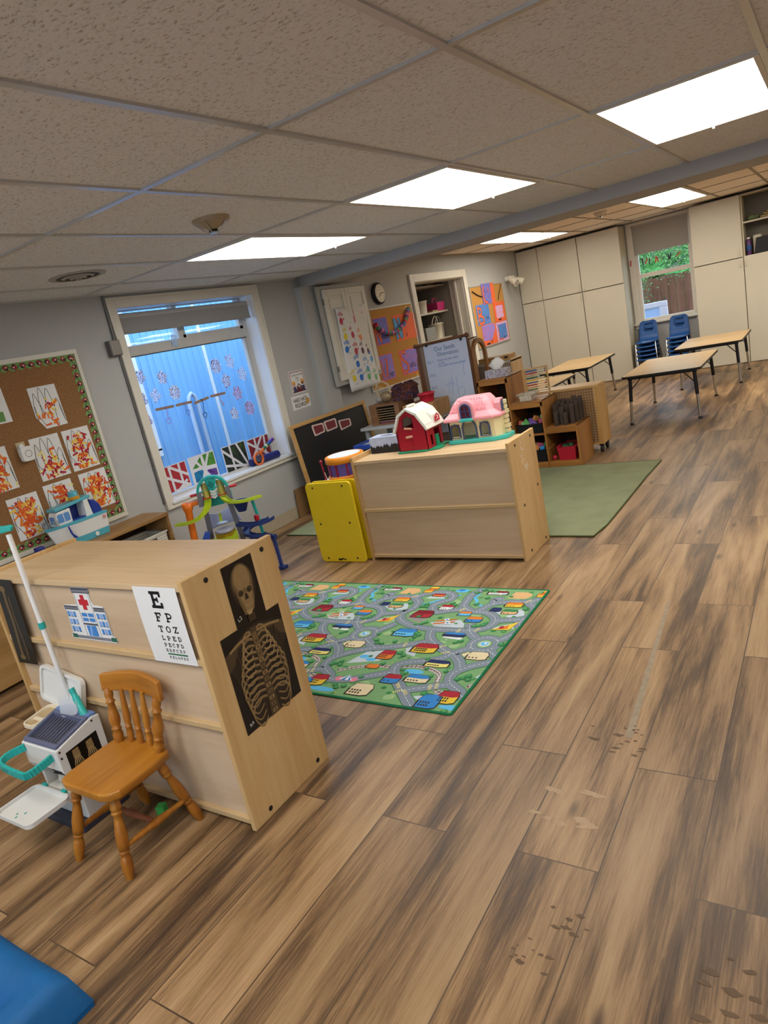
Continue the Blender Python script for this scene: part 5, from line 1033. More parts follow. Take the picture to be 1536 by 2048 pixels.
rp_ = mottled('barn_red_paint', ('#a02a34', '#b03a40', '#8c2430'), 14, thin=.12); gp_ = mottled('barn_green_paint', ('#2f6a35', '#4f8a3a', '#6aa04a'), 12, thin=.12); bp_ = mottled('barn_blue_paint', ('#1f6fa0', '#2a7fb0', '#1b5a8a'), 14, thin=.12); pp_ = mottled('barn_purple_paint', ('#5a3a8a', '#6a4a9a', '#4a2a6a'), 16, thin=.12); kp_ = mottled('barn_dark_paint', ('#23272c', '#2f3a34', '#1c1f26'), 10, thin=.12); op_ = mottled('barn_olive_paint', ('#3f5a2a', '#2f3a2c', '#55702f'), 12, thin=.12); mp_ = mottled('barn_maroon_paint', ('#7a2230', '#8c3038', '#6a1c2a'), 14, thin=.12)
FULL = [(0.03, .03), (.97, .03), (.97, .97), (.03, .97)]
barn_art(3.345, .621, .268, .216, [(FULL, rp_)], [[(.34, 1), (.36, 0)], [(.72, 1), (.72, 0)], [(0, .72), (1, .05)], [(.35, .95), (1, .45)], [(.4, .02), (1, .1)], [(.5, .02), (.9, .3)]], 'red striped barn door painting, leftmost on the window')
barn_art(3.64, .605, .29, .238, [([(.04, .55), (.5, .95), (.5, .6)], gp_), ([(.55, .95), (.97, .95), (.97, .45), (.6, .55)], gp_), ([(.08, .1), (.42, .08), (.45, .5), (.1, .45)], bp_), ([(.55, .08), (.95, .12), (.95, .36), (.6, .4)], pp_)], [[(0, .55), (1, .45)], [(.5, 1), (.5, 0)], [(.2, .9), (.75, 0)], [(.8, 1), (.3, 0)]], 'green, blue and purple barn door painting on the window')
barn_art(4.02, .601, .29, .232, [(FULL, kp_), ([(.3, .9), (.55, .9), (.6, .4)], op_), ([(.65, .95), (.95, .95), (.9, .6)], op_)], [[(.33, 1), (.36, 0)], [(.62, 1), (.95, 0)], [(0, .9), (.8, 0)], [(0, .3), (.9, .05)]], 'dark green-black barn door painting on the window')
barn_art(4.335, .605, .285, .216, [(FULL, mp_)], [[(.35, 1), (.35, 0)], [(.8, 1), (.7, 0)], [(0, .9), (.9, .1)], [(.1, .2), (.7, 1)]], 'maroon barn door painting, rightmost on the window')
# roller toy lying on the sill
t = thing('ribbon_roller_toy', 'navy toy with an orange wheel and striped handle on the sill', 'toy', (-4.30, 4.40, .5985))
nv = M('toy_deep_navy', '#1a2266', .35)
build(MB().tube([(-4.31, 4.24, .632), (-4.27, 4.56, .632)], .034, n=14), 'roller', nv, t)
build(MB().tube([(-4.252, 4.29+.052*math.cos(a), .655+.052*math.sin(a)) for a in [2*PI*i/20 for i in range(20)]], .011, n=8, closed=True), 'wheel', M('toy_orange', '#c8632a', .4), t)
build(MB().lathe([(.03, 0), (.03, 1)], (-4.256, 4.29, .655), (-4.25, 4.29, .655), n=16), 'mirror', M('toy_mirror', '#8a9ac0', .1, metal=.8), t)
for i, (hx, a, b) in enumerate((('#c8632a', 0, .25), ('#1f6a4a', .25, .42), ('#d8cba8', .42, .5), ('#1f6a4a', .5, .6), ('#23489a', .6, .8), ('#5a2a8a', .8, 1))):
    p0, p1 = Vector((-4.262, 4.33, .70)), Vector((-4.262, 4.535, .775)); build(MB().tube([p0.lerp(p1, a), p0.lerp(p1, b)], .016, n=10), 'handle_section', M('toy_seg_%d' % i, hx, .4), t)
t = thing('hanging_tag', 'small clear bag hanging from the window transom', 'tag', (-4.35, 3.81, 1.72))
build(MB().prism([(-.03, 0), (.025, -.01), (.03, .08), (-.025, .085)], (-4.355, 3.815, 1.725), UY, UZ, .004), 'pouch', M('clear_pouch', '#b8d0ee', .2, alpha=.55), t); build(MB().tube([(-4.353, 3.815, 1.80), (-4.353, 3.805, 1.85)], .003, n=5), 'string', plastic_white, t)
# ------------------------------------------------------------------ two posters right of the window
def PZ(y, z, k=.0006): return (XW+k, y, z)
c = Canvas(PZ(4.917, 1.104), UY, UZ); W, H = .217, .208; c.slab([(0, 0), (W, 0), (W, H), (0, H)], paper, .001)
pb = [M('poster_maroon', '#5e2226', .7), M('poster_orange', '#c97a3a', .7), M('poster_navy', '#2b3a63', .7), M('poster_yellow', '#d99a35', .7), M('poster_skin', '#c98e72', .7), M('poster_brown', '#7a4a36', .7), M('poster_barn', '#5a1a22', .7)]
for x0, x1, y0, y1 in ((.008, W-.008, H-.014, H-.008), (.008, .016, .008, H-.008), (W-.016, W-.008, .008, H-.008), (.008, W-.008, .008, .02)): c.rect(x0, x1, y0, y1, pb[0], 1)
for k in range(16): c.rect(.009, .015, .02+.0115*k, .025+.0115*k, pb[1], 2); c.rect(W-.015, W-.009, .02+.0115*k, .025+.0115*k, pb[1], 2)
c.text('Construction', W/2, .160, .034, ink, 2, sx=.95, center=True); c.text('Site', W/2, .130, .034, ink, 2, sx=.9, center=True)
for x0, x1, y in ((.075, .145, .118), (.09, .125, .106)): c.rect(x0, x1, y, y+.004, M('poster_grey', '#8d8c90', .7), 2)
c.poly([(.075, .015), (.15, .015), (.15, .06), (.112, .09), (.075, .06)], pb[6], 2); c.poly([(.09, .058), (.135, .058), (.112, .078)], paper, 3); c.rect(.118, .128, .04, .05, paper, 3); c.rect(.06, .16, .014, .04, pb[6], 2)
for cx, cy, sk in ((.045, .085, 4), (.172, .09, 5)): c.ell(cx, cy, .021, .02, pb[sk], 2); c.poly([(cx+.026*math.cos(PI*i/8), cy+.006+.026*math.sin(PI*i/8)) for i in range(9)], pb[3], 3); c.poly([(cx-.022, .014), (cx+.022, .014), (cx+.022, .064), (cx-.02, .064)], pb[2], 2); c.ell(cx-.012, .04, .008, .012, pb[0], 3)
tag(c.done('construction_poster'), 'small poster reading Construction Site with two hard-hatted cartoon children', 'poster')
c = Canvas(PZ(4.872, .958), UY, UZ); W, H = .27, .128; c.slab([(0, 0), (W, 0), (W+.002, H-.004), (.004, H)], paper, .001)
c.text('HARD HATS', .022, .066, .055, ink, 1, sx=.70); c.text('HARD HATS', .0235, .066, .055, ink, 2, sx=.70); c.text('REQUIRED', .035, .018, .055, ink, 1, sx=.66); c.text('REQUIRED', .0365, .018, .055, ink, 2, sx=.66)
c.poly([(.212, .022), (.256, .045), (.258, .062), (.246, .082), (.228, .086), (.212, .074), (.206, .05)], pb[5], 1); c.poly([(.213, .03), (.25, .05), (.243, .077), (.229, .081), (.216, .07), (.211, .05)], pb[3], 2)
tag(c.done('hard_hat_sign'), 'white sign reading HARD HATS REQUIRED under the construction poster', 'sign')

# ------------------------------------------------------------------ wall cabinet with the handprint sheet
fr_g = M('cabinet_frame_grey', '#a3a29c', .5, var=.03); dw = M('cabinet_door_white', '#cfc9bb', .45, var=.03)
t = thing('wall_cabinet', 'white two-door wall cabinet beside the pillar, handprint sheet on it', 'wall cabinet', (XW, 5.90, 1.06))
CF = -4.115
build(B(XW, CF-.02, 5.575, 6.28, 1.07, 2.02), 'body', fr_g, t)
m = MB()
for a in ((5.465, 5.53, 1.06, 2.03), (6.27, 6.31, 1.06, 2.03), (5.53, 6.27, 1.06, 1.105), (5.53, 6.27, 1.995, 2.03)): m.box(CF-.02, CF, *a)
build(m, 'face_frame', fr_g, t, bev=.002)
for y0, y1 in ((5.535, 5.90), (5.905, 6.265)):
    d = build(B(CF, CF+.012, y0, y1, 1.105, 1.992), 'door', dw, t, bev=.002)
    m = MB()
    for a in ((y0, y0+.055, 1.105, 1.992), (y1-.055, y1, 1.105, 1.992), (y0+.055, y1-.055, 1.105, 1.165), (y0+.055, y1-.055, 1.93, 1.992)): m.box(CF+.012, CF+.022, *a)
    m.box(CF+.012, CF+.019, y0+.085, y1-.085, 1.195, 1.90); build(m, 'raised_panel', dw, d, bev=.004)
for z in (1.20, 1.85): build(MB().box(CF+.001, CF+.026, 5.520, 5.536, z, z+.05).tube([(CF+.02, 5.532, z-.006), (CF+.02, 5.532, z+.056)], .006), 'hinge', M('hinge_grey', '#8d8a82', .35, metal=.6), t)
hp = {k: M('hand_'+k, v, .7, var=.25, scale=60) for k, v in dict(red='#b8384a', pink='#cf6f80', yellow='#d9c62a', orange='#d98a55', blue='#2a6fc0', plum='#5a3350', green='#6aa86a', sky='#5a9fd8', palegreen='#79b27f').items()}
c = Canvas((CF+.026, 0, 0), UY, UZ)
c.warp = lambda x, y: .012*math.sin(9*x+4*y) + .03*max(0, (1.2-y))**1.2
c.grid(5.655, 6.205, .972, 1.805, 10, 18, paper); c.L = 3
c.dz = .0004
def hand(y, z, s, m, left=False, fingers=5, palm=True, gap=1.):
    w = -1 if left else 1; r = random.Random(int(y*997+z*131)); a0 = r.uniform(-.2, .2)
    def q(a, b): return (y+w*(a*math.cos(a0)-b*math.sin(a0))*s, z+(a*math.sin(a0)+b*math.cos(a0))*s)
    if palm: c.poly([q(*p) for p in ell(0, -.28, .30, .36, 12)], m, 3)
    for f in range(min(4, fingers)):
        x = -.26+.17*f; l = (.42, .58, .62, .5)[f]
        c.poly([q(*p) for p in ell(x*1.35, .12*gap+l*.55, .062, l*.42, 10, -x*.6)], m, 4)
    if fingers > 4: c.poly([q(*p) for p in ell(.44, -.05, .065, .22, 10, -.8)], m, 5)
for y, z, col, kw in ((5.715, 1.70, 'red', {}), (5.985, 1.70, 'pink', {}), (6.10, 1.69, 'pink', dict(left=True)), (5.735, 1.545, 'yellow', dict(fingers=3)), (5.865, 1.55, 'red', dict(fingers=2)), (6.01, 1.51, 'orange', dict(left=True, gap=1.4)), (6.135, 1.515, 'orange', dict(gap=1.4)), (5.72, 1.42, 'blue', {}), (5.86, 1.385, 'red', {}), (5.99, 1.375, 'plum', dict(fingers=3)), (6.11, 1.355, 'plum', {}), (5.84, 1.255, 'blue', dict(gap=1.6, fingers=4)), (5.985, 1.22, 'sky', dict(palm=False)), (6.00, 1.18, 'sky', dict(fingers=1)), (6.135, 1.27, 'sky', dict(fingers=2)), (5.745, 1.125, 'yellow', dict(fingers=3)), (5.855, 1.115, 'blue', {}), (5.985, 1.10, 'green', {}), (6.125, 1.075, 'palegreen', {})): hand(y, z, .098, hp[col], **kw)
for y, z in ((5.73, 1.635), (5.88, 1.64), (5.74, 1.475), (5.89, 1.475), (6.03, 1.45), (5.75, 1.35), (5.88, 1.32), (6.02, 1.30), (5.79, 1.19), (6.04, 1.235), (6.08, 1.19), (5.77, 1.035), (5.87, 1.04), (6.02, 1.02), (5.95, 1.63), (6.10, 1.445)):
    c.stroke([(y-.022, z), (y-.008, z+.004), (y+.004, z-.001), (y+.022, z+.003)], .003, M('pencil_grey', '#6d6c72', .8), 3)
o = c.done('handprint_sheet'); sm = o.modifiers.new('thick', 'SOLIDIFY'); sm.thickness = .0006; tag(o, 'long white paper sheet of coloured handprints hanging on wall cabinet', 'handprint sheet')
# ------------------------------------------------------------------ clock
t = thing('wall_clock', 'round black-rimmed wall clock above the letter paintings', 'clock', (XW, 6.71, 1.90))
cc = (6.71, 1.90)
build(MB().lathe([(.115, 0), (.12, .3), (.117, .8), (.10, 1)], (XW, *cc), (XW+.045, *cc), n=36), 'case', black_plastic, t)
c = Canvas((XW+.0455, *cc), UY, UZ); c.slab(ell(0, 0, .097, .097, 32), M('clock_face', '#dcd3bb', .5), .0005)
for h in range(12): a = PI/2-2*PI*(h+1)/12; c.text(str(h+1), .076*math.cos(a), .076*math.sin(a)-.009, .026, ink, 1, center=True)
c.ell(0, .035, .006, .006, M('clock_red', '#b04030', .6), 1); c.done('dial', t)
hh = MB()
for a, l, w_ in ((math.radians(90-217), .045, .008), (math.radians(90-88), .070, .006)): hh.bar((XW+.0475, cc[0], cc[1]), (XW+.0475, cc[0]+l*math.cos(a), cc[1]+l*math.sin(a)), w_, .001, up=(1, 0, 0))
build(hh, 'hands', ink, t)
# ------------------------------------------------------------------ letter boards
cork2 = cork_material('cork_tan', '#b58446', '#a07038', '#c69a5c'); bord_w = M('board_frame_white', '#c9c6bd', .45)
def board(label, y0, y1, z0, z1, fw, fm):
    t = thing('bulletin_board', label, 'bulletin board', (XW, (y0+y1)/2, z0)); build(B(XW, XW+.012, y0+fw, y1-fw, z0+fw, z1-fw), 'cork_panel', cork2, t)
    for a in ((y0, y1, z0, z0+fw), (y0, y1, z1-fw, z1), (y0, y0+fw, z0+fw, z1-fw), (y1-fw, y1, z0+fw, z1-fw)): build(B(XW, XW+.018, *a), 'frame_rail', fm, t, bev=.002)
    return t
t = board('tan cork board with four letter paintings and a paper chain', 6.215, 7.40, .875, 1.755, .018, bord_w)
c = Canvas((XW+.0135, 0, 0), UY, UZ); rr = random.Random(2)
for cy, cz, n in ((7.29, 1.66, 60), (6.33, .94, 60), (7.30, .95, 50)):
    for k in range(n): c.ell(cy+rr.uniform(-.09, .09), cz+rr.uniform(-.055, .055), .012, .008, [M('scrap_cream', '#d9c7a0', .8), M('scrap_amber', '#c9902f', .8), M('scrap_gold', '#d9b04a', .8)][k % 3], 1, 6, rr.random()*3)
c.done('leaf_cluster', t)
lt_ = [mottled('wash_violet', ('#5d4f96', '#7a63a8', '#6a7ac0', '#8a6a9a'), 14), mottled('wash_orange', ('#e0663a', '#e8743f', '#d85a30'), 8), mottled('wash_lilac', ('#8a62a8', '#a87ab8', '#7a7ac8', '#b08ab0'), 12), mottled('wash_blue', ('#3a6ab8', '#4a8ac8', '#5a6ab0', '#7a9ad0'), 14), mottled('wash_pink', ('#b88ac0', '#d09ac0', '#c8a8d0', '#e0907a'), 10)]
orange_card = M('orange_card', '#dd6234', .75); lett_o = M('letter_orange', '#e2683a', .7); lett_b = M('letter_blue', '#4d8fc4', .7)
def art(y0, y1, z0, z1, base, wash, inset, letter, lm, name, label, wpts=None, tilt=0., group='letter paintings on the left wall', lift=0.):
    w, h = y1-y0, z1-z0; c = Canvas((XW+.0125+lift, y0, z0), UY, UZ); c.slab([(0, 0), (w, tilt), (w, h+tilt), (0, h)], base, .002)
    if wash: c.poly([(a*w, b*h+tilt*a) for a, b in (wpts or [(inset, inset), (1-inset, inset), (1-inset, 1-inset), (inset, 1-inset)])], wash, 1)
    for st, wd in letter:
        p = [(a*w, b*h) for a, b in st]; c.stroke(p, wd*1.45, M('letter_outline', '#2a2230', .8), 2); c.stroke(p, wd, lm, 3)  # wider dark stroke outlines each letter
    if name: c.text(name[0], name[1]*w, name[2]*h, name[3], ink, 4, sx=.8)
    return tag(c.done('letter_painting'), label, 'painting', group)
art(6.48, 6.785, 1.345, 1.65, orange_card, lt_[0], .03, [([(.06, .85), (.1, .1)], .02), ([(.06, .8), (.36, .1)], .02), ([(.36, .1), (.33, .8)], .02)], lett_o, ('ovah', .42, .22, .085), 'violet letter painting behind the low left part of the chain')
art(6.91, 7.42, 1.345, 1.638, orange_card, None, 0, [([(.07, .08), (.05, .9)], .045), ([(.05, .88), (.27, .1)], .045), ([(.27, .1), (.25, .9)], .045)], lett_b, ('o', .45, .12, .09), 'orange letter painting with a blue N under the paper chain')
art(6.455, 6.745, .955, 1.245, orange_card, lt_[2], .03, [([(.05, .8), (.16, .1), (.28, .6), (.4, .08), (.52, .85)], .024)], lett_o, ('ren', .52, .1, .10), 'lilac letter painting, W in orange, above the paper organiser')
art(6.90, 7.325, .945, 1.24, orange_card, lt_[2], .045, [(cat_rom([(.34, .85), (.22, .93), (.1, .85), (.08, .7), (.2, .56), (.32, .45), (.36, .3), (.28, .15), (.14, .12), (.06, .25)], 4), .026)], lett_o, ('asha', .46, .25, .10), 'lilac letter painting with a large orange S')
chain = cat_rom([(6.487, 1.59), (6.52, 1.545), (6.62, 1.49), (6.747, 1.458), (6.85, 1.455), (6.93, 1.466), (7.077, 1.515), (7.16, 1.575), (7.22, 1.64), (7.282, 1.705)], 40); dense = [chain[0]]
for p in chain:
    if math.dist(p, dense[-1]) >= .036: dense.append(p)
t = thing('paper_chain', 'swagged chain of multicoloured paper links across the letter board', 'paper chain', (XW+.045, 6.88, 1.44))
lk_ = [M('link_%d' % i, h, .7) for i, h in enumerate(('#c23a5a', '#3f9a58', '#4a4a90', '#e07a88', '#8450a8', '#2f84a8'))]
for i in range(len(dense)-1):
    (a, b), (d, e) = dense[i], dense[i+1]; u = Vector((0, d-a, e-b)).normalized(); mid = Vector((XW+.0415, (a+d)/2, (b+e)/2)); v = Vector((1, 0, 0)); w_ = u.cross(v)
    m = MB(); n = 12; r = .026; hw = .014
    ringa = [mid + (v*math.cos(2*PI*k/n)+w_*math.sin(2*PI*k/n))*r + u*hw for k in range(n)]; ringb = [p - u*2*hw for p in ringa]
    m.add(ringa+ringb, [(k, (k+1) % n, n+(k+1) % n, n+k) for k in range(n)], 0, True); build(m, 'link', lk_[i % 6], t)
t = board('smaller tan cork board with five letter paintings by far corner', 9.07, 10.255, .965, 1.83, .015, M('board_frame_alu', '#a8a59c', .35, metal=.3))
g5 = 'letter paintings on the left wall'
def art3(*a, **k): return art(*a, **k)
art(9.46, 9.905, 1.555, 1.845, orange_card, lt_[0], .02, [(cat_rom([(.22, .86), (.12, .7), (.1, .4), (.15, .15), (.35, .06)], 4), .03), ([(.5, .8), (.55, .55)], .02), ([(.75, .45), (.7, .2)], .02)], lett_o, None, 'violet painting with an orange C, topmost of its cork board', lift=.004, wpts=[(0, .03), (.7, 0), (.75, 1), (0, 1)])
art(9.18, 9.63, 1.28, 1.565, lt_[3], lt_[3], .01, [([(.14, .06), (.12, .88)], .03), (cat_rom([(.12, .88), (.36, .76), (.34, .56), (.16, .48)], 4), .03), (cat_rom([(.16, .48), (.46, .36), (.44, .12), (.14, .06)], 4), .03)], lett_o, ('ryson', .62, .25, .07), 'blue painting with an orange B at left of its cork board')
art(9.79, 10.21, 1.27, 1.555, orange_card, lt_[4], .18, [([(.3, .1), (.55, .1), (.55, .22)], .014)], ink, None, 'pale pink painting on orange card at right of cork board', lift=.002)
art(9.265, 9.765, .982, 1.275, orange_card, lt_[2], .03, [([(.2, .06), (.45, .06)], .016)], ink, ('A7', .52, .05, .08), 'orange and lilac painting, lower left on its cork board', wpts=[(.02, .25), (.6, .2), (.95, .7), (.9, .98), (.02, .98)])
art(9.78, 10.215, .98, 1.262, lt_[4], lt_[3], .12, [([(.18, .8), (.14, .12), (.5, .1)], .02)], lett_o, ('ee', .55, .1, .08), 'blue and pink painting with an orange L, lower right')
t = tag(build(MB().tube([(XW+.021, 9.14, 1.76), (XW+.021, 9.3, 1.70), (XW+.021, 9.455, 1.665)], .008, n=5), 'yarn_strand', M('dark_yarn', '#2a221c', .8)), 'dark yarn strand at upper left of the smaller cork board', 'yarn')
t = tag(build(MB().tube([(XW+.019, 10.2, 1.80), (XW+.019, 10.08, 1.68), (XW+.019, 10.0, 1.58)], .006, n=5), 'yarn_strand', MATS['dark_yarn']), 'dark yarn strand at upper right of the smaller cork board', 'yarn')
t = thing('emergency_light', 'white twin-head emergency light on the wall by the far corner', 'emergency light', (XW, 10.5, 1.80))
ew = M('lamp_housing_white', '#d8d2c2', .35)
build(B(XW, XW+.09, 10.42, 10.64, 1.83, 1.90), 'housing', ew, t, bev=.012)
for y, dy in ((10.42, -.03), (10.62, .04)):
    h_ = build(MB().lathe([(.03, 0), (.045, .4), (.06, 1)], (XW+.08, y, 1.85), (XW+.20, y+dy, 1.775), n=18), 'lamp_head', ew, t); d_ = (Vector((XW+.20, y+dy, 1.775))-Vector((XW+.08, y, 1.85))).normalized(); p_ = Vector((XW+.20, y+dy, 1.775))
    build(MB().lathe([(.05, 0), (.046, 1)], p_+d_*.001, p_+d_*.004, n=18), 'lens', M('lamp_lens', '#9a9488', .2), h_)
# ------------------------------------------------------------------ closet shelves and what is on them
for z in (1.24, 1.60, 1.95, .85, .45): struct(B(-5.55, -4.52, 7.27, 8.925, z-.022, z), 'trim_2', M('closet_shelf', '#a59d8c', .6))
def pail(label, x, y, z, r, h, m, name='bucket', lid=None, handle=True, group=None):
    t = thing(name, label, 'bucket', (x, y, z), group); b_ = MB(); n = 20; f = 1.0
    b_.lathe([(r*.86, 0), (r, .9), (r*1.06, .91), (r*1.06, 1)], (x, y, z), (x, y, z+h), n=n); build(b_, 'body', m, t)
    if handle: build(MB().tube([(x, y-r, z+h*.9), (x+.02, y-r*.6, z+h*1.35), (x+.02, y, z+h*1.5), (x+.02, y+r*.6, z+h*1.35), (x, y+r, z+h*.9)], .006, n=6), 'handle', m, t)
    return t
cw_ = M('pail_white', '#b9b2a4', .5)
pail('white plastic pail on the middle closet shelf', -4.66, 8.36, 1.60, .115, .165, cw_, handle=False)
t = thing('caddy', 'bright pink caddy with a handle on the middle closet shelf', 'caddy', (-4.64, 8.79, 1.60)); pkc = M('caddy_pink', '#b3306a', .4)
b_ = MB(); a = [(-4.72, 8.68), (-4.55, 8.68), (-4.55, 8.88), (-4.72, 8.88)]; b2 = [(x+(.02 if x > -4.65 else -.02), y+(.0 if y > 8.8 else -.03)) for x, y in a]
b_.add([(x, y, 1.6005) for x, y in a]+[(x, y, 1.72) for x, y in b2], [(3, 2, 1, 0), (0, 1, 5, 4), (1, 2, 6, 5), (2, 3, 7, 6), (3, 0, 4, 7), (4, 5, 6, 7)]); build(b_, 'body', pkc, t, bev=.004)
build(MB().tube([(-4.64, 8.72, 1.72), (-4.64, 8.73, 1.775), (-4.64, 8.83, 1.775), (-4.64, 8.84, 1.72)], .008), 'handle', pkc, t)
o = build(MB().box(-4.72, -4.53, 8.49, 8.655, 1.601, 1.612).box(-4.71, -4.54, 8.50, 8.65, 1.612, 1.622), 'paper_stack', M('kraft_papers', '#8f7a5a', .8)); tag(o, 'flat stack of tan papers between pail and pink caddy', 'papers')
o = build(MB().obox((-4.80, 8.12, 1.655), (.2, .2, .11), Matrix.Rotation(.3, 3, 'Z')).sphere((-4.77, 8.14, 1.72), .06), 'dark_bag', M('bag_navy', '#232b3d', .7), bev=.02); tag(o, 'dark blue bag at left end of the middle closet shelf', 'bag')
pail('white lidded bucket with a raised white handle, lower closet shelf', -4.62, 8.64, 1.24, .095, .205, M('pail_cream', '#c9c1ae', .5))
pail('grey-white bucket right of the lidded bucket, lower closet shelf', -4.68, 8.835, 1.24, .085, .20, M('pail_grey', '#a39c8e', .5))
t = thing('storage_box', 'translucent plastic box full of odds and ends, lower closet shelf', 'box', (-4.63, 8.36, 1.24)); build(B(-4.73, -4.54, 8.22, 8.50, 1.2405, 1.41), 'body', M('clear_box', '#8d8c88', .3, alpha=.75), t, bev=.01); build(B(-4.72, -4.55, 8.23, 8.49, 1.243, 1.35), 'contents', M('box_contents', '#6a6460', .8), t)
o = build(MB().prism([(-.09, 0), (.08, 0), (.05, .12), (.02, .16), (-.04, .15), (-.07, .1)], (-4.80, 8.50, 1.24), UY, UZ, .05), 'orange_sack', M('sack_orange', '#a8502a', .7), bev=.01); tag(o, 'crumpled orange sack behind the boxes on the lower closet shelf', 'bag')
rr = random.Random(9)
for i in range(4):
    y = 8.02+.22*i; pail('white paint tub with a bright lid under the lower closet shelf', -4.63, y, .85, .07, .13+.02*(i % 2), [cw_, M('tub_yellow', '#c9b85a', .5)][i % 2], name='paint_tub', handle=False, group='paint tubs below the lower closet shelf')
for i, (y, col) in enumerate(((7.9, '#5a3a2a'), (8.2, '#3b3f52'), (8.5, '#6a4a2f'), (8.78, '#38302c'))): o = build(B(-4.8, -4.56, y, y+.2, 1.951, 2.06), 'carton', M('top_carton_%d' % i, col, .7), bev=.004); tag(o, ('brown carton', 'blue-grey carton', 'tan carton', 'dark carton')[i]+' on the top closet shelf', 'carton')

# ------------------------------------------------------------------ easel
ew_ = Wd('easel_wood', '#6b4524', '#86592f', '#9c6c3c', 'Z', fine=45); ewd = Wd('easel_wood_dark', '#4a2d1a', '#5f3b22', '#744a2b', 'Z', fine=45)
EY = 5.92; EL, ER = -3.40, -2.84
t = thing('easel', 'brown wooden easel holding a sheet of seed notes', 'easel', (-3.12, 6.05, 0))
for x in (EL+.015, ER-.015): build(MB().prism([(x-.02, 0), (x+.02, 0), (x+.02, 1.25), (x+.016, 1.27), (x, 1.285), (x-.016, 1.27), (x-.02, 1.25)], (0, EY, 0), UX, UZ, .025), 'front_post', ewd, t, bev=.004)
build(B(EL+.035, ER-.035, EY-.022, EY-.008, .32, 1.28), 'board', M('easel_board', '#7d6a58', .7), t)
build(MB().tube([(EL, EY-.035, 1.285), (ER, EY-.035, 1.30)], .014).sphere((EL+.0, EY-.035, 1.285), .022).sphere((ER, EY-.035, 1.30), .024), 'paper_roll_bar', ewd, t)
for x in (EL-.03, ER+.0):
    m = MB(); n = 12; yo, zo, r1, r2 = EY+.14, 1.10, .15, .11
    for i in range(n):
        a, b = PI*i/n, PI*(i+1)/n; m.prism([(yo+r1*math.cos(a), zo+r1*math.sin(a)), (yo+r1*math.cos(b), zo+r1*math.sin(b)), (yo+r2*math.cos(b), zo+r2*math.sin(b)), (yo+r2*math.cos(a), zo+r2*math.sin(a))], (x, 0, 0), UY, UZ, .028)
    m.box(x, x+.028, yo-r1, yo-r2, 0, zo).box(x, x+.028, yo+r2, yo+r1, 0, zo).box(x, x+.028, yo-r2, yo+r2, .55, .60); build(m, 'side_frame', ew_, t)
build(MB().obox((ER+.03, EY-.005, 1.262), (.085, .05, .014), Matrix.Rotation(-.1, 3, 'Y')), 'ledge', ewd, t, bev=.002)
build(B(EL+.03, ER-.03, EY-.09, EY-.01, .30, .32), 'tray', ew_, t)
c = Canvas((-3.315, EY-.0565, .42), UX, Vector((0, .03, 1)))
pp = M('chart_paper', '#b9bfd0', .7, var=.03); c.slab([(0, 0), (.465, .0), (.462, .872), (-.002, .858)], pp, .0008)
mk = M('marker_teal', '#2f5f86', .7); mk2 = M('marker_blue', '#3c62a8', .7)
for k in range(14): c.rect(.01, .455, .05+.055*k, .0508+.055*k, M('chart_rule', '#a9b2c8', .7), 1)
c.text('Our Seeds', .11, .785, .062, mk, 2, sx=.85, rot=.02); c.text('Observations', .13, .735, .055, mk, 2, sx=.78, rot=.02)
for s_, x, y, h in (('Day 1:', .015, .68, .038), ('- Water has been added', .115, .685, .034), ('to plant', .135, .660, .030), ('- Our Seeds have been planted', .115, .632, .034), ('Day 2:', .02, .555, .036), ('Day 5:', .015, .435, .036), ('Day 6:', .012, .315, .036)): c.text(s_, x, y, h, mk2 if 'Day' not in s_ else mk, 2, sx=.72, rot=.03)
for st in ([(.20, .37), (.215, .46), (.22, .50)], [(.25, .53), (.24, .42), (.235, .34)], [(.17, .45), (.26, .47), (.24, .43)], [(.30, .52), (.295, .40), (.305, .28)], [(.30, .40), (.35, .42), (.365, .37), (.33, .32), (.30, .30)], [(.40, .64), (.385, .58), (.39, .52)], [(.10, .27), (.25, .29)], [(.12, .24), (.22, .25)]): c.stroke(cat_rom(st, 5), .0035, M('crayon_blue', '#6f92c8', .8), 2)
tag(c.done('chart_paper'), 'large lined paper headed Our Seeds Observations hung on the easel', 'chart paper')
for i, x in enumerate((-3.27, -2.90)): tag(build(MB().obox((x, EY-.045, 1.278), (.012, .03, .03), Matrix.Rotation(.3, 3, 'Y')), 'binder_clip', black_plastic), ('left', 'right')[i]+' black clip holding the seed notes paper to the easel', 'clip')
# ------------------------------------------------------------------ paper organiser corner
ob_ = Wd('organiser_brown', '#5f4127', '#775232', '#8a633f', 'X', fine=40)
t = thing('side_table', 'white-topped table under the brown paper organiser', 'table', (-3.47, 5.60, 0))
build(B(-3.86, -3.08, 5.33, 5.80, .612, .640), 'top', M('table_white', '#a9a9a8', .4), t, bev=.004)
for x in (-3.83, -3.13): 
    for y in (5.36, 5.74): build(B(x, x+.04, y, y+.04, .0095, .612), 'leg', M('table_leg_grey', '#8f8f90', .5), t)
t = thing('paper_organiser', 'brown wooden paper organiser with dark slots beside the easel', 'organiser', (-3.59, 5.55, .6405))
m = MB().box(-3.755, -3.675, 5.40, 5.70, .6405, .838).box(-3.47, -3.42, 5.40, 5.70, .6405, .838).box(-3.675, -3.47, 5.69, 5.70, .6405, .838).box(-3.675, -3.47, 5.40, 5.70, .815, .838).box(-3.675, -3.47, 5.40, 5.70, .6405, .655); build(m, 'case', ob_, t)
for k in range(6): build(B(-3.675, -3.47, 5.405, 5.69, .672+.023*k, .675+.023*k), 'slot_shelf', M('slot_edge', '#a58a66', .6), t)
build(B(-3.675, -3.47, 5.50, 5.505, .6555, .815), 'slot_shade', M('slot_shade_black', '#120d09', .9), t)  # near-black sheet painting in the shade inside the slots
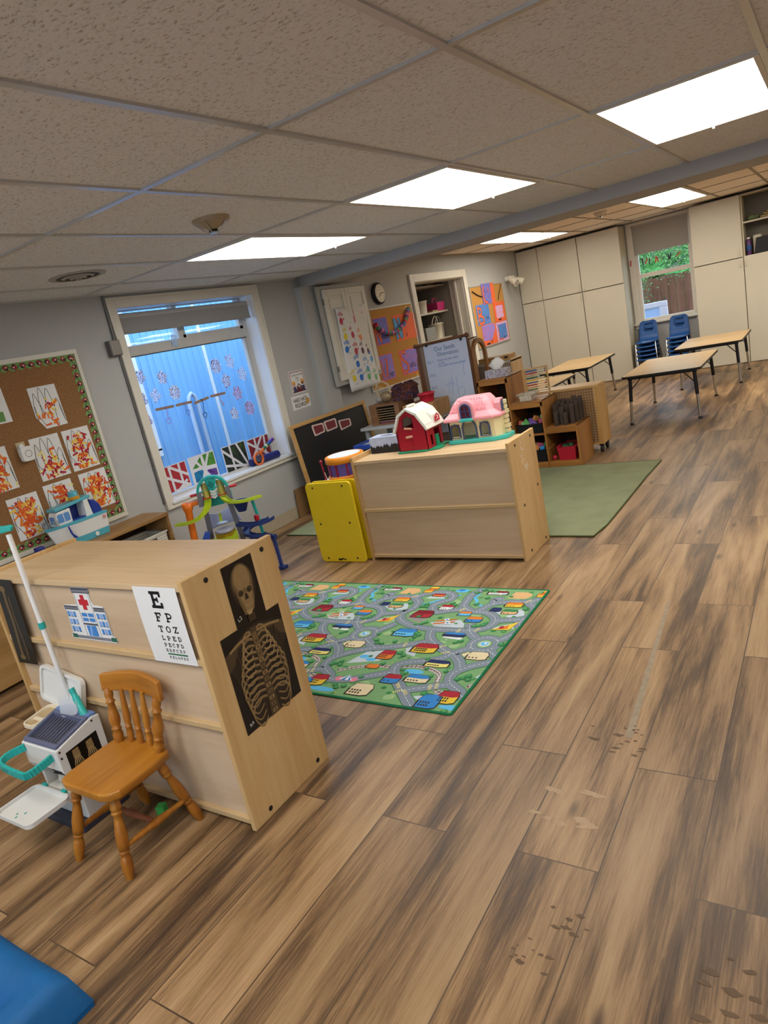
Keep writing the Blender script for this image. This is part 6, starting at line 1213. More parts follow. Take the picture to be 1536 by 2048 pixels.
build(B(-3.66, -3.50, 5.42, 5.49, .6555, .671), 'pink_papers', M('pink_papers', '#8f4a78', .7), t)
t = thing('wood_crate', 'tan wooden box behind the toy barn, red pail on top', 'crate', (-3.23, 5.57, .6405)); build(B(-3.385, -3.06, 5.41, 5.74, .6405, .79), 'body', Wd('crate_tan', '#8f6838', '#a67c49', '#b68c58', 'X'), t, bev=.003)
build(MB().lathe([(.009, 0), (.009, 1)], (-3.30, 5.412, .74), (-3.30, 5.408, .74), n=12), 'finger_hole', cap_black, t)
t = thing('red_pail', 'open red plastic pail on the tan box behind the barn', 'pail', (-3.17, 5.52, .7905)); build(MB().lathe([(.06, 0), (.075, .82), (.082, .83), (.082, 1), (.07, 1), (.055, .1)], (-3.17, 5.52, .7905), (-3.17, 5.52, .872), n=20), 'body', M('pail_red', '#c0243c', .35), t)
t = thing('gold_handbag', 'gold handbag with a tall loop handle on the paper organiser', 'handbag', (-3.61, 5.50, .8385)); gb = M('gold_leather', '#8a7454', .4, var=.25, scale=30, metal=.3)
build(MB().sphere((-3.60, 5.50, .892), .053, n=16, sq=(1.35, .8, 1)), 'bag_body', gb, t); build(MB().tube([(-3.655+.0, 5.47, .90), (-3.675, 5.47, .98), (-3.645, 5.47, 1.03), (-3.59, 5.47, 1.045), (-3.535, 5.47, 1.01), (-3.515, 5.47, .93)], .009), 'handle', M('bag_handle', '#b39a7a', .4), t); build(MB().sphere((-3.665, 5.47, .877), .036, n=14, sq=(1, .9, .85)), 'pouch', M('bag_grey', '#8d8880', .5), t)
t = thing('painted_house', 'dark painted cardboard house beside the gold handbag', 'cardboard house', (-3.42, 5.52, .8385)); ph = mottled('dark_house_paint', ('#1d1420', '#6a3a22', '#14121a', '#7a4022', '#1c2c55', '#15121a', '#5a2a24', '#20304a'), 13, dist=2.2)
for x0, x1, h in ((-3.52, -3.41, .10), (-3.405, -3.29, .115)):
    build(MB().prism([(x0, 0), (x1, 0), (x1, h), ((x0+x1)/2, h+.045), (x0, h)], (0, 5.60, .8385), UX, UZ, .12), 'box_body', ph, t)
    m = MB()
    for a, b in ((x0-.012, (x0+x1)/2), (x1+.012, (x0+x1)/2)): m.bar((a, 5.54, .8385+h-.008), (b, 5.54, .8385+h+.05), .14, .004, up=(0, 0, 1)) if False else m.add([(a, 5.475, .8385+h-.005), (a, 5.605, .8385+h-.005), (b, 5.605, .8385+h+.05), (b, 5.475, .8385+h+.05), (a, 5.475, .8385+h), (a, 5.605, .8385+h), (b, 5.605, .8385+h+.055), (b, 5.475, .8385+h+.055)], [(3, 2, 1, 0), (4, 5, 6, 7), (0, 1, 5, 4), (1, 2, 6, 5), (2, 3, 7, 6), (3, 0, 4, 7)])
    build(m, 'roof', ph, t)
t = thing('blue_edged_table', 'low play table with a blue rim behind the forest tissue box', 'table', (-3.35, 4.98, 0)); bl = M('table_blue', '#1f3f8f', .4)
build(B(-3.56, -3.14, 4.80, 5.16, .55, .565), 'top', M('table_cream', '#b9b7ae', .4), t)
for a in ((-3.58, -3.12, 4.78, 4.80), (-3.58, -3.12, 5.16, 5.18), (-3.58, -3.56, 4.80, 5.16), (-3.14, -3.12, 4.80, 5.16)): build(B(*a, .54, .585), 'rim', bl, t, bev=.006)
for x in (-3.56, -3.16):
    for y in (4.80, 5.14): build(MB().tube([(x, y, .0095), (x, y, .55)], .016), 'leg', bl, t)
# ------------------------------------------------------------------ stepped cubby shelf
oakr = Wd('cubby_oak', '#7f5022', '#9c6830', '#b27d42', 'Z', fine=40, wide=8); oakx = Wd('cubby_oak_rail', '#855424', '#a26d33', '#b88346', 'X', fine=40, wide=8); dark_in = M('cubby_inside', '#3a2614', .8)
t = thing('stepped_shelf', 'three-step orange-brown wooden cubby shelf by the easel', 'shelf', (-2.34, 6.0, 0))
FX = -1.905; FYs = 5.805; FYb = 6.20
steps = [(0., .29, .367), (.29, .585, .620), (.585, .88, .872)]
prev = 0
for u, h in ((0., .367), (.29, .62), (.585, .872), (.862, .872)): build(B(FX-u-.018, FX-u, FYs, FYb, 0, h), 'upright', oakr, t, bev=.002)
for u0, u1, h in steps:
    a, b = FX-u1, FX-u0
    build(B(a, b, FYs-.004, FYb, h-.012, h+.0), 'step_top', oakx, t, bev=.003); build(B(a+.0, b-.018 if u0 == 0 else b, FYs, FYs+.02, h-.055, h-.012), 'apron', oakx, t, bev=.002)
    build(B(a, b-.018, FYs+.006, FYb, .035, .05), 'bottom_board', oakx, t); build(B(a, b-.018, FYs, FYs+.015, 0, .048), 'kick_rail', oakx, t)
    if h > .5: build(B(a+.0, b-.018, FYs+.01, FYb, .305, .32), 'middle_board', oakx, t)
    for z in (.17,)+((.45,) if h > .5 else ()):
        for xa in (a, b-.03): build(B(xa, xa+.012, FYs+.02, FYb-.02, z, z+.012), 'runner', oakr, t)
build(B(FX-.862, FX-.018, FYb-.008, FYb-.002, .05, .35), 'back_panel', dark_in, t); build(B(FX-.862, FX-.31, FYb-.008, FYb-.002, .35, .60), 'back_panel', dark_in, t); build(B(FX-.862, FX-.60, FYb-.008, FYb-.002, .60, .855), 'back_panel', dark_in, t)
def bin_(name, label, x0, x1, y0, y1, z0, z1, m, fl=.014):
    t = thing(name, label, 'bin', ((x0+x1)/2, (y0+y1)/2, z0)); b_ = MB(); w_ = .004
    lo = [(x0+fl, y0+fl), (x1-fl, y0+fl), (x1-fl, y1-fl), (x0+fl, y1-fl)]; hi = [(x0, y0), (x1, y0), (x1, y1), (x0, y1)]; hi2 = [(x0+w_, y0+w_), (x1-w_, y0+w_), (x1-w_, y1-w_), (x0+w_, y1-w_)]; lo2 = [(x+(w_ if x < (x0+x1)/2 else -w_), y+(w_ if y < (y0+y1)/2 else -w_)) for x, y in lo]
    b_.add([(x, y, z0) for x, y in lo]+[(x, y, z1) for x, y in hi]+[(x, y, z1) for x, y in hi2]+[(x, y, z0+w_) for x, y in lo2], [(3, 2, 1, 0)]+[(a+i, a+(i+1) % 4, a+4+(i+1) % 4, a+4+i) for a in (0, 4, 8) for i in range(4)]+[(12, 13, 14, 15)])
    build(b_, 'tub', m, t); build(MB().tube([(x0, y0, z1), (x1, y0, z1), (x1, y1, z1), (x0, y1, z1)], .007, n=6, closed=True), 'rim', m, t); return t
blk = M('bin_black', '#15171d', .4); 
bin_('red_bin', 'red plastic bin in the lowest cubby of the stepped shelf', -2.125, -1.955, 5.83, 6.10, .051, .175, M('bin_red', '#b01c30', .35))
bin_('black_bin', 'black bin of foam blocks in the upper middle cubby', -2.475, -2.225, 5.83, 6.12, .3205, .41, blk)
bin_('black_bin', 'black bin of foam blocks in the lower middle cubby', -2.475, -2.225, 5.83, 6.12, .051, .16, blk)
fc = [M('foam_'+n, h, .9, bump=.1) for n, h in (('coral', '#c05a4a'), ('green', '#5fae5a'), ('purple', '#7a5aa8'), ('orange', '#d08a4a'), ('blue', '#2f8ac8'), ('pink', '#c05a7a'), ('yellow', '#d0b850'), ('leaf', '#7ac080'))]
fcn = ('coral', 'green', 'purple', 'orange', 'blue', 'pink', 'yellow', 'light green'); rr = random.Random(4)
def foam(x, y, z, s, kind, ci, rot, label):
    m = MB(); R3 = Matrix.Rotation(rot, 3, 'Y') @ Matrix.Rotation(rot*1.7, 3, 'Z')
    if kind == 'box': m.obox((x, y, z+s*.5), (s, s*.8, s*.9), R3)
    elif kind == 'tri': m.prism([(-s*.7, 0), (s*.7, 0), (0, s*1.1)], (x, y, z), UX, UZ, s*.5)
    elif kind == 'cyl': m.lathe([(s*.4, 0), (s*.4, 1)], (x-s*.4, y, z+s*.45), (x+s*.4, y+.01, z+s*.5), n=14)
    else:
        q = [(s*.75*math.cos(PI*i/10), s*.75*math.sin(PI*i/10)) for i in range(11)]+[(s*.35*math.cos(PI*(10-i)/10), s*.35*math.sin(PI*(10-i)/10)) for i in range(11)]
        m.prism(q, (x, y, z), UX, UZ, s*.5)
    tag(build(m, 'foam_block', fc[ci], bev=.002), label, 'foam block', 'foam blocks in the black bins')
for i, (x, y, z, s, k, ci, r) in enumerate(((-2.44, 5.87, .40, .045, 'box', 0, .3), (-2.385, 5.87, .405, .055, 'tri', 1, 0), (-2.315, 5.86, .40, .05, 'arch', 2, 0), (-2.31, 5.92, .425, .045, 'box', 3, .5), (-2.25, 5.88, .40, .045, 'box', 5, .2), (-2.255, 5.94, .43, .05, 'cyl', 7, 0), (-2.41, 5.855, .392, .05, 'cyl', 7, .2), (-2.36, 5.93, .40, .05, 'box', 2, .1))): foam(x, y, z, s, k, ci, r, fcn[ci]+' foam '+{'box': 'brick', 'tri': 'triangle', 'arch': 'arch', 'cyl': 'cylinder'}[k]+(' in upper black bin', ' on the heap in upper black bin')[i % 2])
for i, (x, y, z, s, k, ci, r) in enumerate(((-2.27, 5.86, .15, .05, 'cyl', 4, 0), (-2.30, 5.89, .17, .05, 'box', 5, .4), (-2.33, 5.87, .16, .045, 'box', 3, .2), (-2.34, 5.95, .16, .05, 'box', 6, .3), (-2.26, 5.95, .165, .045, 'box', 1, .5), (-2.40, 5.88, .155, .05, 'tri', 0, 0))): foam(x, y, z, s, k, ci, r, fcn[ci]+' foam '+{'box': 'brick', 'tri': 'triangle', 'cyl': 'cylinder'}[k]+' in the lower black bin')
tag(build(MB().sphere((-2.165, 5.87, .076), .025, n=16), 'red_ball', M('ball_red', '#b0203a', .3)), 'small red ball beside the red bin in lowest cubby', 'ball')
tag(build(MB().sphere((-2.03, 5.95, .16), .03, n=12).obox((-2.07, 5.92, .165), (.05, .04, .03)), 'green_toy', M('toy_dark_green', '#2a5a3a', .5)), 'dark green toy inside the red bin', 'toy')
# what stands on the steps
bark = Wd('bark_tube', '#2a211b', '#42352c', '#5d4d42', 'Z', fine=60, rough=.85); tin = M('tube_inside', '#120d0a', .9)
tubes = [(-2.15, 5.99, .17), (-2.10, 5.93, .13), (-2.06, 5.90, .155), (-2.02, 5.87, .11), (-1.97, 5.905, .175), (-2.145, 6.05, .185), (-2.085, 6.02, .175), (-2.03, 5.965, .165), (-1.955, 5.975, .19), (-2.10, 6.10, .2), (-2.04, 6.06, .2), (-1.985, 6.05, .205), (-1.945, 6.045, .2), (-2.01, 6.13, .21), (-1.95, 6.12, .205), (-2.105, 5.87, .12), (-2.15, 6.12, .19)]
places = ['front left', 'short front', 'front middle', 'shortest front', 'front right', 'left', 'inner left', 'centre', 'right', 'rear left', 'rear centre', 'rear right of centre', 'right rear', 'rearmost middle', 'rearmost right', 'foremost left', 'rearmost left']
for (x, y, h), pl in zip(tubes, places):
    t = thing('bark_tube', 'dark bark-covered upright tube, %s of the cluster on the lowest step' % pl, 'tube', (x, y, .3675), 'bark tubes on the stepped shelf'); r = .0215
    build(MB().lathe([(r, 0), (r*1.03, .3), (r*.98, .6), (r, 1), (r*.72, 1), (r*.7, .8)], (x, y, .3675), (x, y, .3675+h), n=14), 'wall', bark, t); build(MB().lathe([(r*.72, 0), (r*.72, 1)], (x, y, .3675+h*.8), (x, y, .3675+h*.81), n=12), 'hollow', tin, t)
basket('wicker_basket', 'small white wicker basket on the middle step', -2.405, -2.30, 5.855, 5.965, .6205, .685, M('wicker_white', '#cfc6b2', .7, var=.15, scale=60), .022)
t = thing('abacus', 'wooden bead abacus with coloured rows on the middle step', 'abacus', (-2.30, 6.07, .6205)); bm = Wd('abacus_beech', '#a5804f', '#bd9863', '#cbaa78', 'Z', fine=50)
p0, p1 = Vector((-2.395, 6.02, .62)), Vector((-2.215, 6.115, .62)); dr = (p1-p0).normalized(); pn = Vector((dr.y, -dr.x, 0))
def ab(s, z, k=0.): return p0 + dr*s + pn*k + UZ*z
W_ = (p1-p0).length
for s in (0, W_): build(MB().bar(ab(s, .012), ab(s, .272), .016, .016, up=pn), 'post', bm, t, bev=.005); build(MB().bar(ab(s, .008, -.055), ab(s, .008, .055), .018, .016), 'foot', bm, t, bev=.004)
build(MB().bar(ab(0, .265), ab(W_, .265), .014, .014), 'top_rail', bm, t, bev=.003); build(MB().bar(ab(0, .02), ab(W_, .02), .014, .014), 'bottom_rail', bm, t, bev=.003)
bead = [M('bead_'+n, h, .35) for n, h in (('blue', '#1f4a8a'), ('red', '#a01c2c'), ('natural', '#c9a070'), ('green', '#1f5a3a'), ('yellow', '#d9b01f'))]
for r_ in range(10):
    z = .245-.0215*r_; wr = build(MB().tube([ab(0, z), ab(W_, z)], .0015, n=5), 'wire', M('abacus_wire', '#6a655c', .4, metal=.5), t); k = 9 if r_ not in (6, 8) else 8
    for b_ in range(10):
        s = .014+.0118*b_ if b_ < k else W_-.018-.0118*(9-b_)
        m = MB().lathe([(.003, 0), (.0085, .3), (.0085, .7), (.003, 1)], ab(s-.0055, z), ab(s+.0055, z), n=8); build(m, 'bead', bead[(0, 1, 2, 3, 4, 0, 1, 2, 3, 4)[r_]], wr)
t = thing('tissue_box', 'swirl-patterned tissue box with a raised white tissue on top step', 'tissue box', (-2.60, 5.93, .8725)); sw = mottled('swirl_print', ('#e0ddd8', '#6a6aa0', '#e6e2dc', '#3a3a4a', '#a08a9a', '#e8e4de'), 34, rough=.5, dist=3)
build(B(-2.715, -2.50, 5.865, 5.975, .8725, .945), 'carton', sw, t, bev=.001)
m = MB(); n = 14
for s in range(2):
    vs = []
    for j in range(5):
        for i in range(n): a = 2*PI*i/n; r = (.03, .042, .05, .04, .012)[j]*(1+.25*math.sin(3*a+j+s)); vs.append((-2.62+.035*j/4*(1-s)+r*1.3*math.cos(a), 5.92+r*.5*math.sin(a)+.01*s, .944+.026*j*(1 if s == 0 else .7)+.006*math.sin(2*a)))
    m.add(vs, [(j*n+i, j*n+(i+1) % n, (j+1)*n+(i+1) % n, (j+1)*n+i) for j in range(4) for i in range(n)]+[tuple(range(4*n, 5*n))], 0, True)
build(m, 'tissue', M('tissue_white', '#e4e0d8', .8, var=.02), t)
# rolling pegboard cabinets behind
peg = peg_material('pegboard_tan', '#8a6438', '#c9bfae'); pegg = peg_material('pegboard_grey', '#8f7d6c', '#3a322b', .022, .2); mapl = Wd('maple_panel', '#a57a42', '#bb9052', '#c9a064', 'Z', fine=40); maplx = Wd('maple_top', '#b08a52', '#c39c62', '#cfab74', 'X', fine=40)
t = thing('rolling_pegboard_cabinet', 'low rolling cabinet with pegboard back behind the stepped shelf', 'cabinet', (-2.2, 6.37, 0))
build(B(-2.58, -1.835, 6.245, 6.253, .09, .61), 'pegboard_back', peg, t); build(B(-2.60, -1.815, 6.24, 6.49, .61, .635), 'top', maplx, t, bev=.003)
for x in (-2.60, -1.835): build(B(x, x+.02, 6.24, 6.49, .08, .61), 'side_panel', mapl, t, bev=.002)
build(B(-2.58, -1.835, 6.24, 6.49, .08, .10), 'base', mapl, t); build(B(-1.86, -1.835, 6.238, 6.245, .09, .61), 'trim_strip', mapl, t)
for x in (-2.56, -1.85):
    for y in (6.28, 6.45):
        cs = build(MB().box(x-.02, x+.02, y-.018, y+.018, .06, .08), 'caster', black_plastic, t); build(MB().lathe([(.03, 0), (.032, .2), (.032, .8), (.03, 1)], (x-.012, y, .032), (x+.012, y, .032), n=18), 'wheel', M('caster_wheel', '#1d1c1e', .5), cs)
t = thing('rolling_pegboard_cabinet', 'taller pegboard-backed cabinet behind the top step', 'cabinet', (-2.90, 6.45, 0))
build(B(-3.28, -2.64, 6.32, 6.328, .08, .955), 'pegboard_back', pegg, t); build(B(-3.30, -2.62, 6.315, 6.58, .955, .972), 'top', M('cabinet_top_grey', '#b9b4aa', .5), t, bev=.002)
for x in (-3.30, -2.64): build(B(x, x+.02, 6.315, 6.58, 0, .955 if x < -3 else .985), 'side_panel', Wd('light_maple', '#b58f5c', '#c7a36f', '#d2b184', 'Z') if 'light_maple' not in MATS else MATS['light_maple'], t, bev=.002)
t = thing('wooden_box', 'long wooden box with a hand hole on the taller cabinet', 'box', (-2.80, 6.45, .9725)); build(B(-2.99, -2.655, 6.36, 6.52, .9725, 1.02), 'body', Wd('box_wood', '#9a7340', '#b0864c', '#bf975e', 'X'), t, bev=.003); build(B(-2.72, -2.655, 6.355, 6.525, 1.0205, 1.03), 'end_lip', maplx, t)
build(MB().prism(rpoly(.04, .018, .008, 4), (-2.69, 6.354, 1.003), UX, UZ, .002), 'hand_hole', cap_black, t)

# ------------------------------------------------------------------ tables
ttop = Wd('laminate_oak_top', '#a98a5c', '#b79768', '#c2a376', 'X', fine=50, rough=.3, spec=.45, wide=4); tedge = M('table_edge_black', '#16130f', .5)
def table(label, cx, cy, w, d):
    t = thing('classroom_table', label, 'table', (cx, cy, 0), 'low oak-topped tables with black legs')
    build(MB().prism(rpoly(w, d, .045, 5, cx, cy), (0, 0, .497), UX, UY, .022), 'edge_band', tedge, t, bev=.003); build(MB().prism(rpoly(w-.012, d-.012, .04, 5, cx, cy), (0, 0, .5185), UX, UY, .0012), 'top', ttop, t)
    for sx in (-1, 1):
        for sy in (-1, 1):
            x, y = cx+sx*(w/2-.075), cy+sy*(d/2-.09); xb, yb = x+sx*.025, y+sy*.03
            mid = (x+(xb-x)*.52, y+(yb-y)*.52, .245); lg = build(MB().tube([(x, y, .498), mid], .0185, n=10), 'leg', black_plastic, t)
            build(MB().tube([mid, (xb, yb, .02)], .0145, n=10), 'chrome_leg', steel, lg); build(MB().lathe([(.02, 0), (.022, .3), (.012, .7), (.012, 1)], (xb, yb, 0), (xb, yb, .028), n=12), 'foot_glide', black_plastic, lg)
            build(MB().tube([(x+(xb-x)*.3, y+(yb-y)*.3, .36), (x-sx*.12, y-sy*.01, .495)], .006, n=6), 'brace', black_plastic, t)
    for sy in (-1, 1): build(B(cx-w/2+.05, cx+w/2-.05, cy+sy*(d/2-.09)-.012, cy+sy*(d/2-.09)+.012, .472, .497), 'apron_rail', black_plastic, t)
table('front low table nearest the camera, clear of the chair stacks', -1.50, 7.98, .77, 1.30)
table('rear right low table beside the stacked blue chairs', -1.315, 9.80, .77, 1.16)
table('far left low table in front of the white tall cabinets', -2.955, 9.42, .68, 1.32)
table('low table partly hidden behind the bead abacus', -3.02, 7.68, .74, 1.26)
# ------------------------------------------------------------------ stacking chairs
blue_pp = M('chair_blue', '#164a88', .4, var=.06)
def chair_parts(t, x, y, z, m):
    "moulded shell seat facing -Y at floor point x,y, seat height .28+z, on chrome legs"
    S = [(-.155, .268), (-.15, .283), (-.12, .288), (-.06, .282), (0, .277), (.06, .277), (.10, .285), (.125, .305), (.137, .335), (.145, .37), (.153, .41), (.16, .44), (.168, .475), (.176, .51), (.183, .54), (.187, .556), (.189, .562)]
    Wt = [.135, .142, .145, .145, .145, .144, .14, .138, .138, .138, .136, .133, .13, .126, .118, .10, .07]; nx = 12; vs = []
    for (yy, zz), w in zip(S, Wt):
        for i in range(nx+1): f = -1+2*i/nx; cv = .012*(1-f*f); vs.append((x+w*f, y+yy+(cv if zz > .33 else 0), z+zz-(cv if zz <= .33 else 0)))
    fs = []
    for j in range(len(S)-1):
        for i in range(nx):
            if j in (10, 12) and 3 <= i <= 8: continue
            if j == 11 and i in (3, ): continue
            fs.append((j*(nx+1)+i, j*(nx+1)+i+1, (j+1)*(nx+1)+i+1, (j+1)*(nx+1)+i))
    b = MB().add(vs, fs, 0, True); o = build(b, 'seat_shell', m, t); sm = o.modifiers.new('thick', 'SOLIDIFY'); sm.thickness = .006; sm.offset = -1
    for sx in (-1, 1):
        p = [(x+sx*.155, y-.165, z+.0), (x+sx*.140, y-.13, z+.255), (x+sx*.136, y-.11, z+.272), (x+sx*.135, y+.06, z+.268), (x+sx*.138, y+.09, z+.255), (x+sx*.158, y+.19, z+.0)]
        build(MB().tube(p, .0085, n=8), 'leg_frame', steel, t)
    build(MB().tube([(x-.137, y+.02, z+.266), (x+.137, y+.02, z+.266)], .007, n=6), 'crossbar', steel, t)
protos = {}
for sname, cx, where in (('left', -2.385, 'left stack under the far window'), ('right', -1.945, 'right stack under the far window')):
    for k, pos in enumerate(('bottom', 'second from the bottom', 'middle', 'second from the top', 'topmost')):
        if not protos:
            r = thing('stacking_chair', '', 'chair', (cx, 11.06, 0), 'stacked blue chairs'); chair_parts(r, cx, 11.06, 0, blue_pp); protos['c'] = r
        else: r = copy_tree(protos['c'])
        r.location = (cx, 11.06-.004*k, .063*k); r['label'] = 'blue shell chair, %s of the %s' % (pos, where)
t = thing('stacking_chair', 'single dark plastic chair by the left wall behind the cabinets', 'chair', (-3.85, 9.35, 0)); chair_parts(t, -3.85, 9.35, .09, M('chair_navy', '#1d2638', .45)); t.rotation_euler = (0, 0, PI/2); t.location.z = -.09
for ch in list(t.children): pass
# ------------------------------------------------------------------ tall cabinets along the far wall
cedge = M('cabinet_edge', '#b3a98f', .5); hw = M('pull_white', '#d6cdb9', .35)
def pull(x, z, par): return build(MB().tube([(x, FY-.012, z-.05), (x, FY-.034, z-.045), (x, FY-.036, z), (x, FY-.034, z+.045), (x, FY-.012, z+.05)], .0055, n=6), 'handle', hw, par)
def tall(label, x0, x1, doors, openbox=None):
    t = thing('tall_cabinet', label, 'cabinet', ((x0+x1)/2, 11.17, 0)); T_ = .018
    m = MB().box(x0, x0+T_, FY, 11.35, 0, 2.238).box(x1-T_, x1, FY, 11.35, 0, 2.238).box(x0+T_, x1-T_, FY, 11.35, 2.215, 2.238).box(x0+T_, x1-T_, FY+.02, 11.35, 1.425, 1.445).box(x0+T_, x1-T_, FY, 11.35, .0, .03)
    build(m, 'body', cedge, t); build(B(x0+T_, x1-T_, 11.33, 11.345, .03, 2.215), 'back_panel', M('cabinet_back', '#6e675c', .8), t)
    for a, b, z0, z1, hx, hz in doors: d = build(B(a+.003, b-.003, FY-.019, FY-.001, z0, z1), 'door', cab_white, t, bev=.002); (pull(hx, hz, d) if hx else None)
    if openbox: build(B(x0+T_, x1-T_, FY+.005, 11.33, 1.865, 1.885), 'shelf_board', cab_white, t)
    return t
tall('narrow tall white cabinet in the far left corner', -4.222, -3.872, [(-4.222, -3.872, 1.437, 2.236, -3.905, 1.495), (-4.222, -3.872, .03, 1.425, -3.92, 1.35)])
tall('wide white four-door tall cabinet left of the far window', -3.868, -2.612, [(-3.868, -3.242, 1.437, 2.236, -3.275, 1.50), (-3.238, -2.612, 1.437, 2.236, -3.195, 1.495), (-3.868, -3.242, .012, 1.425, -3.272, 1.345), (-3.238, -2.612, .012, 1.425, -3.205, 1.35)])
tall('white two-door tall cabinet right of the far window', -1.648, -1.022, [(-1.648, -1.022, 1.442, 2.236, -1.066, 1.51), (-1.648, -1.022, .012, 1.43, -1.062, 1.355)])
tall('tall cabinet at right edge with open upper shelves', -1.018, -.36, [(-1.018, -.36, .012, 1.445, -.995, 1.355)], True)
tall('white tall cabinet beyond the right edge of the picture', -.356, .30, [(-.356, .30, 1.442, 2.236, .25, 1.51), (-.356, .30, .012, 1.43, .25, 1.355)])
struct(B(.30, 3.5, 11.30, 11.36, 0, 2.3), 'wall_panel', wall_paint)
# things on the open shelves
m = MB().sphere((-.90, 11.12, 1.92), .045, n=10, sq=(1.2, .8, .8)).sphere((-.85, 11.15, 1.915), .035, n=8); tag(build(m, 'green_bundle', M('bundle_green', '#5c6a44', .8, var=.3, scale=80)), 'small green bundle on the upper open cabinet shelf', 'bundle')
m = MB()
for k in range(4): m.obox((-.66+.02*k, 11.14, 1.902+.022*k), (.28-.04*k, .2, .02), Matrix.Rotation(.06*k, 3, 'Y'))
tag(build(m, 'folded_cloth', M('cloth_khaki', '#a08a58', .9, var=.15), bev=.008), 'folded khaki cloths on the upper open cabinet shelf', 'cloths')
t = thing('purple_bottle', 'purple bottle with a blue label on the lower open shelf', 'bottle', (-.955, 11.08, 1.4455)); build(MB().lathe([(.032, 0), (.033, .85), (.02, .95), (.018, 1)], (-.955, 11.08, 1.4455), (-.955, 11.08, 1.66), n=16), 'body', M('bottle_purple', '#4a1f55', .35), t); build(MB().lathe([(.034, 0), (.034, 1)], (-.955, 11.08, 1.51), (-.955, 11.08, 1.575), n=16), 'label_band', M('bottle_blue', '#1f4a80', .4), t); build(MB().lathe([(.02, 0), (.02, 1)], (-.955, 11.08, 1.655), (-.955, 11.08, 1.675), n=12), 'cap', plastic_white, t)
tag(build(B(-.905, -.80, 11.10, 11.28, 1.4455, 1.69), 'white_container', M('container_white', '#b3aa98', .5), bev=.02), 'white rounded container behind the black bin on open shelf', 'container')
tag(build(MB().prism([(-.89, 1.4455), (-.56, 1.4455), (-.60, 1.65), (-.86, 1.65)], (0, 11.09, 0), UX, UZ, .07), 'black_bin', M('bin_soft_black', '#15141a', .6), bev=.01), 'black bin at right on the lower open cabinet shelf', 'bin')
# line of clothes pegs across the far window
t = thing('string_line', 'thin string stretched across the far window recess', 'string', (-2.13, 11.27, 1.66)); build(MB().tube([(-2.61, 11.25, 1.72), (-2.35, 11.28, 1.695), (-2.10, 11.28, 1.685), (-1.85, 11.28, 1.70), (-1.648, 11.25, 1.73)], .0015, n=4), 'cord', M('cord_grey', '#b9b4ac', .7), t)
pegc = {'black': M('peg_black', '#15151a', .5), 'orange': M('peg_orange', '#c8502a', .5), 'red': M('peg_red', '#b01c24', .5)}
def lz(x): 
    L_ = [(-2.61, 1.72), (-2.35, 1.695), (-2.10, 1.685), (-1.85, 1.70), (-1.648, 1.73)]
    for (a, b), (c_, d) in zip(L_, L_[1:]):
        if a <= x <= c_: return b+(d-b)*(x-a)/(c_-a)
for x, col, tl, lab in ((-2.545, 'red', .05, 'red clothes peg at the left end of the window string'), (-2.375, 'black', .0, 'black clothes peg, first over the far window glass'), (-2.325, 'orange', .35, 'tilted orange-red clothes peg between two black pegs'), (-2.28, 'black', .1, 'black clothes peg right of the tilted orange one'), (-2.19, 'orange', .1, 'orange-red clothes peg at the middle of the string'), (-2.165, 'red', -.2, 'red clothes peg touching the middle orange one'), (-2.01, 'black', -.1, 'left of two black pegs right of the string middle'), (-1.985, 'black', .2, 'right of two black pegs right of the string middle'), (-1.875, 'orange', .8, 'sharply tilted orange clothes peg at right of string')):
    z = lz(x); y = 11.27 if -2.4 < x < -1.8 else 11.255
    tag(build(MB().obox((x, y, z-.025), (.016, .014, .085), Matrix.Rotation(tl, 3, 'Y')), 'clothes_peg', pegc[col], bev=.003), lab, 'clothes peg', 'clothes pegs on the window string')
# ------------------------------------------------------------------ ceiling fittings
sd = M('detector_almond', '#a48f70', .4); sdw = M('detector_white', '#cfc6b4', .4)
def detector(label, x, y, z, r, m1):
    t = thing('smoke_detector', label, 'smoke detector', (x, y, z)); 
    build(MB().lathe([(r, 0), (r, .6), (r*.92, 1)], (x, y, z), (x, y, z-.018), n=28), 'base', m1, t); build(MB().lathe([(r*.8, 0), (r*.6, .5), (r*.28, .9), (r*.24, 1)], (x, y, z-.018), (x, y, z-.048), n=24), 'dome', m1, t)
    cage = MB()
    for k in range(4): a = PI/2*k+.4; cage.tube([(x+r*.85*math.cos(a), y+r*.85*math.sin(a), z-.018), (x+r*.5*math.cos(a), y+r*.5*math.sin(a), z-.048), (x+r*.2*math.cos(a), y+r*.2*math.sin(a), z-.06)], .003, n=5)
    cage.lathe([(r*.25, 0), (r*.25, 1)], (x, y, z-.058), (x, y, z-.064), n=16); build(cage, 'sensor_cage', M('cage_chrome', '#b9b5ac', .25, metal=.7), t)
    build(MB().lathe([(r*.24, 0), (r*.24, 1)], (x, y, z-.0485), (x, y, z-.0575), n=16), 'sensor_slot', cap_black, t)
detector('round smoke detector on the near ceiling left of the lit panel', -2.345, 2.455, 2.139, .085, sd)
detector('smaller smoke detector on the far ceiling beyond the beam', -2.19, 8.5, 2.272, .075, sdw)
t = thing('ceiling_vent', 'round louvred ceiling vent above the cork board', 'vent', (-3.515, 2.53, 2.139)); vb = M('vent_paint', '#a89f93', .5)
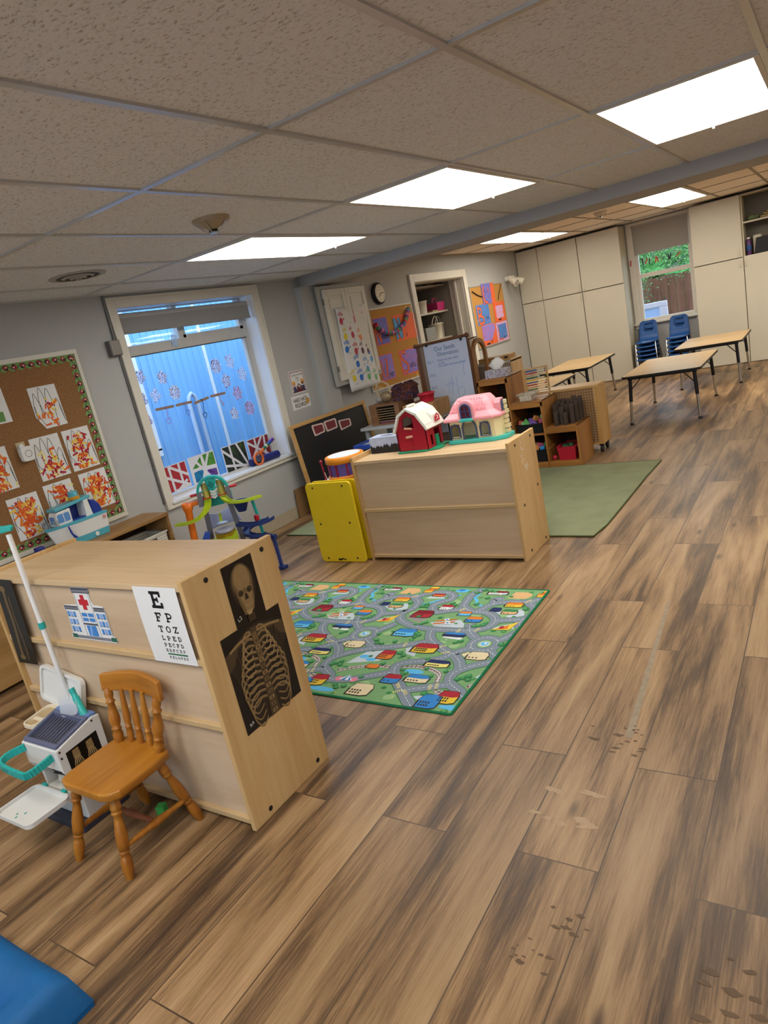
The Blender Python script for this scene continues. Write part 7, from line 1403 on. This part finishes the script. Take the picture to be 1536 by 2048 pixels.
for i, (ra, rb, z0, z1) in enumerate(((.118, .155, .0, .006), (.072, .09, .004, .014), (.035, .05, .008, .02))):
    m = MB(); n = 36; vs = []
    for r_, zz in ((rb, z0), (rb, z0+.003), (ra, z1), (ra, z1-.003)): vs += [(-3.515+r_*math.cos(2*PI*j/n), 2.53+r_*math.sin(2*PI*j/n), 2.139-zz) for j in range(n)]
    m.add(vs, [(a*n+j, a*n+(j+1) % n, ((a+1) % 4)*n+(j+1) % n, ((a+1) % 4)*n+j) for a in range(4) for j in range(n)], 0, True); build(m, ('flange', 'louvre_ring', 'louvre_ring')[i], vb, t)
build(MB().lathe([(.118, 0), (.118, 1)], (-3.515, 2.53, 2.138), (-3.515, 2.53, 2.1365), n=30), 'duct_opening', cap_black, t); build(MB().lathe([(.02, 0), (.02, 1)], (-3.515, 2.53, 2.13), (-3.515, 2.53, 2.115), n=14), 'centre_knob', vb, t)
# ------------------------------------------------------------------ ramp toy by the window
P0 = Vector((-3.55, 3.22, 0)); U = Vector((.7, .714, 0)).normalized(); NV = Vector((.714, -.7, 0)).normalized()
def rp3(u, z, k=0.): return P0 + U*u + NV*k + UZ*z
t = thing('car_ramp_toy', 'tall toy car ramp tower with teal arch below the left window', 'toy ramp', tuple(P0+U*(-.1)))
rt = M('ramp_teal', '#1fa59a', .35); rl_ = M('ramp_lime', '#a4b81f', .4); ro = M('ramp_orange', '#e0701a', .4); rn = M('ramp_navy', '#1f2f66', .4); rg = M('ramp_grey', '#9aa6cc', .4); rgd = M('ramp_grey_dark', '#6f6f74', .5); ry = M('ramp_yellow', '#d9c020', .4); rd = M('ramp_red', '#b5202c', .4); rb_ = M('ramp_blue', '#2a4fa8', .4)
m = MB(); n = 14; cu, cz0 = -.107, .685
for i in range(n):
    a, b = PI*i/n, PI*(i+1)/n; m.prism([(cu+.112*math.cos(a), cz0+.112*math.sin(a)), (cu+.112*math.cos(b), cz0+.112*math.sin(b)), (cu+.094*math.cos(b), cz0+.094*math.sin(b)), (cu+.094*math.cos(a), cz0+.094*math.sin(a))], P0+NV*.03, U, UZ, -.06)
m.prism([(-.145, .775), (-.065, .775), (-.085, .70), (-.08, .64), (-.12, .64), (-.13, .70)], P0+NV*.005, U, UZ, .02)
m.prism([(cu-.10, .70), (cu+.10, .72), (cu+.10, .712), (cu-.10, .692)], P0+NV*.0, U, UZ, .012)
m.prism([(-.225, .66), (-.18, .66), (-.18, .635), (-.03, .635), (-.03, .66), (.012, .66), (.012, .60), (-.06, .575), (-.15, .575), (-.225, .60)], P0-NV*.02, U, UZ, -.04)
build(m, 'arch', rt, t, bev=.003)
build(MB().prism([(-.113, .765), (-.085, .738), (-.108, .705), (-.135, .735)], P0+NV*.012, U, UZ, .016), 'diamond', M('ramp_teal_dark', '#14786f', .4), t)
c = Canvas(P0+NV*.0285, U, UZ)
for k in range(3): c.poly([(-.125, .70-.02*k), (-.103, .69-.02*k), (-.085, .70-.02*k), (-.085, .687-.02*k), (-.103, .674-.02*k), (-.125, .687-.02*k)], plastic_white, 2)
c.done('chevrons', t)
for a, b in ((-.224, -.185), (-.022, .012)): build(MB().prism([(a, .60), (b, .60), (b-.004, .70), (a+.006, .70)], P0+NV*.012, U, UZ, .02), 'grey_cheek', rgd, t)
for a in (-.155, -.05): build(MB().tube([rp3(a, .75, -.02), rp3(a, .64, .0)], .026, n=12), 'clear_tube', M('tube_yellow', '#b5a83a', .25, alpha=.85), t); build(MB().prism([(a-.03, .648), (a+.03, .648), (a+.028, .662), (a+.012, .652), (a-.012, .652), (a-.028, .662)], P0+NV*.03, U, UZ, .012), 'red_stop', rd, t)
for a, b in ((-.266, -.212), (.004, .06)): build(MB().bar(rp3(a, .688), rp3(b, .688), .03, .016), 'red_wing', rd, t, bev=.006)
def track(name, pts, w, m, lip=.012, roll=0.):
    P_ = [Vector(p) for p in cat_rom([tuple(p) for p in pts], 5)]; vs = []; k = len(P_)
    for i, p in enumerate(P_):
        d = (P_[min(i+1, k-1)]-P_[max(i-1, 0)]).normalized(); s = d.cross(UZ)
        s = s.normalized() if s.length > .1 else NV; up = s.cross(d).normalized()
        for a, b in ((-w/2, lip), (-w/2, -.004), (w/2, -.004), (w/2, lip), (w/2-.004, lip), (w/2-.004, 0), (-w/2+.004, 0), (-w/2+.004, lip)): vs.append(p+s*a+up*b)
    fs = [(8*i+j, 8*i+(j+1) % 8, 8*i+8+(j+1) % 8, 8*i+8+j) for i in range(k-1) for j in range(8)]+[tuple(range(8))[::-1], tuple(range(8*k-8, 8*k))]
    return build(MB().add(vs, fs), name, m, t)
track('lime_slide', [rp3(-.155, .645, .02), rp3(-.16, .61, .05), rp3(-.185, .575, .09), rp3(-.245, .54, .12), rp3(-.32, .528, .12), rp3(-.40, .533, .10)], .045, rl_)
track('lime_slide', [rp3(-.05, .65, .02), rp3(-.04, .615, .05), rp3(0, .59, .08), rp3(.07, .578, .09), rp3(.14, .575, .07), rp3(.20, .575, .04)], .045, rl_)
build(MB().lathe([(.028, 0), (.026, .25), (.024, .8), (.026, .9), (.036, .94), (.040, 1), (.033, 1), (.028, .97)], rp3(-.345, .0), rp3(-.30, .645), n=16), 'orange_column', ro, t); build(MB().bar(rp3(-.30, .63), rp3(-.215, .635), .05, .03), 'orange_bridge', ro, t, bev=.006)
build(MB().lathe([(.03, 0), (.058, .9), (.062, 1), (.05, 1), (.025, .1)], rp3(.05, .49, -.03), rp3(.055, .57, -.03), n=16), 'navy_cup', rn, t)
build(MB().tube([rp3(.135, .56, .02), rp3(.145, .45), rp3(.15, .30)], .011), 'teal_post', rt, t); build(MB().obox(rp3(.135, .425, .01), (.03, .03, .045)), 'red_clip', rd, t, bev=.008)
build(MB().tube([rp3(.15, .30), rp3(.215, .26, -.02), rp3(.22, .0, -.02)], .014).obox(rp3(.22, .012, -.02), (.07, .05, .024)).obox(rp3(.215, .25, -.02), (.035, .035, .035)), 'navy_post', rn, t)
track('navy_ramp', [rp3(-.01, .41, .02), rp3(.06, .395, .05), rp3(.14, .385, .06), rp3(.20, .385, .03), rp3(.235, .385, -.02)], .05, rn, .02)
track('navy_spiral', [rp3(.19+.0, .37, -.05), rp3(.12, .355, -.09), rp3(.05, .345, -.04), rp3(.045, .325, .03), rp3(.10, .305, .06), rp3(.15, .29, .02), rp3(.13, .27, -.05), rp3(.06, .255, -.04), rp3(.05, .23, .02)], .05, rn, .02)
build(MB().prism([(-.225, .53), (-.12, .505), (-.02, .545), (.03, .42), (-.05, .425), (-.14, .418), (-.23, .40), (-.19, .47)], P0-NV*.02, U, Vector((-.25*NV.x, -.25*NV.y, .97)), .02), 'grey_deck', rg, t, bev=.004)
build(MB().lathe([(.04, 0), (.044, .5), (.038, .6), (.038, 1)], rp3(-.105, .445, .02), rp3(-.105, .462, .015), n=20), 'turntable', M('ramp_pale_blue', '#a9bfe0', .4), t); build(MB().bar(rp3(-.108, .46, .04), rp3(-.103, .52, .0), .02, .012), 'lime_lever', rl_, t, bev=.004)
build(MB().lathe([(.062, 0), (.066, .2), (.066, .8), (.06, 1)], rp3(-.10, .395, .045), rp3(-.10, .415, .045), n=22), 'ring_deck', M('ramp_light_grey', '#9a9aa6', .4), t)
for a, b in (((-.02, .57), (.03, .0)), ((-.195, .56), (-.225, .0))): build(MB().bar(rp3(*a, -.05), rp3(*b, -.05), .035, .02, up=NV), 'grey_leg', rgd, t)
build(MB().box(*sum(([v-.05, v+.05] for v in rp3(-.10, 0, .02)[:2]), []), .30, .40), 'yellow_house', M('ramp_mustard', '#b5941f', .4), t); build(MB().prism([(-.185, .375), (-.15, .36), (-.06, .36), (-.018, .40), (-.022, .30), (-.18, .30)], P0+NV*.08, U, UZ, .014), 'lime_gate', rl_, t)
build(MB().prism([(-.20, .41), (-.235, .42), (-.31, .30), (-.29, .24), (-.24, .30)], P0+NV*.05, U, UZ, -.05), 'blue_slide', rb_, t)
build(MB().box(*sum(([v-.15, v+.15] for v in rp3(-.09, 0, .0)[:2]), []), .0, .02), 'base', rg, t, bev=.004)
# ------------------------------------------------------------------ marks on the floor
ft_ = M('tape_residue', '#8d7c64', .6, var=.3, scale=30); fm = M('floor_scuff', '#a48a6c', .7, var=.2, scale=30); fdk = M('floor_wear_dark', '#5c4733', .7, var=.3, scale=30)
c = Canvas((0, 0, .0004), UX, UY, dz=.0002); c.poly([(-.705, 3.10), (-.69, 3.10), (-.62, 2.02), (-.645, 2.02)], ft_, 1)
tag(c.done('tape_strip'), 'faint grey strip of old tape along the floorboards', 'tape')
c = Canvas((0, 0, .0004), UX, UY, dz=.0002); rr = random.Random(11)
FLOORMARKS = [(-0.776, 1.691, 0.050, 0), (-0.675, 1.700, 0.060, 0), (-0.800, 1.573, 0.040, 0), (-0.716, 1.556, 0.050, 0), (-0.622, 1.588, 0.060, 0), (-0.610, 1.248, 0.090, 1), (-0.641, 1.114, 0.080, 1), (-0.673, 1.116, 0.070, 1), (-0.238, 1.164, 0.160, 1), (-0.198, 1.235, 0.120, 1), (-0.680, 2.022, 0.120, 1), (-0.606, 1.956, 0.100, 1), (-0.646, 2.061, 0.080, 1)]
for x, y, r, dk in FLOORMARKS:
    for k in range(7 if dk else 2):
        cx, cy = x+rr.gauss(0, r*.45), y+rr.gauss(0, r*.3); s = r*rr.uniform(.04, .12) if dk else r*.34; q = [(cx+s*rr.uniform(.5, 1.3)*math.cos(2*PI*i/9)*1.4, cy+s*rr.uniform(.4, 1.)*math.sin(2*PI*i/9)*.8) for i in range(9)]; c.poly(q, fdk if dk else fm, 1)
o = c.done('floor_wear'); o['kind'] = 'structure'
# ------------------------------------------------------------------ outside the windows
fw = Wd('fence_wood', '#5a3524', '#7a4a33', '#8f5d44', 'Z', fine=30)
t = thing('board_fence', 'brown board fence outside the far window', 'fence', (-2.8, 15.0, -.35))
for k in range(34): build(B(-5.2+.145*k, -5.2+.145*k+.138, 15, 15.025, -.35, 1.38+.01*(k % 3)), 'board', fw, t)
build(B(-5.2, -.3, 15.03, 15.08, 1.1, 1.2), 'rail', fw, t); build(B(-5.2, -.3, 15.03, 15.08, .0, .1), 'rail', fw, t)
lf = [M('leaf_light', '#9fc87a', .7, var=.2), M('leaf_mid', '#6f9f58', .7, var=.2), M('leaf_dark', '#3a6a48', .7, var=.2)]
rr = random.Random(8); t = thing('leafy_tree', 'bright green leafy branches seen through the far window', 'tree', (-2.6, 14.2, -.35))
m = MB(); tr_ = MB().tube([(-1.0, 14.4, -.35), (-1.1, 14.4, 1.4), (-1.5, 14.35, 2.2), (-2.4, 14.3, 2.7)], [.09, .08, .06, .03])
for k in range(46):
    bx = rr.uniform(-3.9, -1.6); by = rr.uniform(13.6, 14.5); bz_ = rr.uniform(1.5, 2.25); dx, dz_ = rr.uniform(-.5, .5), rr.uniform(-.35, .15); tr_.tube([(bx, by, bz_), (bx+dx, by, bz_+dz_)], .009, n=4)
    for q in range(150):
        f = rr.random(); p = Vector((bx+dx*f+rr.gauss(0, .14), by+rr.gauss(0, .12), bz_+dz_*f+rr.gauss(0, .10))); a = Vector((rr.uniform(-1, 1), rr.uniform(-1, 1), rr.uniform(-.6, .4))).normalized(); s = a.cross(Vector((rr.uniform(-1, 1), 1, .4))).normalized(); l = rr.uniform(.03, .06)
        m.add([p, p+a*l*.5+s*l*.25, p+a*l, p+a*l*.5-s*l*.25], [(0, 1, 2, 3)], rr.choice((0, 0, 1, 1, 2)))
build(m, 'foliage', lf, t); build(tr_, 'branches', M('bark_grey', '#8d8478', .8), t)
hedge = MB(); nx_, nz_ = 60, 20
hv = [(-7+.15*i+rr.uniform(-.05, .05), 17+rr.uniform(-.22, .22), -.35+.13*j+rr.uniform(-.05, .05)) for j in range(nz_+1) for i in range(nx_+1)]
hedge.add(hv, [(j*(nx_+1)+i, j*(nx_+1)+i+1, (j+1)*(nx_+1)+i+1, (j+1)*(nx_+1)+i) for j in range(nz_) for i in range(nx_)]); hedge.box(-7, 2, 17.3, 18, -.35, 2.2)
tag(build(hedge, 'tall_hedge', mottled('hedge_leaves', ('#1f4a2a', '#3f7a3a', '#5a9a4a', '#2a5a34'), 5)), 'tall dark green hedge beyond the board fence', 'hedge')
t = thing('evergreen_bush', 'dark green bush by the fence outside the far window', 'bush', (-3.35, 14.3, -.35)); m = MB()
for q in range(1500): p = Vector((-3.35+rr.gauss(0, .22), 14.3+rr.gauss(0, .15), .55+rr.gauss(0, .38))); a = Vector((rr.uniform(-1, 1), rr.uniform(-1, 1), rr.uniform(-.5, .8))).normalized(); s = a.cross(UY).normalized(); m.add([p, p+a*.03+s*.012, p+a*.06, p+a*.03-s*.012], [(0, 1, 2, 3)], rr.choice((1, 2, 2)))
m.tube([(-3.35, 14.3, -.35), (-3.35, 14.3, .5)], .04); build(m, 'foliage', lf, t)
t = thing('play_window_panel', 'pale framed plastic panel standing outside the far window', 'panel', (-2.9, 13.0, -.35)); pf_ = M('panel_pink_white', '#d9c9cc', .5)
for a in ((-3.3, -2.42, .90, .99), (-2.55, -2.42, -.35, .90), (-3.3, -3.2, -.35, .90)): build(B(a[0], a[1], 13.0, 13.06, a[2], a[3]), 'frame_rail', pf_, t, bev=.01)
build(B(-3.2, -2.55, 13.02, 13.04, -.35, .90), 'panel_sheet', M('panel_blue_white', '#aebfe0', .4), t)
build(MB().sphere((-2.46, 12.98, .62), .06, n=12), 'knob', M('panel_cyan', '#4ab8d8', .4), t)
t = thing('downpipe', 'looped light grey pipe on the siding outside the left window', 'pipe', (-5.98, 5.26, -.6)); build(MB().tube([(-5.98, 5.20, -.6), (-5.98, 5.20, 1.15), (-5.98, 5.215, 1.24), (-5.98, 5.26, 1.28), (-5.98, 5.305, 1.24), (-5.98, 5.32, 1.15), (-5.98, 5.32, -.6)], .024, n=10), 'pipe', M('pipe_pale', '#b9c9dc', .4), t)
